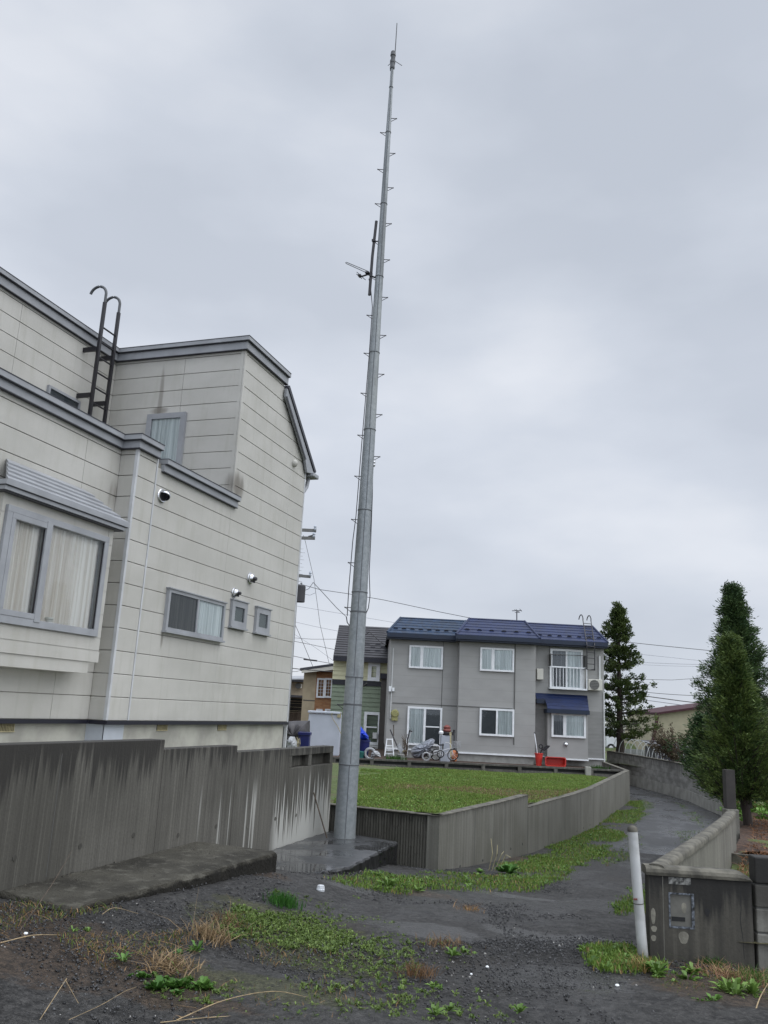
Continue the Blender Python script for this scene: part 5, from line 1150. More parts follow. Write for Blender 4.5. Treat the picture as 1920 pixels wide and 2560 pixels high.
# white storage cabinet, tarpaulin and bins behind the retaining wall
g = FW(30); c = g.P(g.px(805, 1880)[0], ZY)
SC = thing('storage_cabinet', c, 'tall pale grey storage cabinet with an overhanging lid, left of the mast', 'cabinet')
fbx(SC, g, (772, 1783), (846, 1890), -1.0, 0, 'body', 'boxw', .02); fbx(SC, g, (770, 1776), (851, 1786), -1.05, .06, 'lid', 'boxw', .02)
cable('hanging_strap', [g.P(*g.px(x, y), .08) for x, y in ((831, 1782), (829, 1788), (834, 1800), (844, 1815), (853, 1835))], .012, 'yellow cord hanging off the lid of the pale storage cabinet', 'ventyel', None, 'cord')
fbx(SC, g, (844, 1780), (852, 1794), .0, .05, 'yellow_corner', 'ventyel')
g = FW(24.2)
def draped(name, fr, outline, top_amp, mat, label, cat, d0=-.5, d1=.05, folds=9):
    """cloth over something: px outline of the silhouette, inflated with folds"""
    pts = [fr.px(x, y) for x, y in outline]; cx = sum(p[0] for p in pts) / len(pts); cz = sum(p[1] for p in pts) / len(pts); vs = []; fs = []; n = len(pts) * 4; m = 10
    ring = []
    for i in range(n):
        t = i / 4; k = int(t) % len(pts); u = t - int(t); a, b_ = pts[k], pts[(k + 1) % len(pts)]; ring.append((a[0] + (b_[0] - a[0]) * u, a[1] + (b_[1] - a[1]) * u))
    for j in range(m + 1):
        s_ = j / m
        for i, (l, z) in enumerate(ring):
            r = math.cos(s_ * math.pi / 2 * .97); bulge = math.sin(s_ * math.pi / 2); fold = top_amp * math.sin(i * folds * 2 * math.pi / n + 3 * s_ + math.sin(i)) * bulge * r * 1.6
            vs.append(fr.P(cx + (l - cx) * (r if j else 1), cz + (z - cz) * (r if j else 1), (d1 - d0) * .5 * bulge + (d0 + d1) / 2 + fold))
    for i, (l, z) in enumerate(ring): vs.append(fr.P(l, z, d0))
    for j in range(m):
        for i in range(n): fs.append((j * n + i, j * n + (i + 1) % n, (j + 1) * n + (i + 1) % n, (j + 1) * n + i))
    b0 = (m + 1) * n
    for i in range(n): fs.append((b0 + i, b0 + (i + 1) % n, (i + 1) % n, i))
    fs.append(tuple(range(m * n, (m + 1) * n))); q = MB(); q.add(vs, fs); o = q.build(name, mat, smooth=True); return tag(o, label, cat)
draped('tarpaulin_cover', g, [(700, 1806), (730, 1803), (771, 1802), (771, 1880), (745, 1850), (716, 1870), (700, 1870)], .05, 'tarpg', 'charcoal tarpaulin cover between the big grey house and the pale cabinet', 'tarpaulin', -.6, .1)
b = MB(); g2 = FW(23.6); l0, l1, z0, z1 = wpx(g2, (747, 1833), (770, 1890)); g2.box(b, l0, l1, -1.61, z1, -.5, 0); o = b.build('storage_bin', 'binb', bevel=.03); tag(o, 'dark blue plastic bin beside the charcoal tarpaulin', 'bin')
b = MB(); g2.box(b, l0 - .02, l1 + .02, z1 - .05, z1 + .03, -.52, .025); b.build('lid', 'binb', o, bevel=.01)
draped('rubbish_sack', FW(22.8), [(718, 1850), (724, 1842), (734, 1843), (741, 1858), (742, 1885), (716, 1890)], .03, 'bagw', 'pale crumpled sack at the corner of the big grey house', 'sack', -.3, .15)
b = MB(); g3 = FW(23.0); 
for k in range(7):
    l, z = g3.px(738 + 2 * k % 9, 1868); b.tube([g3.P(l, z - .2, 0), g3.P(l + .05, z + .1, .02 * k), g3.P(l + .02 * (k - 3), z + .22 + .02 * (k % 3), .05)], .006, 5)
tag(b.build('dry_plant', 'ventyel'), 'dry yellowish pot plant between the pale sack and the blue bin', 'plant')

# ================================================================== YARD CLUTTER IN FRONT OF THE GREY HOUSE
g = FW(31.5); ZG = -1.78
c = g.P(g.px(972, 1880)[0], ZG); SL = thing('step_ladder', (c.x, c.y, ZG), 'white aluminium step ladder standing at the left corner of the blue-roofed house', 'ladder')
def gp(x, y, d=0, fr=None): fr = fr or g; l, z = fr.px(x, y); return fr.P(l, z, d)
for (t, b_) in (((967.5, 1847), (961.5, 1889)), ((980.5, 1847), (984, 1889))):
    q = MB(); q.tube([gp(*t), gp(b_[0], b_[1], .12)], .022, 6); q.tube([gp(*t), gp(b_[0] + .5, b_[1] - 1, -.5)], .018, 6); q.build('leg', 'white', SL)
for y, x0, x1 in ((1848, 967, 981), (1864, 965, 982), (1875, 963.5, 983), (1884, 962.5, 983.5)):
    q = MB(); a, b_ = gp(x0, y, .03), gp(x1, y, .03); q.hexa([a - Zv * .02, b_ - Zv * .02, b_ - Zv * .02 - Fh * -.07, a - Zv * .02 - Fh * -.07, a + Zv * .015, b_ + Zv * .015, b_ + Zv * .015 + Fh * .07, a + Zv * .015 + Fh * .07]); q.build('tread', 'white', SL)
bm = thing('snow_pusher', gp(996, 1886), 'black-handled snow pusher leaning on the wall beside the white step ladder', 'shovel')
q = MB(); q.tube([gp(976, 1825, -.3), gp(994, 1868, .1)], .025, 6); q.build('handle', 'black', bm); q = MB(); a, b_ = gp(991, 1866, .1), gp(1001, 1884, .15); q.hexa([a, b_, b_ + Fh * .05, a + Fh * .05, a + Zv * .14 + Rh * .12, b_ + Zv * .14 + Rh * .1, b_ + Zv * .14 + Rh * .1 + Fh * .05, a + Zv * .14 + Rh * .12 + Fh * .05]); q.build('blade', 'bagw', bm)
q = MB(); q.tube([gp(984.6, 1812, -.2), gp(984.6, 1840, -.2)], .018, 5); tag(q.build('garden_cane', 'wood'), 'thin upright garden cane against the grey wall above the snow pusher', 'cane')
sc = thing('scooter', gp(1018, 1890), 'kick scooter with a T handlebar leaning by the patio door', 'scooter')
q = MB(); q.tube([gp(1023, 1826), gp(1031, 1829)], .03, 6); q.tube([gp(1024, 1826), gp(1019, 1848), gp(1016, 1884)], .022, 6); q.build('handlebar', 'black', sc)
q = MB(); q.tube([gp(1028, 1830), gp(1021, 1850), gp(1018, 1888)], .022, 6); q.build('stem', 'alu', sc); q = MB(); q.tube([gp(995, 1878, .1), gp(1018, 1877, .1)], .03, 6); q.build('deck', 'ventyel', sc)
sh = thing('bare_shrub', gp(1013, 1892), 'small bare grey shrub beside the patio door', 'shrub')
q = MB()
for k in range(16):
    x = 1013 + rnd.uniform(-3, 3); q.tube([gp(x, 1890, .1), gp(x + rnd.uniform(-6, 6), 1868 + rnd.uniform(-6, 6), .1 + rnd.uniform(-.1, .1)), gp(x + rnd.uniform(-10, 10), 1846 + rnd.uniform(-12, 6), rnd.uniform(-.2, .2))], [.014, .009, .005], 5)
q.build('stems', 'wood', sh)
q = MB(); P = lambda x, y, d=0: gp(x, y, d); a = gp(1004, 1876); q.lathe(Vector((a.x, a.y, ZG)), [(.12, 0), (.17, .22), (.18, .23), (.16, .24)], 12); tag(q.build('plant_pot', 'bfound'), 'grey plant pot behind the dark wall beside the scooter', 'pot')
bk = thing('covered_motorbike', gp(1060, 1896), 'motorbike under a crumpled silver cover outside the patio door', 'motorbike')
o = draped('cover', g, [(1029, 1880), (1031, 1872), (1040, 1866), (1052, 1862), (1062, 1856), (1078, 1848), (1084, 1847), (1088, 1851), (1086, 1859), (1080, 1868), (1078, 1880), (1070, 1890), (1058, 1896), (1038, 1897), (1030, 1890)], .09, 'silver', 'x', 'x', -.6, .25, 7); del o['category']; del o['label']; mb_off = Vector(bk.location); o.parent = bk; o.location = -mb_off
def ring_(mb, c, r, rt, u, v, n=20): mb.tube([c + (u * math.cos(t) + v * math.sin(t)) * r for t in np.linspace(0, 2 * math.pi, n + 1)], rt, 6, cap=False)
q = MB(); ring_(q, gp(1064, 1890, .35), .13, .03, Rh, Zv); q.build('wheel', 'bagw', bk)
def bicycle(x0, x1, y, label, basket=True):
    w0, w1 = gp(x0, y, .15), gp(x1, y, .25); u = (w1 - w0).normalized(); Lw = (w1 - w0).length; r = Lw * .31; t = thing('bicycle', (w0 + w1) / 2 - Zv * r, label, 'bicycle')
    for c in (w0, w1):
        q = MB(); ring_(q, c, r, .02, u, Zv); wh = q.build('wheel', 'rubber', t); q = MB(); ring_(q, c, r * .93, .008, u, Zv)
        for k in range(10): a = k * math.pi / 5; q.tube([c, c + (u * math.cos(a) + Zv * math.sin(a)) * r * .93], .003, 4)
        q.build('rim', 'alu', wh)
    bb = w0 + u * Lw * .40 - Zv * .02; st = w0 + u * Lw * .27 + Zv * r * 1.35; hd = w1 - u * Lw * .13 + Zv * r * 1.35
    q = MB(); q.tube([w0, bb, st, w0], .012, 6); q.tube([bb, hd - Zv * .1], .016, 6); q.tube([st - Zv * .12, hd - Zv * .02], .014, 6); q.tube([w1, hd + Zv * .1], .014, 6); q.build('frame', 'alu', t)
    q = MB(); q.tube([hd + Zv * .1, hd + Zv * .16 - u * .1, hd + Zv * .18 - u * .22 + Fh * .1], .012, 6); q.tube([hd + Zv * .16 - u * .1, hd + Zv * .18 - u * .22 - Fh * .15], .012, 6); q.build('handlebar', 'alu', t)
    q = MB(); a = st + Zv * .06; q.hexa([a - u * .13 - Fh * .06, a + u * .1 - Fh * .03, a + u * .1 + Fh * .03, a - u * .13 + Fh * .06] + [p + Zv * .045 for p in (a - u * .13 - Fh * .06, a + u * .1 - Fh * .03, a + u * .1 + Fh * .03, a - u * .13 + Fh * .06)]); q.build('saddle', 'black', t)
    if basket:
        q = MB(); a = hd + u * .05
        for k in range(5): z = Zv * k * .05; q.tube([a + z - Fh * .12, a + z + Fh * .12, a + z + u * .28 + Fh * .12, a + z + u * .28 - Fh * .12, a + z - Fh * .12], .005, 4)
        for k in range(5):
            for s_ in (-.12, .12): q.tube([a + u * .07 * k + Fh * s_, a + u * .07 * k + Fh * s_ + Zv * .2], .004, 4)
        q.build('basket', 'bagw', t)
    return t
bicycle(1090, 1131, 1886, 'silver bicycle with a wire basket in front of the white cabinet')
b2 = bicycle(1074, 1100, 1884, 'dark bicycle jammed beside the silver-covered motorbike', basket=False)
g5 = FW(32.6); q = MB(); l0, l1, z0, z1 = wpx(g5, (1103, 1838), (1125, 1898)); g5.box(q, l0, l1, ZG, z1, -.5, 0); wc = tag(q.build('white_cabinet', 'boxw', bevel=.02), 'slim white outdoor cabinet against the wall right of the patio door', 'cabinet')
q = MB(); g5.box(q, l0 + .05, l0 + .10, z1 - .5, z1 - .3, .001, .02); q.build('handle', 'seamdark', wc)
q = MB(); q.lathe(g5.P((l0 + l1) / 2 + .05, z1 + .001, -.22), [(.16, 0), (.25, .02), (.25, .11), (.22, .13)], 14); tag(q.build('black_tray', 'black'), 'black round tray on top of the slim white cabinet', 'tray')
q = MB(); q.lathe(g5.P((l0 + l1) / 2 + .05, z1 + .133, -.22), [(.13, 0), (.16, .05), (.12, .1), (.14, .17), (.07, .23), (.02, .25)], 14); tag(q.build('red_pot', 'redd'), 'faded red lidded pot on the black tray', 'pot')
q = MB(); q.lathe(g5.P(l0 + .0, z1 + .001, -.05), [(.05, 0), (.09, .06), (.09, .12), (.05, .16)], 12); tag(q.build('white_ball', 'white'), 'white ball-shaped float on the left edge of the white cabinet', 'float')
for x, y0, nm, mt, lb in ((1130.5, 1832, 'yellow_tool', 'ventyel', 'long tool with a yellow grip in the corner behind the bicycle'), (1140, 1826, 'black_pole', 'black', 'dark pole standing in the corner behind the bicycle')):
    q = MB(); q.tube([gp(x, 1895, -.6), gp(x + .5, y0, -.8)], .03, 6); q.tube([gp(x + .5, y0 + 8, -.8), gp(x + .5, y0, -.8)], .045, 6); tag(q.build(nm, mt), lb, 'garden tool')
q = MB()
for x in (1135, 1139): ring_(q, gp(x, 1890, -.1), .17, .035, (Rh * .35 + Fh * .94), Zv, 16)
tag(q.build('orange_hose_reel', 'orange'), 'orange hose reel tucked behind the bicycle wheel', 'hose reel')
g6 = FW(33.1); q = MB(); a = g6.P(g6.px(1347, 1900)[0], 0); a = Vector((a.x, a.y, ZG)); q.lathe(a, [(.10, 0), (.15, .42), (.165, .43), (.165, .46), (.14, .45)], 14); rb = tag(q.build('red_bucket', 'red'), 'red bucket holding snow shovels in the corner of the house', 'bucket')
sv = thing('snow_shovel', a + Zv * .3, 'snow shovel with a pale shaft standing in the red bucket', 'shovel'); q = MB(); q.tube([a + Zv * .1, gp(1338.5, 1833, -.2, g6)], .02, 6); q.build('shaft', 'alu', sv); q = MB(); q.tube([gp(1338, 1834, -.2, g6), gp(1340, 1832, -.2, g6)], .03, 5); q.build('grip', 'black', sv)
sv = thing('snow_shovel', a + Zv * .3, 'black snow shovel with its dark scoop up, standing in the red bucket', 'shovel')
q = MB(); q.tube([a + Zv * .15, gp(1353, 1875, .05, g6), gp(1362, 1868, .05, g6)], .022, 6); q.build('shaft', 'black', sv)
q = MB(); q.prism([gp(1354, 1876, .1, g6), gp(1358, 1868, .1, g6), gp(1366, 1863, .1, g6), gp(1374, 1864, .1, g6), (gp(1370, 1869, .1, g6)), gp(1360, 1877, .1, g6)], Fh * -.05); ring_(q, gp(1351, 1866, .1, g6), .07, .02, Rh, Zv, 12); q.build('scoop', 'black', sv)
# red sled tub lying on its side
q = MB(); fr = g6; l0, l1, z0, z1 = wpx(fr, (1359, 1890), (1411, 1913)); z0 = ZG + .02; pr_o = [(l0, z1), (l1 - .04, z1 - .12), (l1 + .0, z0 + .03), (l0 + .05, z0)]
oc_ = ((l0 + l1) / 2, (z0 + z1) / 2); vs = []
def rr_(l0, l1, z0, z1, r, d):
    out = []
    for cx, cz, a0 in ((l1 - r, z1 - r, 0), (l0 + r, z1 - r, math.pi / 2), (l0 + r, z0 + r, math.pi), (l1 - r, z0 + r, 1.5 * math.pi)):
        for k in range(5): t = a0 + k * math.pi / 8; out.append(fr.P(cx + r * math.cos(t), cz + r * math.sin(t), d))
    return out
rings = [rr_(l0, l1, z0, z1, .07, .30), rr_(l0 + .035, l1 - .035, z0 + .03, z1 - .03, .06, .302), rr_(l0 + .07, l1 - .07, z0 + .05, z1 - .05, .06, .05), rr_(l0 + .05, l1 - .05, z0 + .03, z1 - .03, .07, .0), rr_(l0 + .02, l1 - .02, z0 + .015, z1 - .015, .07, .27)]
rings = [rings[3], rings[4], rings[0], rings[1], rings[2]]
for r in rings: vs += r
n = 20; fs = [tuple(range(n))[::-1]] + [(j * n + i, j * n + (i + 1) % n, (j + 1) * n + (i + 1) % n, (j + 1) * n + i) for j in range(4) for i in range(n)] + [tuple(range(4 * n, 5 * n))]
q.add(vs, fs); sl_ = tag(q.build('sled_tub', 'red', smooth=True), 'red plastic sled tub propped on its side against the grey house', 'sled')
q = MB(); 
for k in range(2): fr.box(q, l0 + .16, l1 - .16, z0 + .12 + k * .12, z0 + .145 + k * .12, .051, .075)
q.build('moulded_rib', 'red', sl_)
# blue tarpaulin, bin and pipes right of the mast
g7 = FW(31)
draped('blue_tarpaulin', g7, [(880, 1800), (897, 1808), (905, 1822), (914, 1832), (921, 1842), (921, 1849), (898, 1852), (880, 1852)], .05, 'tarpb', 'bright blue tarpaulin draped over the bin right of the mast', 'tarpaulin', -.5, .12, 8)
b = MB(); a = g7.P(g7.px(907, 1870)[0], 0, -.25); b.lathe(Vector((a.x, a.y, ZG)), [(.19, 0), (.24, .62), (.26, .63), (.26, .68), (.2, .69)], 20); o = tag(b.build('water_butt', 'binb'), 'dark blue plastic barrel under the bright blue tarpaulin', 'barrel')
b = MB(); a = g7.P(g7.px(897, 1880)[0], 0, 0); b.lathe(Vector((a.x, a.y, ZG)), [(.16, 0), (.2, .26), (.21, .27), (.15, .3), (.05, .31)], 16); tag(b.build('teal_bucket', 'teal'), 'teal bucket at the foot of the blue barrel', 'bucket')
b = MB(); ring_(b, gp(925, 1884, 0, g7), .17, .05, Rh, Zv, 18); tag(b.build('white_tyre_planter', 'bagw'), 'pale ring-shaped planter beside the teal bucket', 'planter')
draped('white_sack', g7, [(928, 1884), (934, 1877), (944, 1878), (950, 1884), (952, 1893), (926, 1893)], .03, 'bagw', 'low white sack between the ring planter and the step ladder', 'sack', -.2, .15, 6)

# ================================================================== UTILITY POLE AND OVERHEAD WIRES
gu = FW(30); 
UP = thing('utility_pole', gp(735, 1800, 0, gu), 'utility pole with crossarms and a transformer, mostly hidden by the grey house corner', 'utility pole')
q = MB(); top = gp(757.5, 1305, 0, gu); base = Vector((top.x, top.y, -2.4)) - Rh * .10; q.lathe(base, [(.13, 0), (.085, top.z + 2.4)], 14); q.build('pole', 'polec', UP, smooth=True)
for y0, x1, y1, r in ((1326, 791, 1328, .05), (1346, 788, 1347, .05), (1440, 777, 1443, .045)):
    q = MB(); a, b_ = gp(745, y0, .15, gu), gp(x1, y1, .15, gu); q.hexa([a - Zv * r, b_ - Zv * r, b_ - Zv * r + Fh * .1, a - Zv * r + Fh * .1, a + Zv * r, b_ + Zv * r, b_ + Zv * r + Fh * .1, a + Zv * r + Fh * .1]); q.build('crossarm', 'polec', UP)
for x, y in ((788, 1328), (785, 1346), (776, 1443)):
    q = MB(); a = gp(x, y, .15, gu); q.lathe(a, [(.03, 0), (.055, .06), (.03, .09), (.06, .13), (.02, .2)], 8); q.build('insulator', 'boxw', UP)
q = MB(); q.tube([gp(790, 1322, .1, gu), gp(787, 1332, .1, gu), gp(783, 1340, .1, gu), gp(771, 1343, .1, gu)], .03, 6); q.build('switch_arm', 'black', UP)
q = MB(); a = gp(751, 1487, .35, gu); q.lathe(a - Zv * .3, [(.2, 0), (.2, .55), (.17, .6), (.05, .62)], 14); q.build('transformer', 'roofgrey', UP)
q = MB(); q.tube([gp(752, 1462, .3, gu), gp(756, 1460, .3, gu), gp(757, 1470, .3, gu)], .02, 5); q.build('lead_wire', 'black', UP); q = MB(); a = gp(757, 1494, .4, gu); q.lathe(a - Zv * .12, [(.05, 0), (.07, .12), (.04, .24)], 10); q.build('fuse_unit', 'black', UP)
for k in range(10):
    q = MB(); a = gp(752 - k * .9, 1372 + k * 9, 0, gu); q.tube([a, a + Rh * (.16 if k % 2 else .1)], .008, 4); q.build('climbing_bolt', 'steel', UP)
def wire(pts, w, r, label, mat='wire'):
    fr = FW(w); out = []
    P_ = [gp(x, y, 0, fr) for x, y in pts]
    if len(P_) == 2:
        L = (P_[1] - P_[0]).length; n = 14; P_ = [P_[0].lerp(P_[1], i / n) - Zv * (.012 * L * 4 * (i / n) * (1 - i / n)) for i in range(n + 1)]
    q = MB(); q.tube(P_, r, 5); tag(q.build('overhead_wire', mat), label, 'wire', 'overhead wires')
wire([(758, 1338), (763, 1352), (785, 1448), (800, 1560), (824, 1664)], 30, .008, 'thin wire dropping steeply from the upper crossarm to the brick house')
wire([(757, 1478), (772, 1472), (783, 1456)], 30, .010, 'short curved wire looping out from the transformer')
wire([(758, 1485), (775, 1488), (789, 1482)], 30, .007, 'pale lower wire loop beside the transformer', 'wirelt')
wire([(783, 1456), (800, 1474), (842, 1520), (866, 1542)], 25, .010, 'service cable running down from the wire joint to the mast')
q = MB(); q.tube([mpx(866, 1542), mpx(868, 1556), mpx(880, 1572), mpx(906, 1592)], .007, 6); q.tube([mpx(906, 1592), mpx(924, 1580), mpx(950, 1604), mpx(965, 1612)], .006, 6); tag(q.build('overhead_wire', 'black'), 'black cable sagging across the mast towards the grey roof', 'wire', 'overhead wires')
wire([(757, 1462), (800, 1474), (868, 1484), (960, 1500), (1100, 1530), (1176, 1545)], 34, .012, 'long wire sloping down across the sky to the blue roof ridge')
wire([(700, 1508), (900, 1542), (1020, 1562)], 60, .012, 'faint wire behind the mast, above the charcoal roof', 'wirelt')
wire([(700, 1545), (870, 1582)], 60, .012, 'faint wire high above the brick house', 'wirelt')
wire([(700, 1592), (780, 1598), (880, 1598)], 50, .012, 'level wire above the brick house roof')
wire([(700, 1596), (780, 1612), (880, 1633)], 50, .014, 'wire crossing just under the level wire, sloping right')
wire([(705, 1634), (790, 1652), (880, 1668)], 50, .016, 'dark wire touching the brick house roof line')
q = MB(); q.tube([gp(759, 1648, 0, FW(49)), gp(793, 1652, 0, FW(49))], .05, 6); tag(q.build('wire_sleeve', 'black'), 'thick black sleeve on the dark wire above the brick house', 'wire sleeve')
wire([(706, 1668), (760, 1674), (860, 1682)], 45, .022, 'thick black cable passing in front of the brick house roof', 'black')
wire([(706, 1680), (740, 1679), (775, 1670)], 46, .012, 'sagging wire at the left end of the brick house roof')
wire([(739, 1564), (747, 1582), (783, 1668)], 32, .010, 'steep stay wire falling to the brick house gutter')
wire([(735, 1585), (790, 1620), (834, 1652)], 46, .008, 'faint diagonal wire meeting the brick house roof', 'wirelt')
wire([(1518, 1600), (1640, 1613), (1780, 1627), (1960, 1648)], 55, .020, 'upper wire between the sparse conifer and the two dense conifers')
wire([(1518, 1627), (1680, 1644), (1800, 1657)], 62, .012, 'second faint wire right of the sparse conifer', 'wirelt')
wire([(1590, 1655), (1960, 1659)], 62, .013, 'level grey wire right of the sparse conifer', 'wirelt')
wire([(1590, 1661), (1960, 1663)], 66, .011, 'lower level grey wire just under its twin', 'wirelt')
wire([(1590, 1698), (1680, 1700), (1770, 1694), (1960, 1684)], 55, .014, 'wire rising to the right behind the dense conifers')
wire([(1600, 1729), (1780, 1740)], 55, .018, 'dark wire above the maroon-edged roof')
wire([(1520, 1724), (1612, 1740), (1700, 1752), (1790, 1763)], 50, .026, 'thickest dark cable sloping down above the maroon-edged roof', 'black')
wire([(1620, 1751), (1700, 1762), (1800, 1772)], 60, .024, 'pale thick cable just above the maroon-edged roof', 'wirelt')
q = MB(); fr = FW(75)
for x in (1609, 1613.5): q.tube([gp(x, 1745 if x < 1611 else 1740, 0, fr), gp(x, 1727, 0, fr)], .05, 5)
q.tube([gp(1608, 1731, 0, fr), gp(1615, 1731, 0, fr)], .04, 5); tag(q.build('twin_mast', 'boxw'), 'tiny pale twin mast beside the top of the right edge of the sparse conifer', 'mast')
q = MB(); fr = FW(70); q.tube([gp(1665, 1782, 0, fr), gp(1665, 1764, 0, fr)], .07, 6); q.tube([gp(1662, 1766, 0, fr), gp(1670, 1766, 0, fr)], .05, 6); tag(q.build('distant_pole', 'polec'), 'small distant pole sticking up behind the maroon-edged roof', 'pole')

# ================================================================== HOUSES, CAR AND HOOPS ON THE RIGHT
g = FW(55); c = gp(1690, 1900, 0, g); c.z = -2.5
CH = thing('maroon_roof_house', c, 'cream house with a slanting wall and maroon roof edge, seen between the conifers', 'house')
q = MB(); P = lambda x, y, d=0: gp(x, y, d, g)
q.prism([P(1622, 1905), P(1622, 1877), P(1642, 1785), P(1645, 1782), P(1800, 1760), P(1960, 1748), P(1960, 1905)], Fh * 6); q.build('wall', 'cream2', CH)
q = MB(); q.prism([P(1640, 1786, .3), P(1640, 1781, .3), P(1760, 1764, .3), P(1965, 1742, .3), P(1965, 1748, .3), P(1760, 1770, .3)], Fh * 7); q.build('roof', 'maroon', CH)
q = MB(); q.prism([P(1618, 1905, .3), P(1639, 1790, .3), P(1644, 1790, .3), P(1624, 1905, .3)], Fh * .28); q.build('raking_edge', 'maroon', CH)
g = FW(64); c = gp(1595, 1880, 0, g); c.z = -2.5
WH = thing('white_house', c, 'white house with a small dark window behind the sparse conifer trunk', 'house')
q = MB(); q.prism([gp(x, y, 0, g) for x, y in ((1563, 1900), (1563, 1812), (1590, 1790), (1600, 1790), (1640, 1835), (1640, 1900))], Fh * 6); q.build('wall', 'whitew', WH)
q = MB(); q.prism([gp(x, y, .4, g) for x, y in ((1583, 1837), (1583, 1834), (1610, 1833), (1610, 1836))], Fh * .4); q.build('porch_roof', 'maroon', WH)
window(WH, g, *wpx(g, (1588, 1840), (1605, 1862)), fw=.1, back=[('dkpane', 's')], proud=.12, frame='seamdark')
window(WH, g, *wpx(g, (1611, 1843), (1617, 1862)), fw=.1, back=[('dkpane', 's')], proud=.12)
q = MB(); g = FW(52); l0, l1, z0, z1 = wpx(g, (1550, 1871), (1640, 1897)); n = 60
for k in range(n): l = l0 + (l1 - l0) * k / n; g.box(q, l, l + (l1 - l0) / n * .55, -2.5, z1, 0, .03)
g.box(q, l0, l1, -2.5, z1 - .02, -.04, -.001); tag(q.build('corrugated_fence', 'corr'), 'grey corrugated fence below the white house, behind the hoops', 'fence')
g = FW(46); c = gp(1675, 1890, 0, g); c.z = -2.4; SH = thing('garden_shed', c, 'low dark garden shed behind the hoops', 'shed')
q = MB(); l0, l1, z0, z1 = wpx(g, (1642, 1869), (1725, 1900)); g.box(q, l0, l1, -2.4, z1, -2, 0); q.build('wall', 'shed', SH); q = MB(); q.hexa([g.P(l0 - .15, z1 + .02, .2), g.P(l1 + .1, z1 + .0, .2), g.P(l1 + .1, z1 + .25, -2.2), g.P(l0 - .15, z1 + .25, -2.2), g.P(l0 - .15, z1 + .08, .2), g.P(l1 + .1, z1 + .06, .2), g.P(l1 + .1, z1 + .31, -2.2), g.P(l0 - .15, z1 + .31, -2.2)]); q.build('roof', 'shed', SH)
# parked white van glimpsed past the house
g = FW(58); l0, l1, z0, z1 = wpx(g, (1516, 1838), (1560, 1884)); c = g.P((l0 + l1) / 2, z0); CV = thing('parked_van', c, 'white van parked behind the sparse conifer, beyond the grey house corner', 'van')
q = MB(); z0 = -1.95; z1 = z0 + 1.55
q.prism([g.P(l, z, 0) for l, z in ((l0, z0 + .2), (l1, z0 + .2), (l1 + .05, z0 + .75), (l1 - .15, z0 + .85), (l1 - .38, z1), (l0 + .06, z1), (l0, z1 - .15))], Fh * 1.5); bd = q.build('body', 'carw', CV, bevel=.05)
q = MB(); g.box(q, l0 + .12, l0 + .72, z1 - .58, z1 - .14, .001, .01); g.box(q, l0 + .8, l1 - .42, z1 - .58, z1 - .14, .001, .01); q.build('side_window', 'dkpane', CV)
for l in (l0 + .3, l1 - .25): q = MB(); q.lathe(g.P(l, z0 + .2, -.1), [(.28, 0), (.28, .14)], 18, -Fh); wh = q.build('wheel', 'rubber', CV); q = MB(); q.lathe(g.P(l, z0 + .2, .041), [(.15, 0), (.13, .015)], 14, -Fh); q.build('rim', 'alu', wh)
q = MB(); g.box(q, l0 - .04, l1 + .06, z0 + .18, z0 + .30, .001, .04); q.build('bumper_strip', 'seamdark', CV)
# hoop frame of a dismantled tunnel greenhouse
hx = [(1578, 1883), (1594, 1887), (1609.5, 1889), (1624, 1891), (1640, 1894), (1653.5, 1896.5), (1668.5, 1899), (1682.5, 1901), (1698, 1904), (1713, 1907)]
HP = thing('tunnel_hoops', at_w(1650, 1895, 30.5), 'row of pale arched tunnel hoops standing behind the block wall', 'hoop frame')
rt = []
for k, (x, y) in enumerate(hx):
    w = 39.7 - k * .77; fr = FW(w); l, zt_ = fr.px(x - 11, y - 40); lb_ = fr.px(x, y - 4)[0]; Wd = .42; zb_ = -1.5
    pts = [fr.P(lb_, -1.75)] + [fr.P(lb_ - Wd + Wd * math.cos(t), zb_ + (zt_ - zb_) * math.sin(t) ** .8) for t in np.linspace(.0, math.pi, 17)] + [fr.P(lb_ - 2 * Wd, -1.75)]
    q = MB(); q.tube(pts, .013 if k > 4 else .011, 6); q.build('hoop', 'hoop', HP); rt.append(pts[8])
q = MB(); q.tube(rt, .012, 5); q.build('ridge_bar', 'hoop', HP)
q = MB(); a = at_w(1726, 1908, 28); q.tube([Vector((a.x, a.y, -1.6)), Vector((a.x, a.y, -1.6)) + Zv * .65], .022, 6); tag(q.build('white_stake', 'hoop'), 'single upright pale stake at the right end of the hoop row', 'stake')

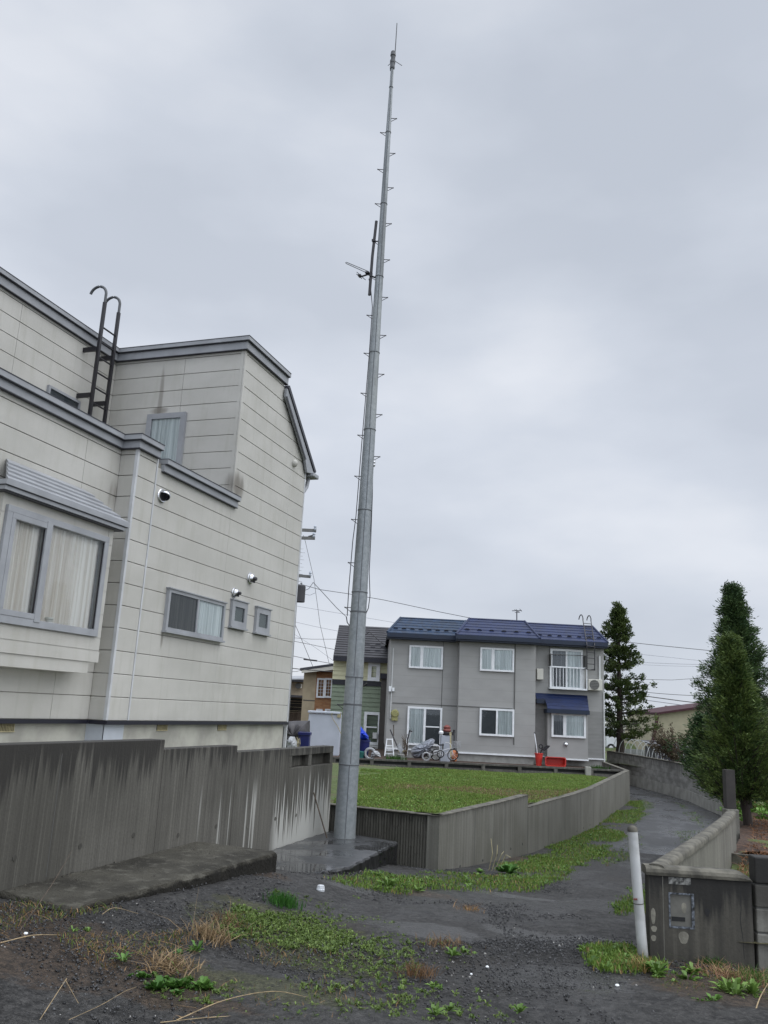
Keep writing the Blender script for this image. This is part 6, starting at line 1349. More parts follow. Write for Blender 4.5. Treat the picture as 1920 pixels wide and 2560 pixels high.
# ================================================================== VEGETATION
def inpoly(P, poly):
    x, y = P[:, 0], P[:, 1]; c = np.zeros(len(P), bool); n = len(poly)
    for i in range(n):
        (x1, y1), (x2, y2) = poly[i], poly[(i + 1) % n]
        if y1 == y2: continue
        m = ((y1 > y) != (y2 > y)) & (x < (x2 - x1) * (y - y1) / (y2 - y1) + x1); c ^= m
    return c
def gpoly(px): return [tuple(at_g(x, y)[:2]) for x, y in px]
def fill(poly, n):
    A = np.array(poly); lo, hi = A.min(0), A.max(0); P = nr.uniform(lo, hi, (int(n), 2)); return P[inpoly(P, poly)]
def blades(name, P, zf, h, w, c0, c1, label=None, dry=0.0, cdry=(.28, .19, .09), lean=.5, kind='stuff', parent=None, build=True):
    n = len(P); z = zf(P[:, 0], P[:, 1]) if callable(zf) else zf; hh = nr.uniform(h[0], h[1], n) * (0.6 + .4 * nr.random(n)); ww = nr.uniform(w[0], w[1], n)
    a = nr.uniform(0, 2 * np.pi, n); b = nr.uniform(0, 2 * np.pi, n); ln = np.abs(nr.normal(0, lean, n)) * hh
    B = np.stack([P[:, 0], P[:, 1], z - .004], -1); sx_, sy = np.cos(a) * ww / 2, np.sin(a) * ww / 2; zz = np.zeros(n)
    S_ = np.stack([sx_, sy, zz], -1); M_ = B + np.stack([np.cos(b) * ln * .35, np.sin(b) * ln * .35, hh * .6], -1); T = B + np.stack([np.cos(b) * ln, np.sin(b) * ln, hh], -1)
    V = np.stack([B - S_, B + S_, M_ + S_ * .8, M_ - S_ * .8, T], 1).reshape(-1, 3); i = np.arange(n)[:, None] * 5
    Fc = np.concatenate([i + [0, 1, 2], i + [0, 2, 3], i + [3, 2, 4]], 0); t = nr.random((n, 1)); C = np.array(c0) * (1 - t) + np.array(c1) * t
    C = C * nr.uniform(.75, 1.2, (n, 1)); d = nr.random(n) < (dry if np.isscalar(dry) else dry); C[d] = np.array(cdry) * nr.uniform(.6, 1.3, (d.sum(), 1)); C = np.repeat(C, 5, 0)
    if not build: return V, Fc, C
    o = raw(name, V, Fc, 'blade', C, parent)
    if kind: o['kind'] = kind
    if label: o['label'] = label
    return o
def leaves(P, z, nl, L, W, c0, c1, el=(.1, .9), tilt=0.0):
    """little rosettes: nl leaves round each point; returns quads"""
    n = len(P); k = np.repeat(np.arange(n), nl); m = len(k); a = nr.uniform(0, 2 * np.pi, m); e_ = nr.uniform(el[0], el[1], m); s_ = np.repeat(.45 + 1.3 * nr.random(n) ** 2.2, nl); Ls = nr.uniform(L[0], L[1], m) * s_; Ws = nr.uniform(W[0], W[1], m) * s_
    B = np.stack([P[k, 0], P[k, 1], z[k]], -1); d = np.stack([np.cos(a) * np.cos(e_), np.sin(a) * np.cos(e_), np.sin(e_)], -1); sd_ = np.stack([-np.sin(a), np.cos(a), nr.uniform(-.3, .3, m)], -1)
    M1 = B + d * Ls[:, None] * .62 + [0, 0, .004]; T = B + d * Ls[:, None] * [1, 1, .72]; V = np.stack([B, M1 + sd_ * Ws[:, None] / 2, T, M1 - sd_ * Ws[:, None] / 2], 1).reshape(-1, 3)
    Fc = np.arange(m)[:, None] * 4 + np.array([0, 1, 2, 3]); t = nr.random((n, 1))[k]; C = (np.array(c0) * (1 - t) + np.array(c1) * t) * nr.uniform(.75, 1.25, (m, 1)); return V, Fc, np.repeat(C, 4, 0)
def leafobj(name, parts, mat='leaf', kind=None, label=None, parent=None, cat=None):
    V = []; Fq = []; C = []; o = 0
    for v, f, c in parts: V.append(v); Fq.append(f + o); C.append(c); o += len(v)
    ob = raw(name, np.concatenate(V), np.concatenate(Fq), mat, np.concatenate(C), parent)
    if kind: ob['kind'] = kind
    return tag(ob, label, cat)
G0, G1 = (.080, .150, .022), (.190, .285, .058)
# lawn on the raised plot
Pl = nr.uniform((-9.2, 11), (-1.2, 29.4), (390000, 2)); Pl = Pl[nr.random(len(Pl)) < np.clip(1.6 - (Pl[:, 1] - 11) / 22, .3, 1)]
ok = (Pl[:, 0] < edge_x(Pl[:, 1]) - .03) & (Pl[:, 1] > near_y(Pl[:, 0]) + .03) & (Pl[:, 1] < far_y(Pl[:, 0]) - .05) & (Pl[:, 0] > -4.3 - .32 * (Pl[:, 1] - 11))
Pl = Pl[ok]; f = fbm(Pl[:, 0], Pl[:, 1], .9); br_ = np.clip((f - .55) * 1.6 + .75 * np.exp(-((Pl[:, 1] - 17.5 + .2 * Pl[:, 0]) / 1.9) ** 2) * (Pl[:, 0] < -2.6) * np.clip(-.3 - .3 * Pl[:, 0] , 0, 1), 0, .85); keep = nr.random(len(Pl)) > br_ * .55
Pl = Pl[keep]; dry = br_[keep]; f = f[keep]
blades('lawn_grass', Pl, lawn_z, (.022, .052), (.010, .022), (.095, .165, .028), (.215, .295, .070), 'rough patchy green lawn on the raised plot', dry=.04 + .62 * dry, cdry=(.23, .17, .09))
P = Pl[(f < -.5) & (nr.random(len(Pl)) < .03)]; leafobj('lawn_clover', [leaves(P, lawn_z(P[:, 0], P[:, 1]) + .015, 6, (.02, .04), (.010, .02), (.09, .18, .03), (.16, .27, .06))], kind='stuff', label='low broad-leaved weeds through the lawn')
# grass verge along the plot wall and other grassy strips
V_, = ([],)
polys = [([(962, 2205), (1010, 2188), (1100, 2189), (1190, 2177), (1330, 2142), (1440, 2085), (1562, 2012), (1600, 1998), (1630, 2010), (1598, 2060), (1520, 2120), (1440, 2172), (1420, 2205), (1300, 2225), (1160, 2228), (1040, 2222)], 60000, .05),
         ([(1470, 2130), (1545, 2098), (1610, 2088), (1600, 2125), (1520, 2165)], 2600, .035), ([(1695, 2005), (1740, 2030), (1775, 2062), (1760, 2078), (1722, 2045)], 3500, .035), ([(1690, 2080), (1745, 2075), (1740, 2110), (1700, 2118)], 2200, .035),
         ([(1548, 2270), (1585, 2220), (1626, 2212), (1626, 2295), (1570, 2295)], 5200, .06), ([(1480, 2372), (1600, 2362), (1610, 2400), (1600, 2440), (1520, 2425), (1500, 2400)], 9000, .05),
         ([(1590, 2400), (1660, 2400), (1690, 2430), (1600, 2440)], 2600, .06), ([(820, 2195), (960, 2180), (1060, 2215), (1010, 2240), (900, 2222)], 2600, .045)]
PP = []; HH = []
for poly, n, h in polys:
    gpz = gpoly(poly); A_ = np.array(gpz); area = (A_[:, 0].max() - A_[:, 0].min()) * (A_[:, 1].max() - A_[:, 1].min()); lo_, hi_ = A_.min(0) - .25, A_.max(0) + .25; P = nr.uniform(lo_, hi_, (int(n * 2.2), 2)); dp = np.stack([fbm(P[:, 0], P[:, 1], 5, .3), fbm(P[:, 0], P[:, 1], 5, 2.9)], -1) * (.13 if n > 20000 else .07) + nr.normal(0, .03, P.shape); P = P[inpoly(P + dp, gpz)]; m = fbm(P[:, 0], P[:, 1], 3.0) > -.75 + 1.1 * (nr.random(len(P)) < .25); PP.append(P[m])
P = np.concatenate(PP); blades('verge_grass', P, lambda x, y: gz(x, y), (.015, .06), (.006, .013), G0, G1, 'green grass verge along the plot wall and path edges', dry=.10)
m = nr.random(len(P)) < .035; Pc = P[m]; leafobj('verge_weeds', [leaves(Pc, gz(Pc[:, 0], Pc[:, 1]) + .005, 7, (.02, .05), (.010, .022), (.05, .11, .018), (.12, .20, .045))], kind='stuff', label='small leafy weeds in the grass verge')
# weeds in the gravel foreground
def wfield(regs, dens0):
    out = []
    for (px, n) in regs: out.append(fill(gpoly(px), n))
    return np.concatenate(out)
Pw = wfield([([(600, 2240), (700, 2228), (850, 2250), (910, 2310), (820, 2400), (700, 2430), (560, 2420), (500, 2370), (560, 2300)], 8000), ([(560, 2300), (900, 2240), (1010, 2330), (1080, 2480), (1000, 2560), (640, 2560), (480, 2440)], 4200), ([(900, 2330), (1180, 2360), (1300, 2560), (900, 2560)], 420), ([(330, 2440), (560, 2430), (700, 2500), (560, 2520), (400, 2500)], 360)], 1)
f = fbm(Pw[:, 0], Pw[:, 1], 4.5, 1.3); Pw = Pw[f > -.35 + .8 * nr.random(len(Pw)) - .3]
leafobj('ground_weeds', [leaves(Pw, gz(Pw[:, 0], Pw[:, 1]), 11, (.011, .030), (.004, .009), (.065, .110, .020), (.145, .205, .048), (.15, 1.3))], kind='stuff', label='low light green weeds spreading over the dark gravel')
Ps = wfield([([(560, 2260), (900, 2250), (950, 2400), (640, 2440)], 2600), ([(400, 2440), (1000, 2440), (1000, 2560), (500, 2560)], 800), ([(1590, 2420), (1920, 2430), (1920, 2540), (1700, 2500)], 3200), ([(0, 2230), (320, 2270), (150, 2300), (0, 2330)], 1500), ([(130, 2340), (480, 2330), (440, 2430), (250, 2420)], 1300)], 1); Ps = Ps[fbm(Ps[:, 0], Ps[:, 1], 4, 2.2) > -.2]
blades('thin_grass', Ps, lambda x, y: gz(x, y), (.015, .05), (.003, .007), (.06, .10, .02), (.14, .18, .04), 'thin grass and dead stems between the weeds', dry=.45, cdry=(.24, .15, .07), lean=1.2)
# loose gravel stones
def stones(name, P, r, c0, c1, label, light=0.0):
    n = len(P); ico = np.array([(0, 0, 1), (.9, 0, .2), (.28, .85, .2), (-.72, .52, .2), (-.72, -.52, .2), (.28, -.85, .2), (0, 0, -.5)]); fi = np.array([(0, 1, 2), (0, 2, 3), (0, 3, 4), (0, 4, 5), (0, 5, 1), (6, 2, 1), (6, 3, 2), (6, 4, 3), (6, 5, 4), (6, 1, 5)])
    rr = r[0] + (r[1] - r[0]) * nr.random(n) ** 3; V = ico[None] * nr.uniform(.6, 1.25, (n, 7, 1)) * rr[:, None, None] * nr.uniform(.6, 1.2, (n, 1, 3)); V += np.stack([P[:, 0], P[:, 1], gz(P[:, 0], P[:, 1]) + rr * .15], -1)[:, None, :]
    Fc = (np.arange(n)[:, None, None] * 7 + fi[None]).reshape(-1, 3); C = np.array(c0) + (np.array(c1) - np.array(c0)) * nr.random((n, 1)); li = nr.random(n) < light; C[li] = np.array((.30, .29, .27)) * nr.uniform(.6, 1.2, (li.sum(), 1))
    o = raw(name, V.reshape(-1, 3), Fc, 'stone', np.repeat(C, 7, 0)); o['kind'] = 'stuff'; o['label'] = label
Pg = np.concatenate([nr.uniform((-4.2, 3.4), (1.4, 7.5), (70000, 2)), nr.uniform((-3.4, 6.5), (.4, 11.5), (60000, 2)), fill(gpoly([(1100, 2250), (1620, 2300), (1620, 2370), (1300, 2390), (1000, 2330)]), 9000)])
Pg = Pg[fbm(Pg[:, 0], Pg[:, 1], 1.6, .7) > -.5 + .9 * (nr.random(len(Pg)) - .5)]
stones('gravel_stones', Pg, (.002, .013), (.008, .008, .009), (.075, .075, .076), 'loose dark gravel stones scattered over the wet ground', .012)
def grit(P, zs, r, label):
    n = len(P); ico = np.array([(0, 0, 1), (.9, 0, .2), (.28, .85, .2), (-.72, .52, .2), (-.72, -.52, .2), (.28, -.85, .2)]); fi = np.array([(0, 1, 2), (0, 2, 3), (0, 3, 4), (0, 4, 5), (0, 5, 1)]); rr = r[0] + (r[1] - r[0]) * nr.random(n) ** 3
    V = ico[None] * nr.uniform(.6, 1.25, (n, 6, 1)) * rr[:, None, None] * nr.uniform(.5, 1.2, (n, 1, 3)); V += np.stack([P[:, 0], P[:, 1], np.full(n, zs)], -1)[:, None, :]; C = np.array((.012, .011, .009)) + np.array((.07, .06, .045)) * nr.random((n, 1)) ** 2
    o = raw('slab_grit', V.reshape(-1, 3), (np.arange(n)[:, None, None] * 6 + fi[None]).reshape(-1, 3), 'stone', np.repeat(C, 6, 0)); o['kind'] = 'stuff'; o['label'] = label
Pq = nr.uniform((-4.39, 5.15), (-3.62, 7.65), (1400, 2)); Pq = Pq[nr.random(len(Pq)) < .25 + .75 * np.exp(-((Pq[:, 0] + 4.4) / .12) ** 2)]; grit(Pq, -1.343, (.002, .011), 'grit and moss crumbs on the worn slab')
Pq = nr.uniform((-4.39, 7.9), (-3.4, 11.1), (900, 2)); Pq = Pq[nr.random(len(Pq)) < .15 + .85 * np.exp(-((Pq[:, 0] + 4.4) / .12) ** 2)]; grit(Pq, -1.633, (.002, .010), 'grit on the wet slab')
# individual plants
def plant(name, px, py, nl, L, W, c0, c1, label, cat, el=(.2, 1.1), h=0, n=1, r=.0, zf=None):
    p = at_g(px, py); z0 = float((zf or gz)(p.x, p.y)); Pn = np.array([(p.x, p.y)]) + nr.normal(0, 1, (n, 2)) * r; return leafobj(name, [leaves(Pn, np.full(n, z0), nl, L, W, c0, c1, el)], label=label, cat=cat)
LG0, LG1 = (.080, .150, .026), (.155, .25, .058); MG0, MG1 = (.045, .115, .02), (.10, .20, .04)
plant('rosette_weed', 182, 2330, 15, (.06, .10), (.018, .026), LG0, LG1, 'bright green leafy rosette at the left, in front of the mossy slab', 'plant')
plant('rosette_weed', 220, 2330, 22, (.035, .06), (.012, .018), LG0, LG1, 'small frilly green weed touching the bright left rosette', 'plant')
plant('rosette_weed', 308, 2405, 18, (.05, .085), (.009, .014), MG0, MG1, 'thin-leaved green rosette between the two patches of dead straw', 'plant')
plant('clover_clump', 356, 2438, 90, (.012, .028), (.012, .020), MG0, MG1, 'dark green clover clump left of the lower straw tuft', 'plant', (.2, 1.2), n=9, r=.05)
plant('leafy_clump', 455, 2470, 30, (.03, .06), (.016, .028), MG0, MG1, 'wide dark green leafy clump below the lower straw tuft', 'plant', n=14, r=.11)
plant('rosette_weed', 474, 2385, 16, (.04, .08), (.014, .022), MG0, MG1, 'medium green rosette below the tall straw tuft', 'plant', n=3, r=.04)
plant('rosette_weed', 520, 2420, 12, (.035, .07), (.012, .02), MG0, MG1, 'single pointed green rosette between the straw tufts and the weed patch', 'plant')
plant('rosette_weed', 998, 2478, 12, (.05, .09), (.016, .024), LG0, LG1, 'upright pale green weed in the gravel, left of the rusty tuft', 'plant', (.7, 1.4))
plant('rosette_weed', 1052, 2475, 16, (.03, .06), (.012, .018), LG0, LG1, 'flat pale green weed directly below the rusty grass tuft', 'plant', n=3, r=.05)
plant('rosette_weed', 1087, 2538, 20, (.03, .055), (.010, .015), LG0, LG1, 'pale green rosette at the bottom edge, left one of the close pair', 'plant')
plant('rosette_weed', 1140, 2532, 20, (.03, .055), (.010, .015), LG0, LG1, 'pale green rosette at the bottom edge, right one of the close pair', 'plant', n=2, r=.035)
plant('rosette_weed', 1298, 2533, 20, (.03, .055), (.010, .015), LG0, LG1, 'lone pale green rosette furthest right in the bare gravel', 'plant', n=2, r=.03)
plant('rosette_weed', 1165, 2385, 20, (.03, .06), (.010, .018), LG0, LG1, 'low bright green weed at the edge of the puddled gravel', 'plant', n=4, r=.06)
plant('leafy_clump', 1630, 2445, 26, (.04, .08), (.016, .03), LG0, LG1, 'bright leafy clump at the foot of the white bollard', 'plant', n=5, r=.06)
plant('leafy_clump', 1722, 2445, 26, (.04, .075), (.014, .024), LG0, LG1, 'bright leafy clump below the letterbox', 'plant', n=6, r=.07)
plant('leafy_clump', 1772, 2510, 22, (.03, .06), (.012, .02), MG0, MG1, 'small green clump at the edge of the soil, lower right', 'plant', n=3, r=.04)
plant('leafy_clump', 1848, 2490, 24, (.05, .10), (.010, .018), LG0, LG1, 'tall feathery pale green weed near the right edge', 'plant', (.4, 1.3), n=5, r=.06)
plant('leafy_clump', 1908, 2505, 24, (.05, .10), (.012, .02), LG0, LG1, 'feathery green weed cut off by the right edge', 'plant', (.4, 1.3), n=4, r=.06)
plant('rosette_weed', 962, 2216, 16, (.05, .09), (.016, .026), LG0, LG1, 'bright weed on the gravel just below the right end of the wet slab', 'plant', n=2, r=.05)
plant('rosette_weed', 1060, 2228, 16, (.05, .08), (.014, .022), LG0, LG1, 'bright weed on the gravel under the near corner of the plot wall', 'plant', n=2, r=.06)
pb = plant('burdock', 1240, 2178, 22, (.08, .16), (.05, .09), (.06, .15, .03), (.14, .25, .06), 'broad-leaved green plant against the near panels of the plot wall', 'plant', (.1, 1.2), n=3, r=.12)
p = at_g(1222, 2176); q = MB()
for k in range(4): q.tube([(p.x + .04 * k, p.y, p.z), (p.x + .05 + .06 * k, p.y - .02, p.z + .22), (p.x + .02 + .09 * k, p.y, p.z + .40 - .07 * k)], .005, 5)
st = tag(q.build('flowering_stems', 'ventyel'), 'seed stems standing up beside the broad-leaved plant', 'plant stems')
# grassy clump and dry tufts
def tuft(name, px, py, n, h, w, c0, c1, r, label, lean=.9, dry=.97, cdry=(.25, .175, .095)):
    p = at_g(px, py); Pn = np.array([(p.x, p.y)]) + nr.normal(0, 1, (n, 2)) * r; V, Fc, C = blades('x', Pn, gz(Pn[:, 0], Pn[:, 1]), h, w, c0, c1, dry=dry, cdry=cdry, lean=lean, build=False); o = raw(name, V, Fc, 'blade', C); return tag(o, label, 'grass tuft')
tuft('grass_clump', 708, 2262, 420, (.06, .13), (.003, .007), (.018, .075, .008), (.045, .14, .02), .06, 'dense dark green grass clump at the top of the weed patch', .35, 0)
tuft('dry_grass_tuft', 522, 2345, 260, (.05, .13), (.003, .008), G0, G1, .07, 'tall straw-coloured grass tuft, the upper of the two', 1.5)
tuft('dry_grass_tuft', 565, 2310, 130, (.05, .12), (.003, .006), G0, G1, .08, 'reddish brown flattened tuft behind the tall straw tuft', 1.6, cdry=(.17, .10, .055))
tuft('dry_grass_tuft', 425, 2420, 220, (.04, .10), (.004, .010), G0, G1, .07, 'straw-coloured tuft with broad bent blades, the lower of the two', 2.2)
tuft('dry_grass_tuft', 1040, 2438, 170, (.05, .10), (.003, .006), G0, G1, .06, 'rusty brown grass tuft in the middle of the gravel', .9, cdry=(.15, .085, .04))
tuft('dry_grass_tuft', 1105, 2362, 120, (.04, .09), (.003, .006), G0, G1, .09, 'orange brown grass tuft beside the puddled gravel', 1.3, cdry=(.18, .11, .05))
tuft('dry_grass_tuft', 1175, 2278, 110, (.03, .08), (.003, .006), G0, G1, .055, 'small tawny tuft on the gravel below the plot wall', 1.4, cdry=(.30, .18, .08))
tuft('dry_grass_tuft', 1605, 2425, 200, (.06, .12), (.004, .007), (.08, .11, .02), (.18, .20, .05), .06, 'yellow-green grass tuft at the base of the bollard', 1.0, .5, (.32, .22, .09))
tuft('dry_grass_tuft', 1810, 2440, 320, (.04, .09), (.003, .006), G0, G1, .10, 'flattened pinkish dead grass below the mailbox wall', 2.0, .9, (.32, .19, .11))
tuft('dry_grass_tuft', 1880, 2450, 280, (.05, .11), (.003, .006), MG0, MG1, .065, 'mixed green and dead grass tuft near the right edge', 1.0, .35, (.32, .19, .11))
tuft('grass_clump', 1775, 2412, 220, (.04, .09), (.003, .006), (.03, .09, .015), (.07, .15, .03), .05, 'dark green grass clump against the foot of the mailbox wall', .7, 0)
Pd = np.concatenate([fill(gpoly([(130, 2350), (480, 2330), (470, 2430), (300, 2440), (180, 2400)]), 420), fill(gpoly([(0, 2300), (100, 2290), (80, 2370), (0, 2380)]), 130), fill(gpoly([(560, 2480), (860, 2500), (760, 2560), (400, 2560)]), 80)])
V_, F_, C_ = blades('x', Pd, gz(Pd[:, 0], Pd[:, 1]), (.01, .03), (.003, .007), G0, G1, dry=1, cdry=(.24, .15, .07), lean=7.0, build=False); o = raw('straw_litter', V_, F_, 'blade', C_); o['kind'] = 'stuff'; o['label'] = 'dead straw lying over the dark soil at the left'
def gpt(x, y, h=0): p = at_g(x, y); return Vector((p.x, p.y, float(gz(p.x, p.y)) + h))
def crom(P, m=6):
    P = [P[0] * 2 - P[1]] + P + [P[-1] * 2 - P[-2]]; out = []
    for i in range(1, len(P) - 2):
        for k in range(m):
            t = k / m; a, b, c, d = P[i - 1:i + 3]; out.append(.5 * ((2 * b) + (c - a) * t + (2 * a - 5 * b + 4 * c - d) * t * t + (3 * b - a - 3 * c + d) * t ** 3))
    return out + [P[-2]]
def straw(pts, r, label, mat='straw', name='straw_stem', cat='stem'):
    C_ = [gpt(x, y, h) for x, y, h in pts]; C_ = crom(C_) if len(C_) > 2 else C_
    r = list(np.interp(np.linspace(0, 1, len(C_)), np.linspace(0, 1, len(pts)), r)) if isinstance(r, list) else [r * (1 - .5 * i / len(C_)) for i in range(len(C_))]
    q = MB(); q.tube(C_, [v * .5 for v in r], 5); tag(q.build(name, mat), label, cat)
straw([(440, 2562, .02), (560, 2528, .05), (680, 2505, .05), (770, 2498, .01)], [.006, .005, .004, .002], 'long pale straw stem arching across the bottom of the weed patch')
straw([(400, 2562, .01), (540, 2548, .01), (700, 2544, .01), (860, 2552, .01)], [.005, .004, .003, .002], 'second pale straw lying almost level at the bottom edge')
straw([(98, 2562, .02), (155, 2510, .10), (158, 2508, .10)], .004, 'bent straw rising at the bottom left')
straw([(156, 2506, .10), (195, 2520, .02)], .003, 'short broken tip of the bent straw, bottom left')
straw([(0, 2362, .01), (80, 2348, .02), (150, 2342, .01)], [.007, .005, .003], 'pale reed lying at the left edge, in front of the slab')
straw([(255, 2290, .01), (285, 2280, .025), (345, 2288, .01)], .005, 'curved tan reed lying beside the mossy slab')
straw([(170, 2562, .02), (250, 2530, .03), (310, 2495, .03), (340, 2478, .02)], .003, 'thin brown stem slanting up from the bottom left')
straw([(1630, 2396, .0), (1668, 2392, .05), (1740, 2392, .08), (1830, 2394, .085), (1925, 2400, .08)], [.003, .003, .003, .003, .002], 'long thin arching grass stem crossing the foot of the mailbox wall')
straw([(1882, 2552, .0), (1900, 2520, .05), (1925, 2500, .10)], [.010, .006, .003], 'thick dry yellow stalk at the bottom right corner')
straw([(48, 2328, .0), (120, 2280, .16), (163, 2262, .34)], [.006, .004, .002], 'thin dark twig leaning up to the right in front of the slab', 'twig', 'dead_twig', 'twig')
straw([(480, 2330, .0), (484, 2318, .12), (488, 2316, .24)], .002, 'thin upright dead stem left of the tall straw tuft')
straw([(570, 2300, .0), (573, 2290, .10), (560, 2290, .15)], .002, 'thin hooked dead stem behind the tall straw tuft')
p = gpt(801, 2232); q = MB(); q.lathe(p, [(.034, .002), (.036, .03), (.031, .034), (.026, .062), (.010, .066), (.001, .066)], 20); o = tag(q.build('plastic_cup', 'plasticcup'), 'upturned translucent plastic cup on the gravel below the wet slab', 'cup')
q = MB()
for k in range(10): a = k * .628; q.tube([p + Vector((.0345 * math.cos(a), .0345 * math.sin(a), .033)), p + Vector((.028 * math.cos(a), .028 * math.sin(a), .062))], .0016, 4)
q.build('moulded_rib', 'white', o)
for (x, y, r, lb) in ((1218, 2420, .012, 'small white stone on the gravel left of centre path'), (1543, 2467, .014, 'largest white stone, on the gravel below the bollard'), (64, 2337, .013, 'round white pebble among the straw at the left edge'), (1178, 2438, .009, 'tiny whitish pebble between the rusty tuft and the path')):
    p = gpt(x, y, .004); q = MB(); q.lathe(p, [(r * .7, -.003), (r, r * .3), (r * .6, r * .75), (.001, r * .8)], 8); tag(q.build('white_pebble', 'white'), lb, 'pebble')
# garden: grass near the kerb, leafy weeds and far grass
Pn = nr.uniform((-.1, 7.2), (4, 11), (16000, 2)); Pn = Pn[(Pn[:, 0] > np.interp(Pn[:, 1], [7, 7.7, 8.85, 9.85, 10.85], [-.0, .14, .36, .53, .69])) & (fbm(Pn[:, 0], Pn[:, 1], 2) > -.6)]
gzz = lambda x, y: -1.44 + .01 * rough2(x, y)
blades('garden_grass', Pn, gzz, (.02, .06), (.005, .010), (.05, .09, .015), (.12, .17, .03), 'weedy grass inside the low garden wall', dry=.35)
Pn = nr.uniform((1.0, 16.0), (16, 32), (60000, 2)); blades('far_garden_grass', Pn, lambda x, y: -1.44 - .012 * np.maximum(0, y - 12) + .01 * rough2(x, y), (.03, .08), (.02, .05), (.06, .12, .02), (.12, .20, .04), 'grass field behind the dense conifers', dry=.12)
Pn = nr.normal((2.75, 16.2), (.65, .6), (420, 2)); leafobj('leafy_groundcover', [leaves(Pn, -1.46 + nr.uniform(0, .1, 420), 9, (.07, .14), (.03, .06), (.09, .20, .03), (.20, .34, .08), (.2, 1.3))], kind='stuff', label='bright leafy ground cover right of the conifer trunk')
Pn = nr.uniform((.5, 9.6), (4.6, 15.5), (16000, 2)); Pn = Pn[Pn[:, 0] > np.interp(Pn[:, 1], [9, 10.85, 11.75, 12.3, 20], [.5, .73, .85, .95, 1.5])]
V_, F_, C_ = blades('x', Pn, -1.43 + .03 * rough2(Pn[:, 0] * 2, Pn[:, 1] * 2) * .35 - .01 * np.maximum(0, Pn[:, 1] - 12) + .02, (.012, .04), (.008, .02), G0, G1, dry=1, cdry=(.20, .095, .045), lean=4.0, build=False); o = raw('bark_litter', V_, F_, 'blade', C_); o['kind'] = 'stuff'; o['label'] = 'brown bark strips on the mulch bed'

# conifers
def sprays(P, D, L, W, c0, c1, shade=None):
    n = len(P); d = D + nr.normal(0, .35, (n, 3)); d /= np.linalg.norm(d, axis=1)[:, None]; r_ = nr.normal(0, 1, (n, 3)); s_ = np.cross(d, r_); s_ /= np.linalg.norm(s_, axis=1)[:, None]
    Ls = nr.uniform(L[0], L[1], n)[:, None]; Ws = nr.uniform(W[0], W[1], n)[:, None]; M1 = P + d * Ls * .55; T = P + d * Ls; V = np.stack([P, M1 + s_ * Ws / 2, T, M1 - s_ * Ws / 2], 1).reshape(-1, 3)
    t = nr.random((n, 1)) if shade is None else shade[:, None]; C = (np.array(c0) * (1 - t) + np.array(c1) * t) * nr.uniform(.75, 1.25, (n, 1)); return V, np.arange(n)[:, None] * 4 + np.array([0, 1, 2, 3]), np.repeat(C, 4, 0)
def conifer(name, base, top, prof, nb, nc, ns, clr, L, W, c0, c1, label, trunk_r, up=.55, thick=.35, lean=(0, 0), z_lo=None):
    """prof: [(height above base, radius)]; nb branches, nc clumps per branch, ns sprays per clump, clump radius clr"""
    t = thing(name, base, label, 'tree'); q = MB(); H_ = top - base.z; n = 9; pts = [Vector((base.x + lean[0] * (i / n) + .015 * math.sin(i * 2), base.y + lean[1] * (i / n), base.z - .1 + (H_ + .1) * i / n)) for i in range(n + 1)]
    q.tube(pts, [trunk_r * (1.35 if i == 0 else 1) * (1 - i / n * .93) for i in range(n + 1)], 12); hs = [p[0] for p in prof]; rs = [p[1] for p in prof]; CP = []; CD = []
    TN = []
    for b_ in range(nb):
        u = b_ / nb; h = hs[0] + (hs[-1] - hs[0]) * (1 - (1 - u) ** 1.05) + rnd.uniform(-.03, .03) * H_; h = min(max(h, hs[0]), hs[-1]); az = b_ * 2.39996 + rnd.uniform(-.3, .3)
        R_ = float(np.interp(h, hs, rs)) * (rnd.uniform(.55, .98) if rnd.random() < .45 else rnd.uniform(.92, 1.16)) * (.97 + .20 * math.sin(az * 3 + h * 7) * math.sin(h * 11 + az * 2))
        d = Vector((math.cos(az), math.sin(az), 0)); ax = Vector((base.x + lean[0] * h / H_, base.y + lean[1] * h / H_, base.z + h)); h0 = -R_ * up * .8
        pa = ax + Zv * h0; pb_ = ax + d * R_ * .6 + Zv * (h0 * .45); pc = ax + d * R_ + Zv * (R_ * rnd.uniform(-.10, .22))
        zf_ = base.z + hs[0] - rnd.uniform(-.02, .12)
        for v_ in (pa, pb_, pc): v_.z = max(v_.z, zf_)
        q.tube([pa, pb_, pc], [max(.004, trunk_r * .16), max(.003, trunk_r * .1), .003], 5, cap=False); tn = rnd.random()
        for k in range(nc):
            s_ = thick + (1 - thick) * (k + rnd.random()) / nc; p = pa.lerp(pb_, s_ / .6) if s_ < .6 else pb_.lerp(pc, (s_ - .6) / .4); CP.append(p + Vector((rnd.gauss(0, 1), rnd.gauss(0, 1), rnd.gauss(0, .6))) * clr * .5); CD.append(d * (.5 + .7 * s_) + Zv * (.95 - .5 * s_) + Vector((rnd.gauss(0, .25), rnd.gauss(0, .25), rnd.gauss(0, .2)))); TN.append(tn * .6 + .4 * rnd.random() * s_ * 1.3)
    q.build('trunk', 'bark', t, smooth=True)
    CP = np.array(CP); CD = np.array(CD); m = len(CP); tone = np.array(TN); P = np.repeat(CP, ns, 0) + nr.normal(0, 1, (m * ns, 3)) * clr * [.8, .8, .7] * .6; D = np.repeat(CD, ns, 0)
    leafobj('crown', [sprays(P, D, L, W, c0, c1, np.clip(np.repeat(tone, ns) + nr.normal(0, .15, m * ns), 0, 1))], 'conifer', parent=t); return t
def treepx(w, xb, yb, ytop): fr = FW(w); b_ = gp(xb, yb, 0, fr); return b_, fr
b1, fr = treepx(13.4, 1872, 2098, 0); sc1 = 13.4 / FPX * 1.0
zt1 = gp(1828, 1601, 0, fr).z; tp = gp(1828, 1601, 0, fr)
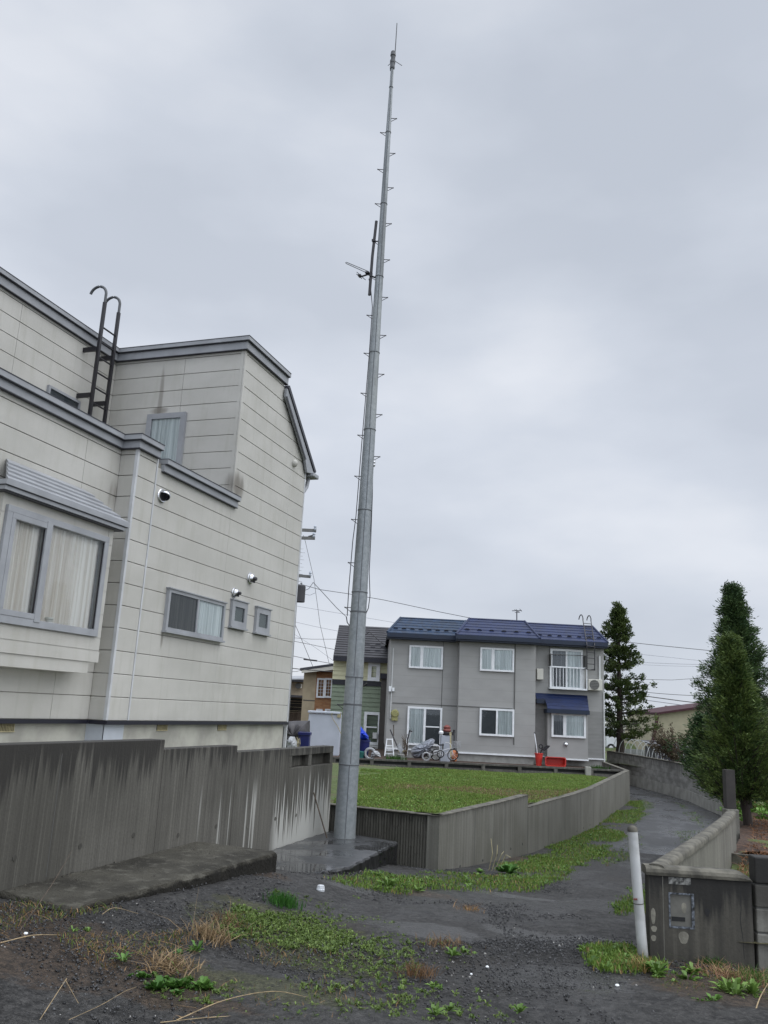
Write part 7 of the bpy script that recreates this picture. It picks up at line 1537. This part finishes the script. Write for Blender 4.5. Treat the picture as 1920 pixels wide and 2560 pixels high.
def prof(fr, b_, rows, s): return sorted([(gp(1850, y, 0, fr).z - b_.z, r * s * 1.13) for y, r in rows])
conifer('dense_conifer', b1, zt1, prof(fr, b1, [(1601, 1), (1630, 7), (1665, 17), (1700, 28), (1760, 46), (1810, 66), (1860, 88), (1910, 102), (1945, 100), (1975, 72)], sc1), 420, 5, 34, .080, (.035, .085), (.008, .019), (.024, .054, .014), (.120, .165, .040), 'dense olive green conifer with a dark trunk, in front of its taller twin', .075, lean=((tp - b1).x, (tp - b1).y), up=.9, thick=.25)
b2_, fr = treepx(16.8, 1868, 2070, 0); s2 = 16.8 / FPX; tp2 = gp(1832, 1474, 0, fr); b2_.z = -1.5
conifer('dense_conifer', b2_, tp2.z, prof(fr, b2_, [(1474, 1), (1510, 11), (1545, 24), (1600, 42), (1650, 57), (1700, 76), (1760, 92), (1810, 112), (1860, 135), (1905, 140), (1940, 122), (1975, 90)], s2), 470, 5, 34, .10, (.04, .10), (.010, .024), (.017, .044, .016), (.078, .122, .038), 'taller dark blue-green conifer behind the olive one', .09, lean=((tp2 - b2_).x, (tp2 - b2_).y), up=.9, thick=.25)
b3, fr = treepx(15.2, 1824, 2010, 0); b3.z = -1.5; s3 = 15.2 / FPX; tp3 = gp(1757, 1800, 0, fr)
conifer('dense_conifer', b3, tp3.z, prof(fr, b3, [(1800, 4), (1830, 22), (1870, 42), (1910, 52), (1945, 46), (1965, 30)], s3), 120, 4, 24, .09, (.05, .11), (.014, .03), (.016, .042, .016), (.055, .095, .028), 'low dark conifer bush at the left foot of the dense pair', .04, up=.5, thick=.25, lean=((tp3 - b3).x, (tp3 - b3).y))
b4, fr = treepx(39.5, 1551, 1896, 0); s4 = 39.5 / FPX; tp4 = gp(1555, 1531, 0, fr)
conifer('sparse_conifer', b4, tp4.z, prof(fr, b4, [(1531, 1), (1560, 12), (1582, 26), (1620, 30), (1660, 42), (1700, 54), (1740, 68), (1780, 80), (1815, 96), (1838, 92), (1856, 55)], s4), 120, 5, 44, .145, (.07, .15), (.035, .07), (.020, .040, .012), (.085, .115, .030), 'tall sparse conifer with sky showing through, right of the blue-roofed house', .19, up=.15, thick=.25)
# brown shrub between the conifers
fr = FW(31.5); bs = gp(1706, 1890, 0, fr); br = thing('brown_shrub', Vector((bs.x, bs.y, -1.7)), 'rusty brown feathery shrub in front of the cream wall', 'shrub'); q = MB(); CP = []; CD = []
for k in range(34):
    a = rnd.uniform(-1.0, .7); Ls = rnd.uniform(.8, 1.65); d = (Rh * math.sin(a) + Zv * math.cos(a) * .9 + Fh * rnd.uniform(-.4, .4)); p0 = Vector((bs.x, bs.y, -1.45)) + Rh * rnd.uniform(-.3, .15); p1 = p0 + d * Ls + Zv * .1
    q.tube([p0, p0.lerp(p1, .5) + Rh * rnd.uniform(-.05, .05), p1], [.014, .009, .003], 5)
    for j in range(9): CP.append(p0.lerp(p1, .35 + .65 * j / 9)); CD.append(d)
q.build('stems', 'wood', br); CP = np.array(CP); CD = np.array(CD); P = np.repeat(CP, 12, 0) + nr.normal(0, .045, (len(CP) * 12, 3)); leafobj('foliage', [sprays(P, np.repeat(CD, 12, 0), (.06, .14), (.02, .04), (.055, .045, .028), (.12, .088, .055))], 'conifer', parent=br)
# grass clumps at the foot of the grey house
for (x, y, nn, lb) in ((1497, 1912, 260, 'dark green grass clump at the right corner of the grey house'), (990, 1890, 200, 'low green grass clump at the foot of the step ladder')):
    c = gp(x, y, 0, FW(31.2)); Pn = np.array([(c.x, c.y)]) + nr.normal(0, .16, (nn, 2)); V_, F_, C_ = blades('x', Pn, np.full(nn, ZG), (.14, .30), (.02, .035), (.02, .06, .01), (.05, .12, .02), lean=.35, build=False); tag(raw('grass_clump', V_, F_, 'blade', C_), lb, 'grass tuft')
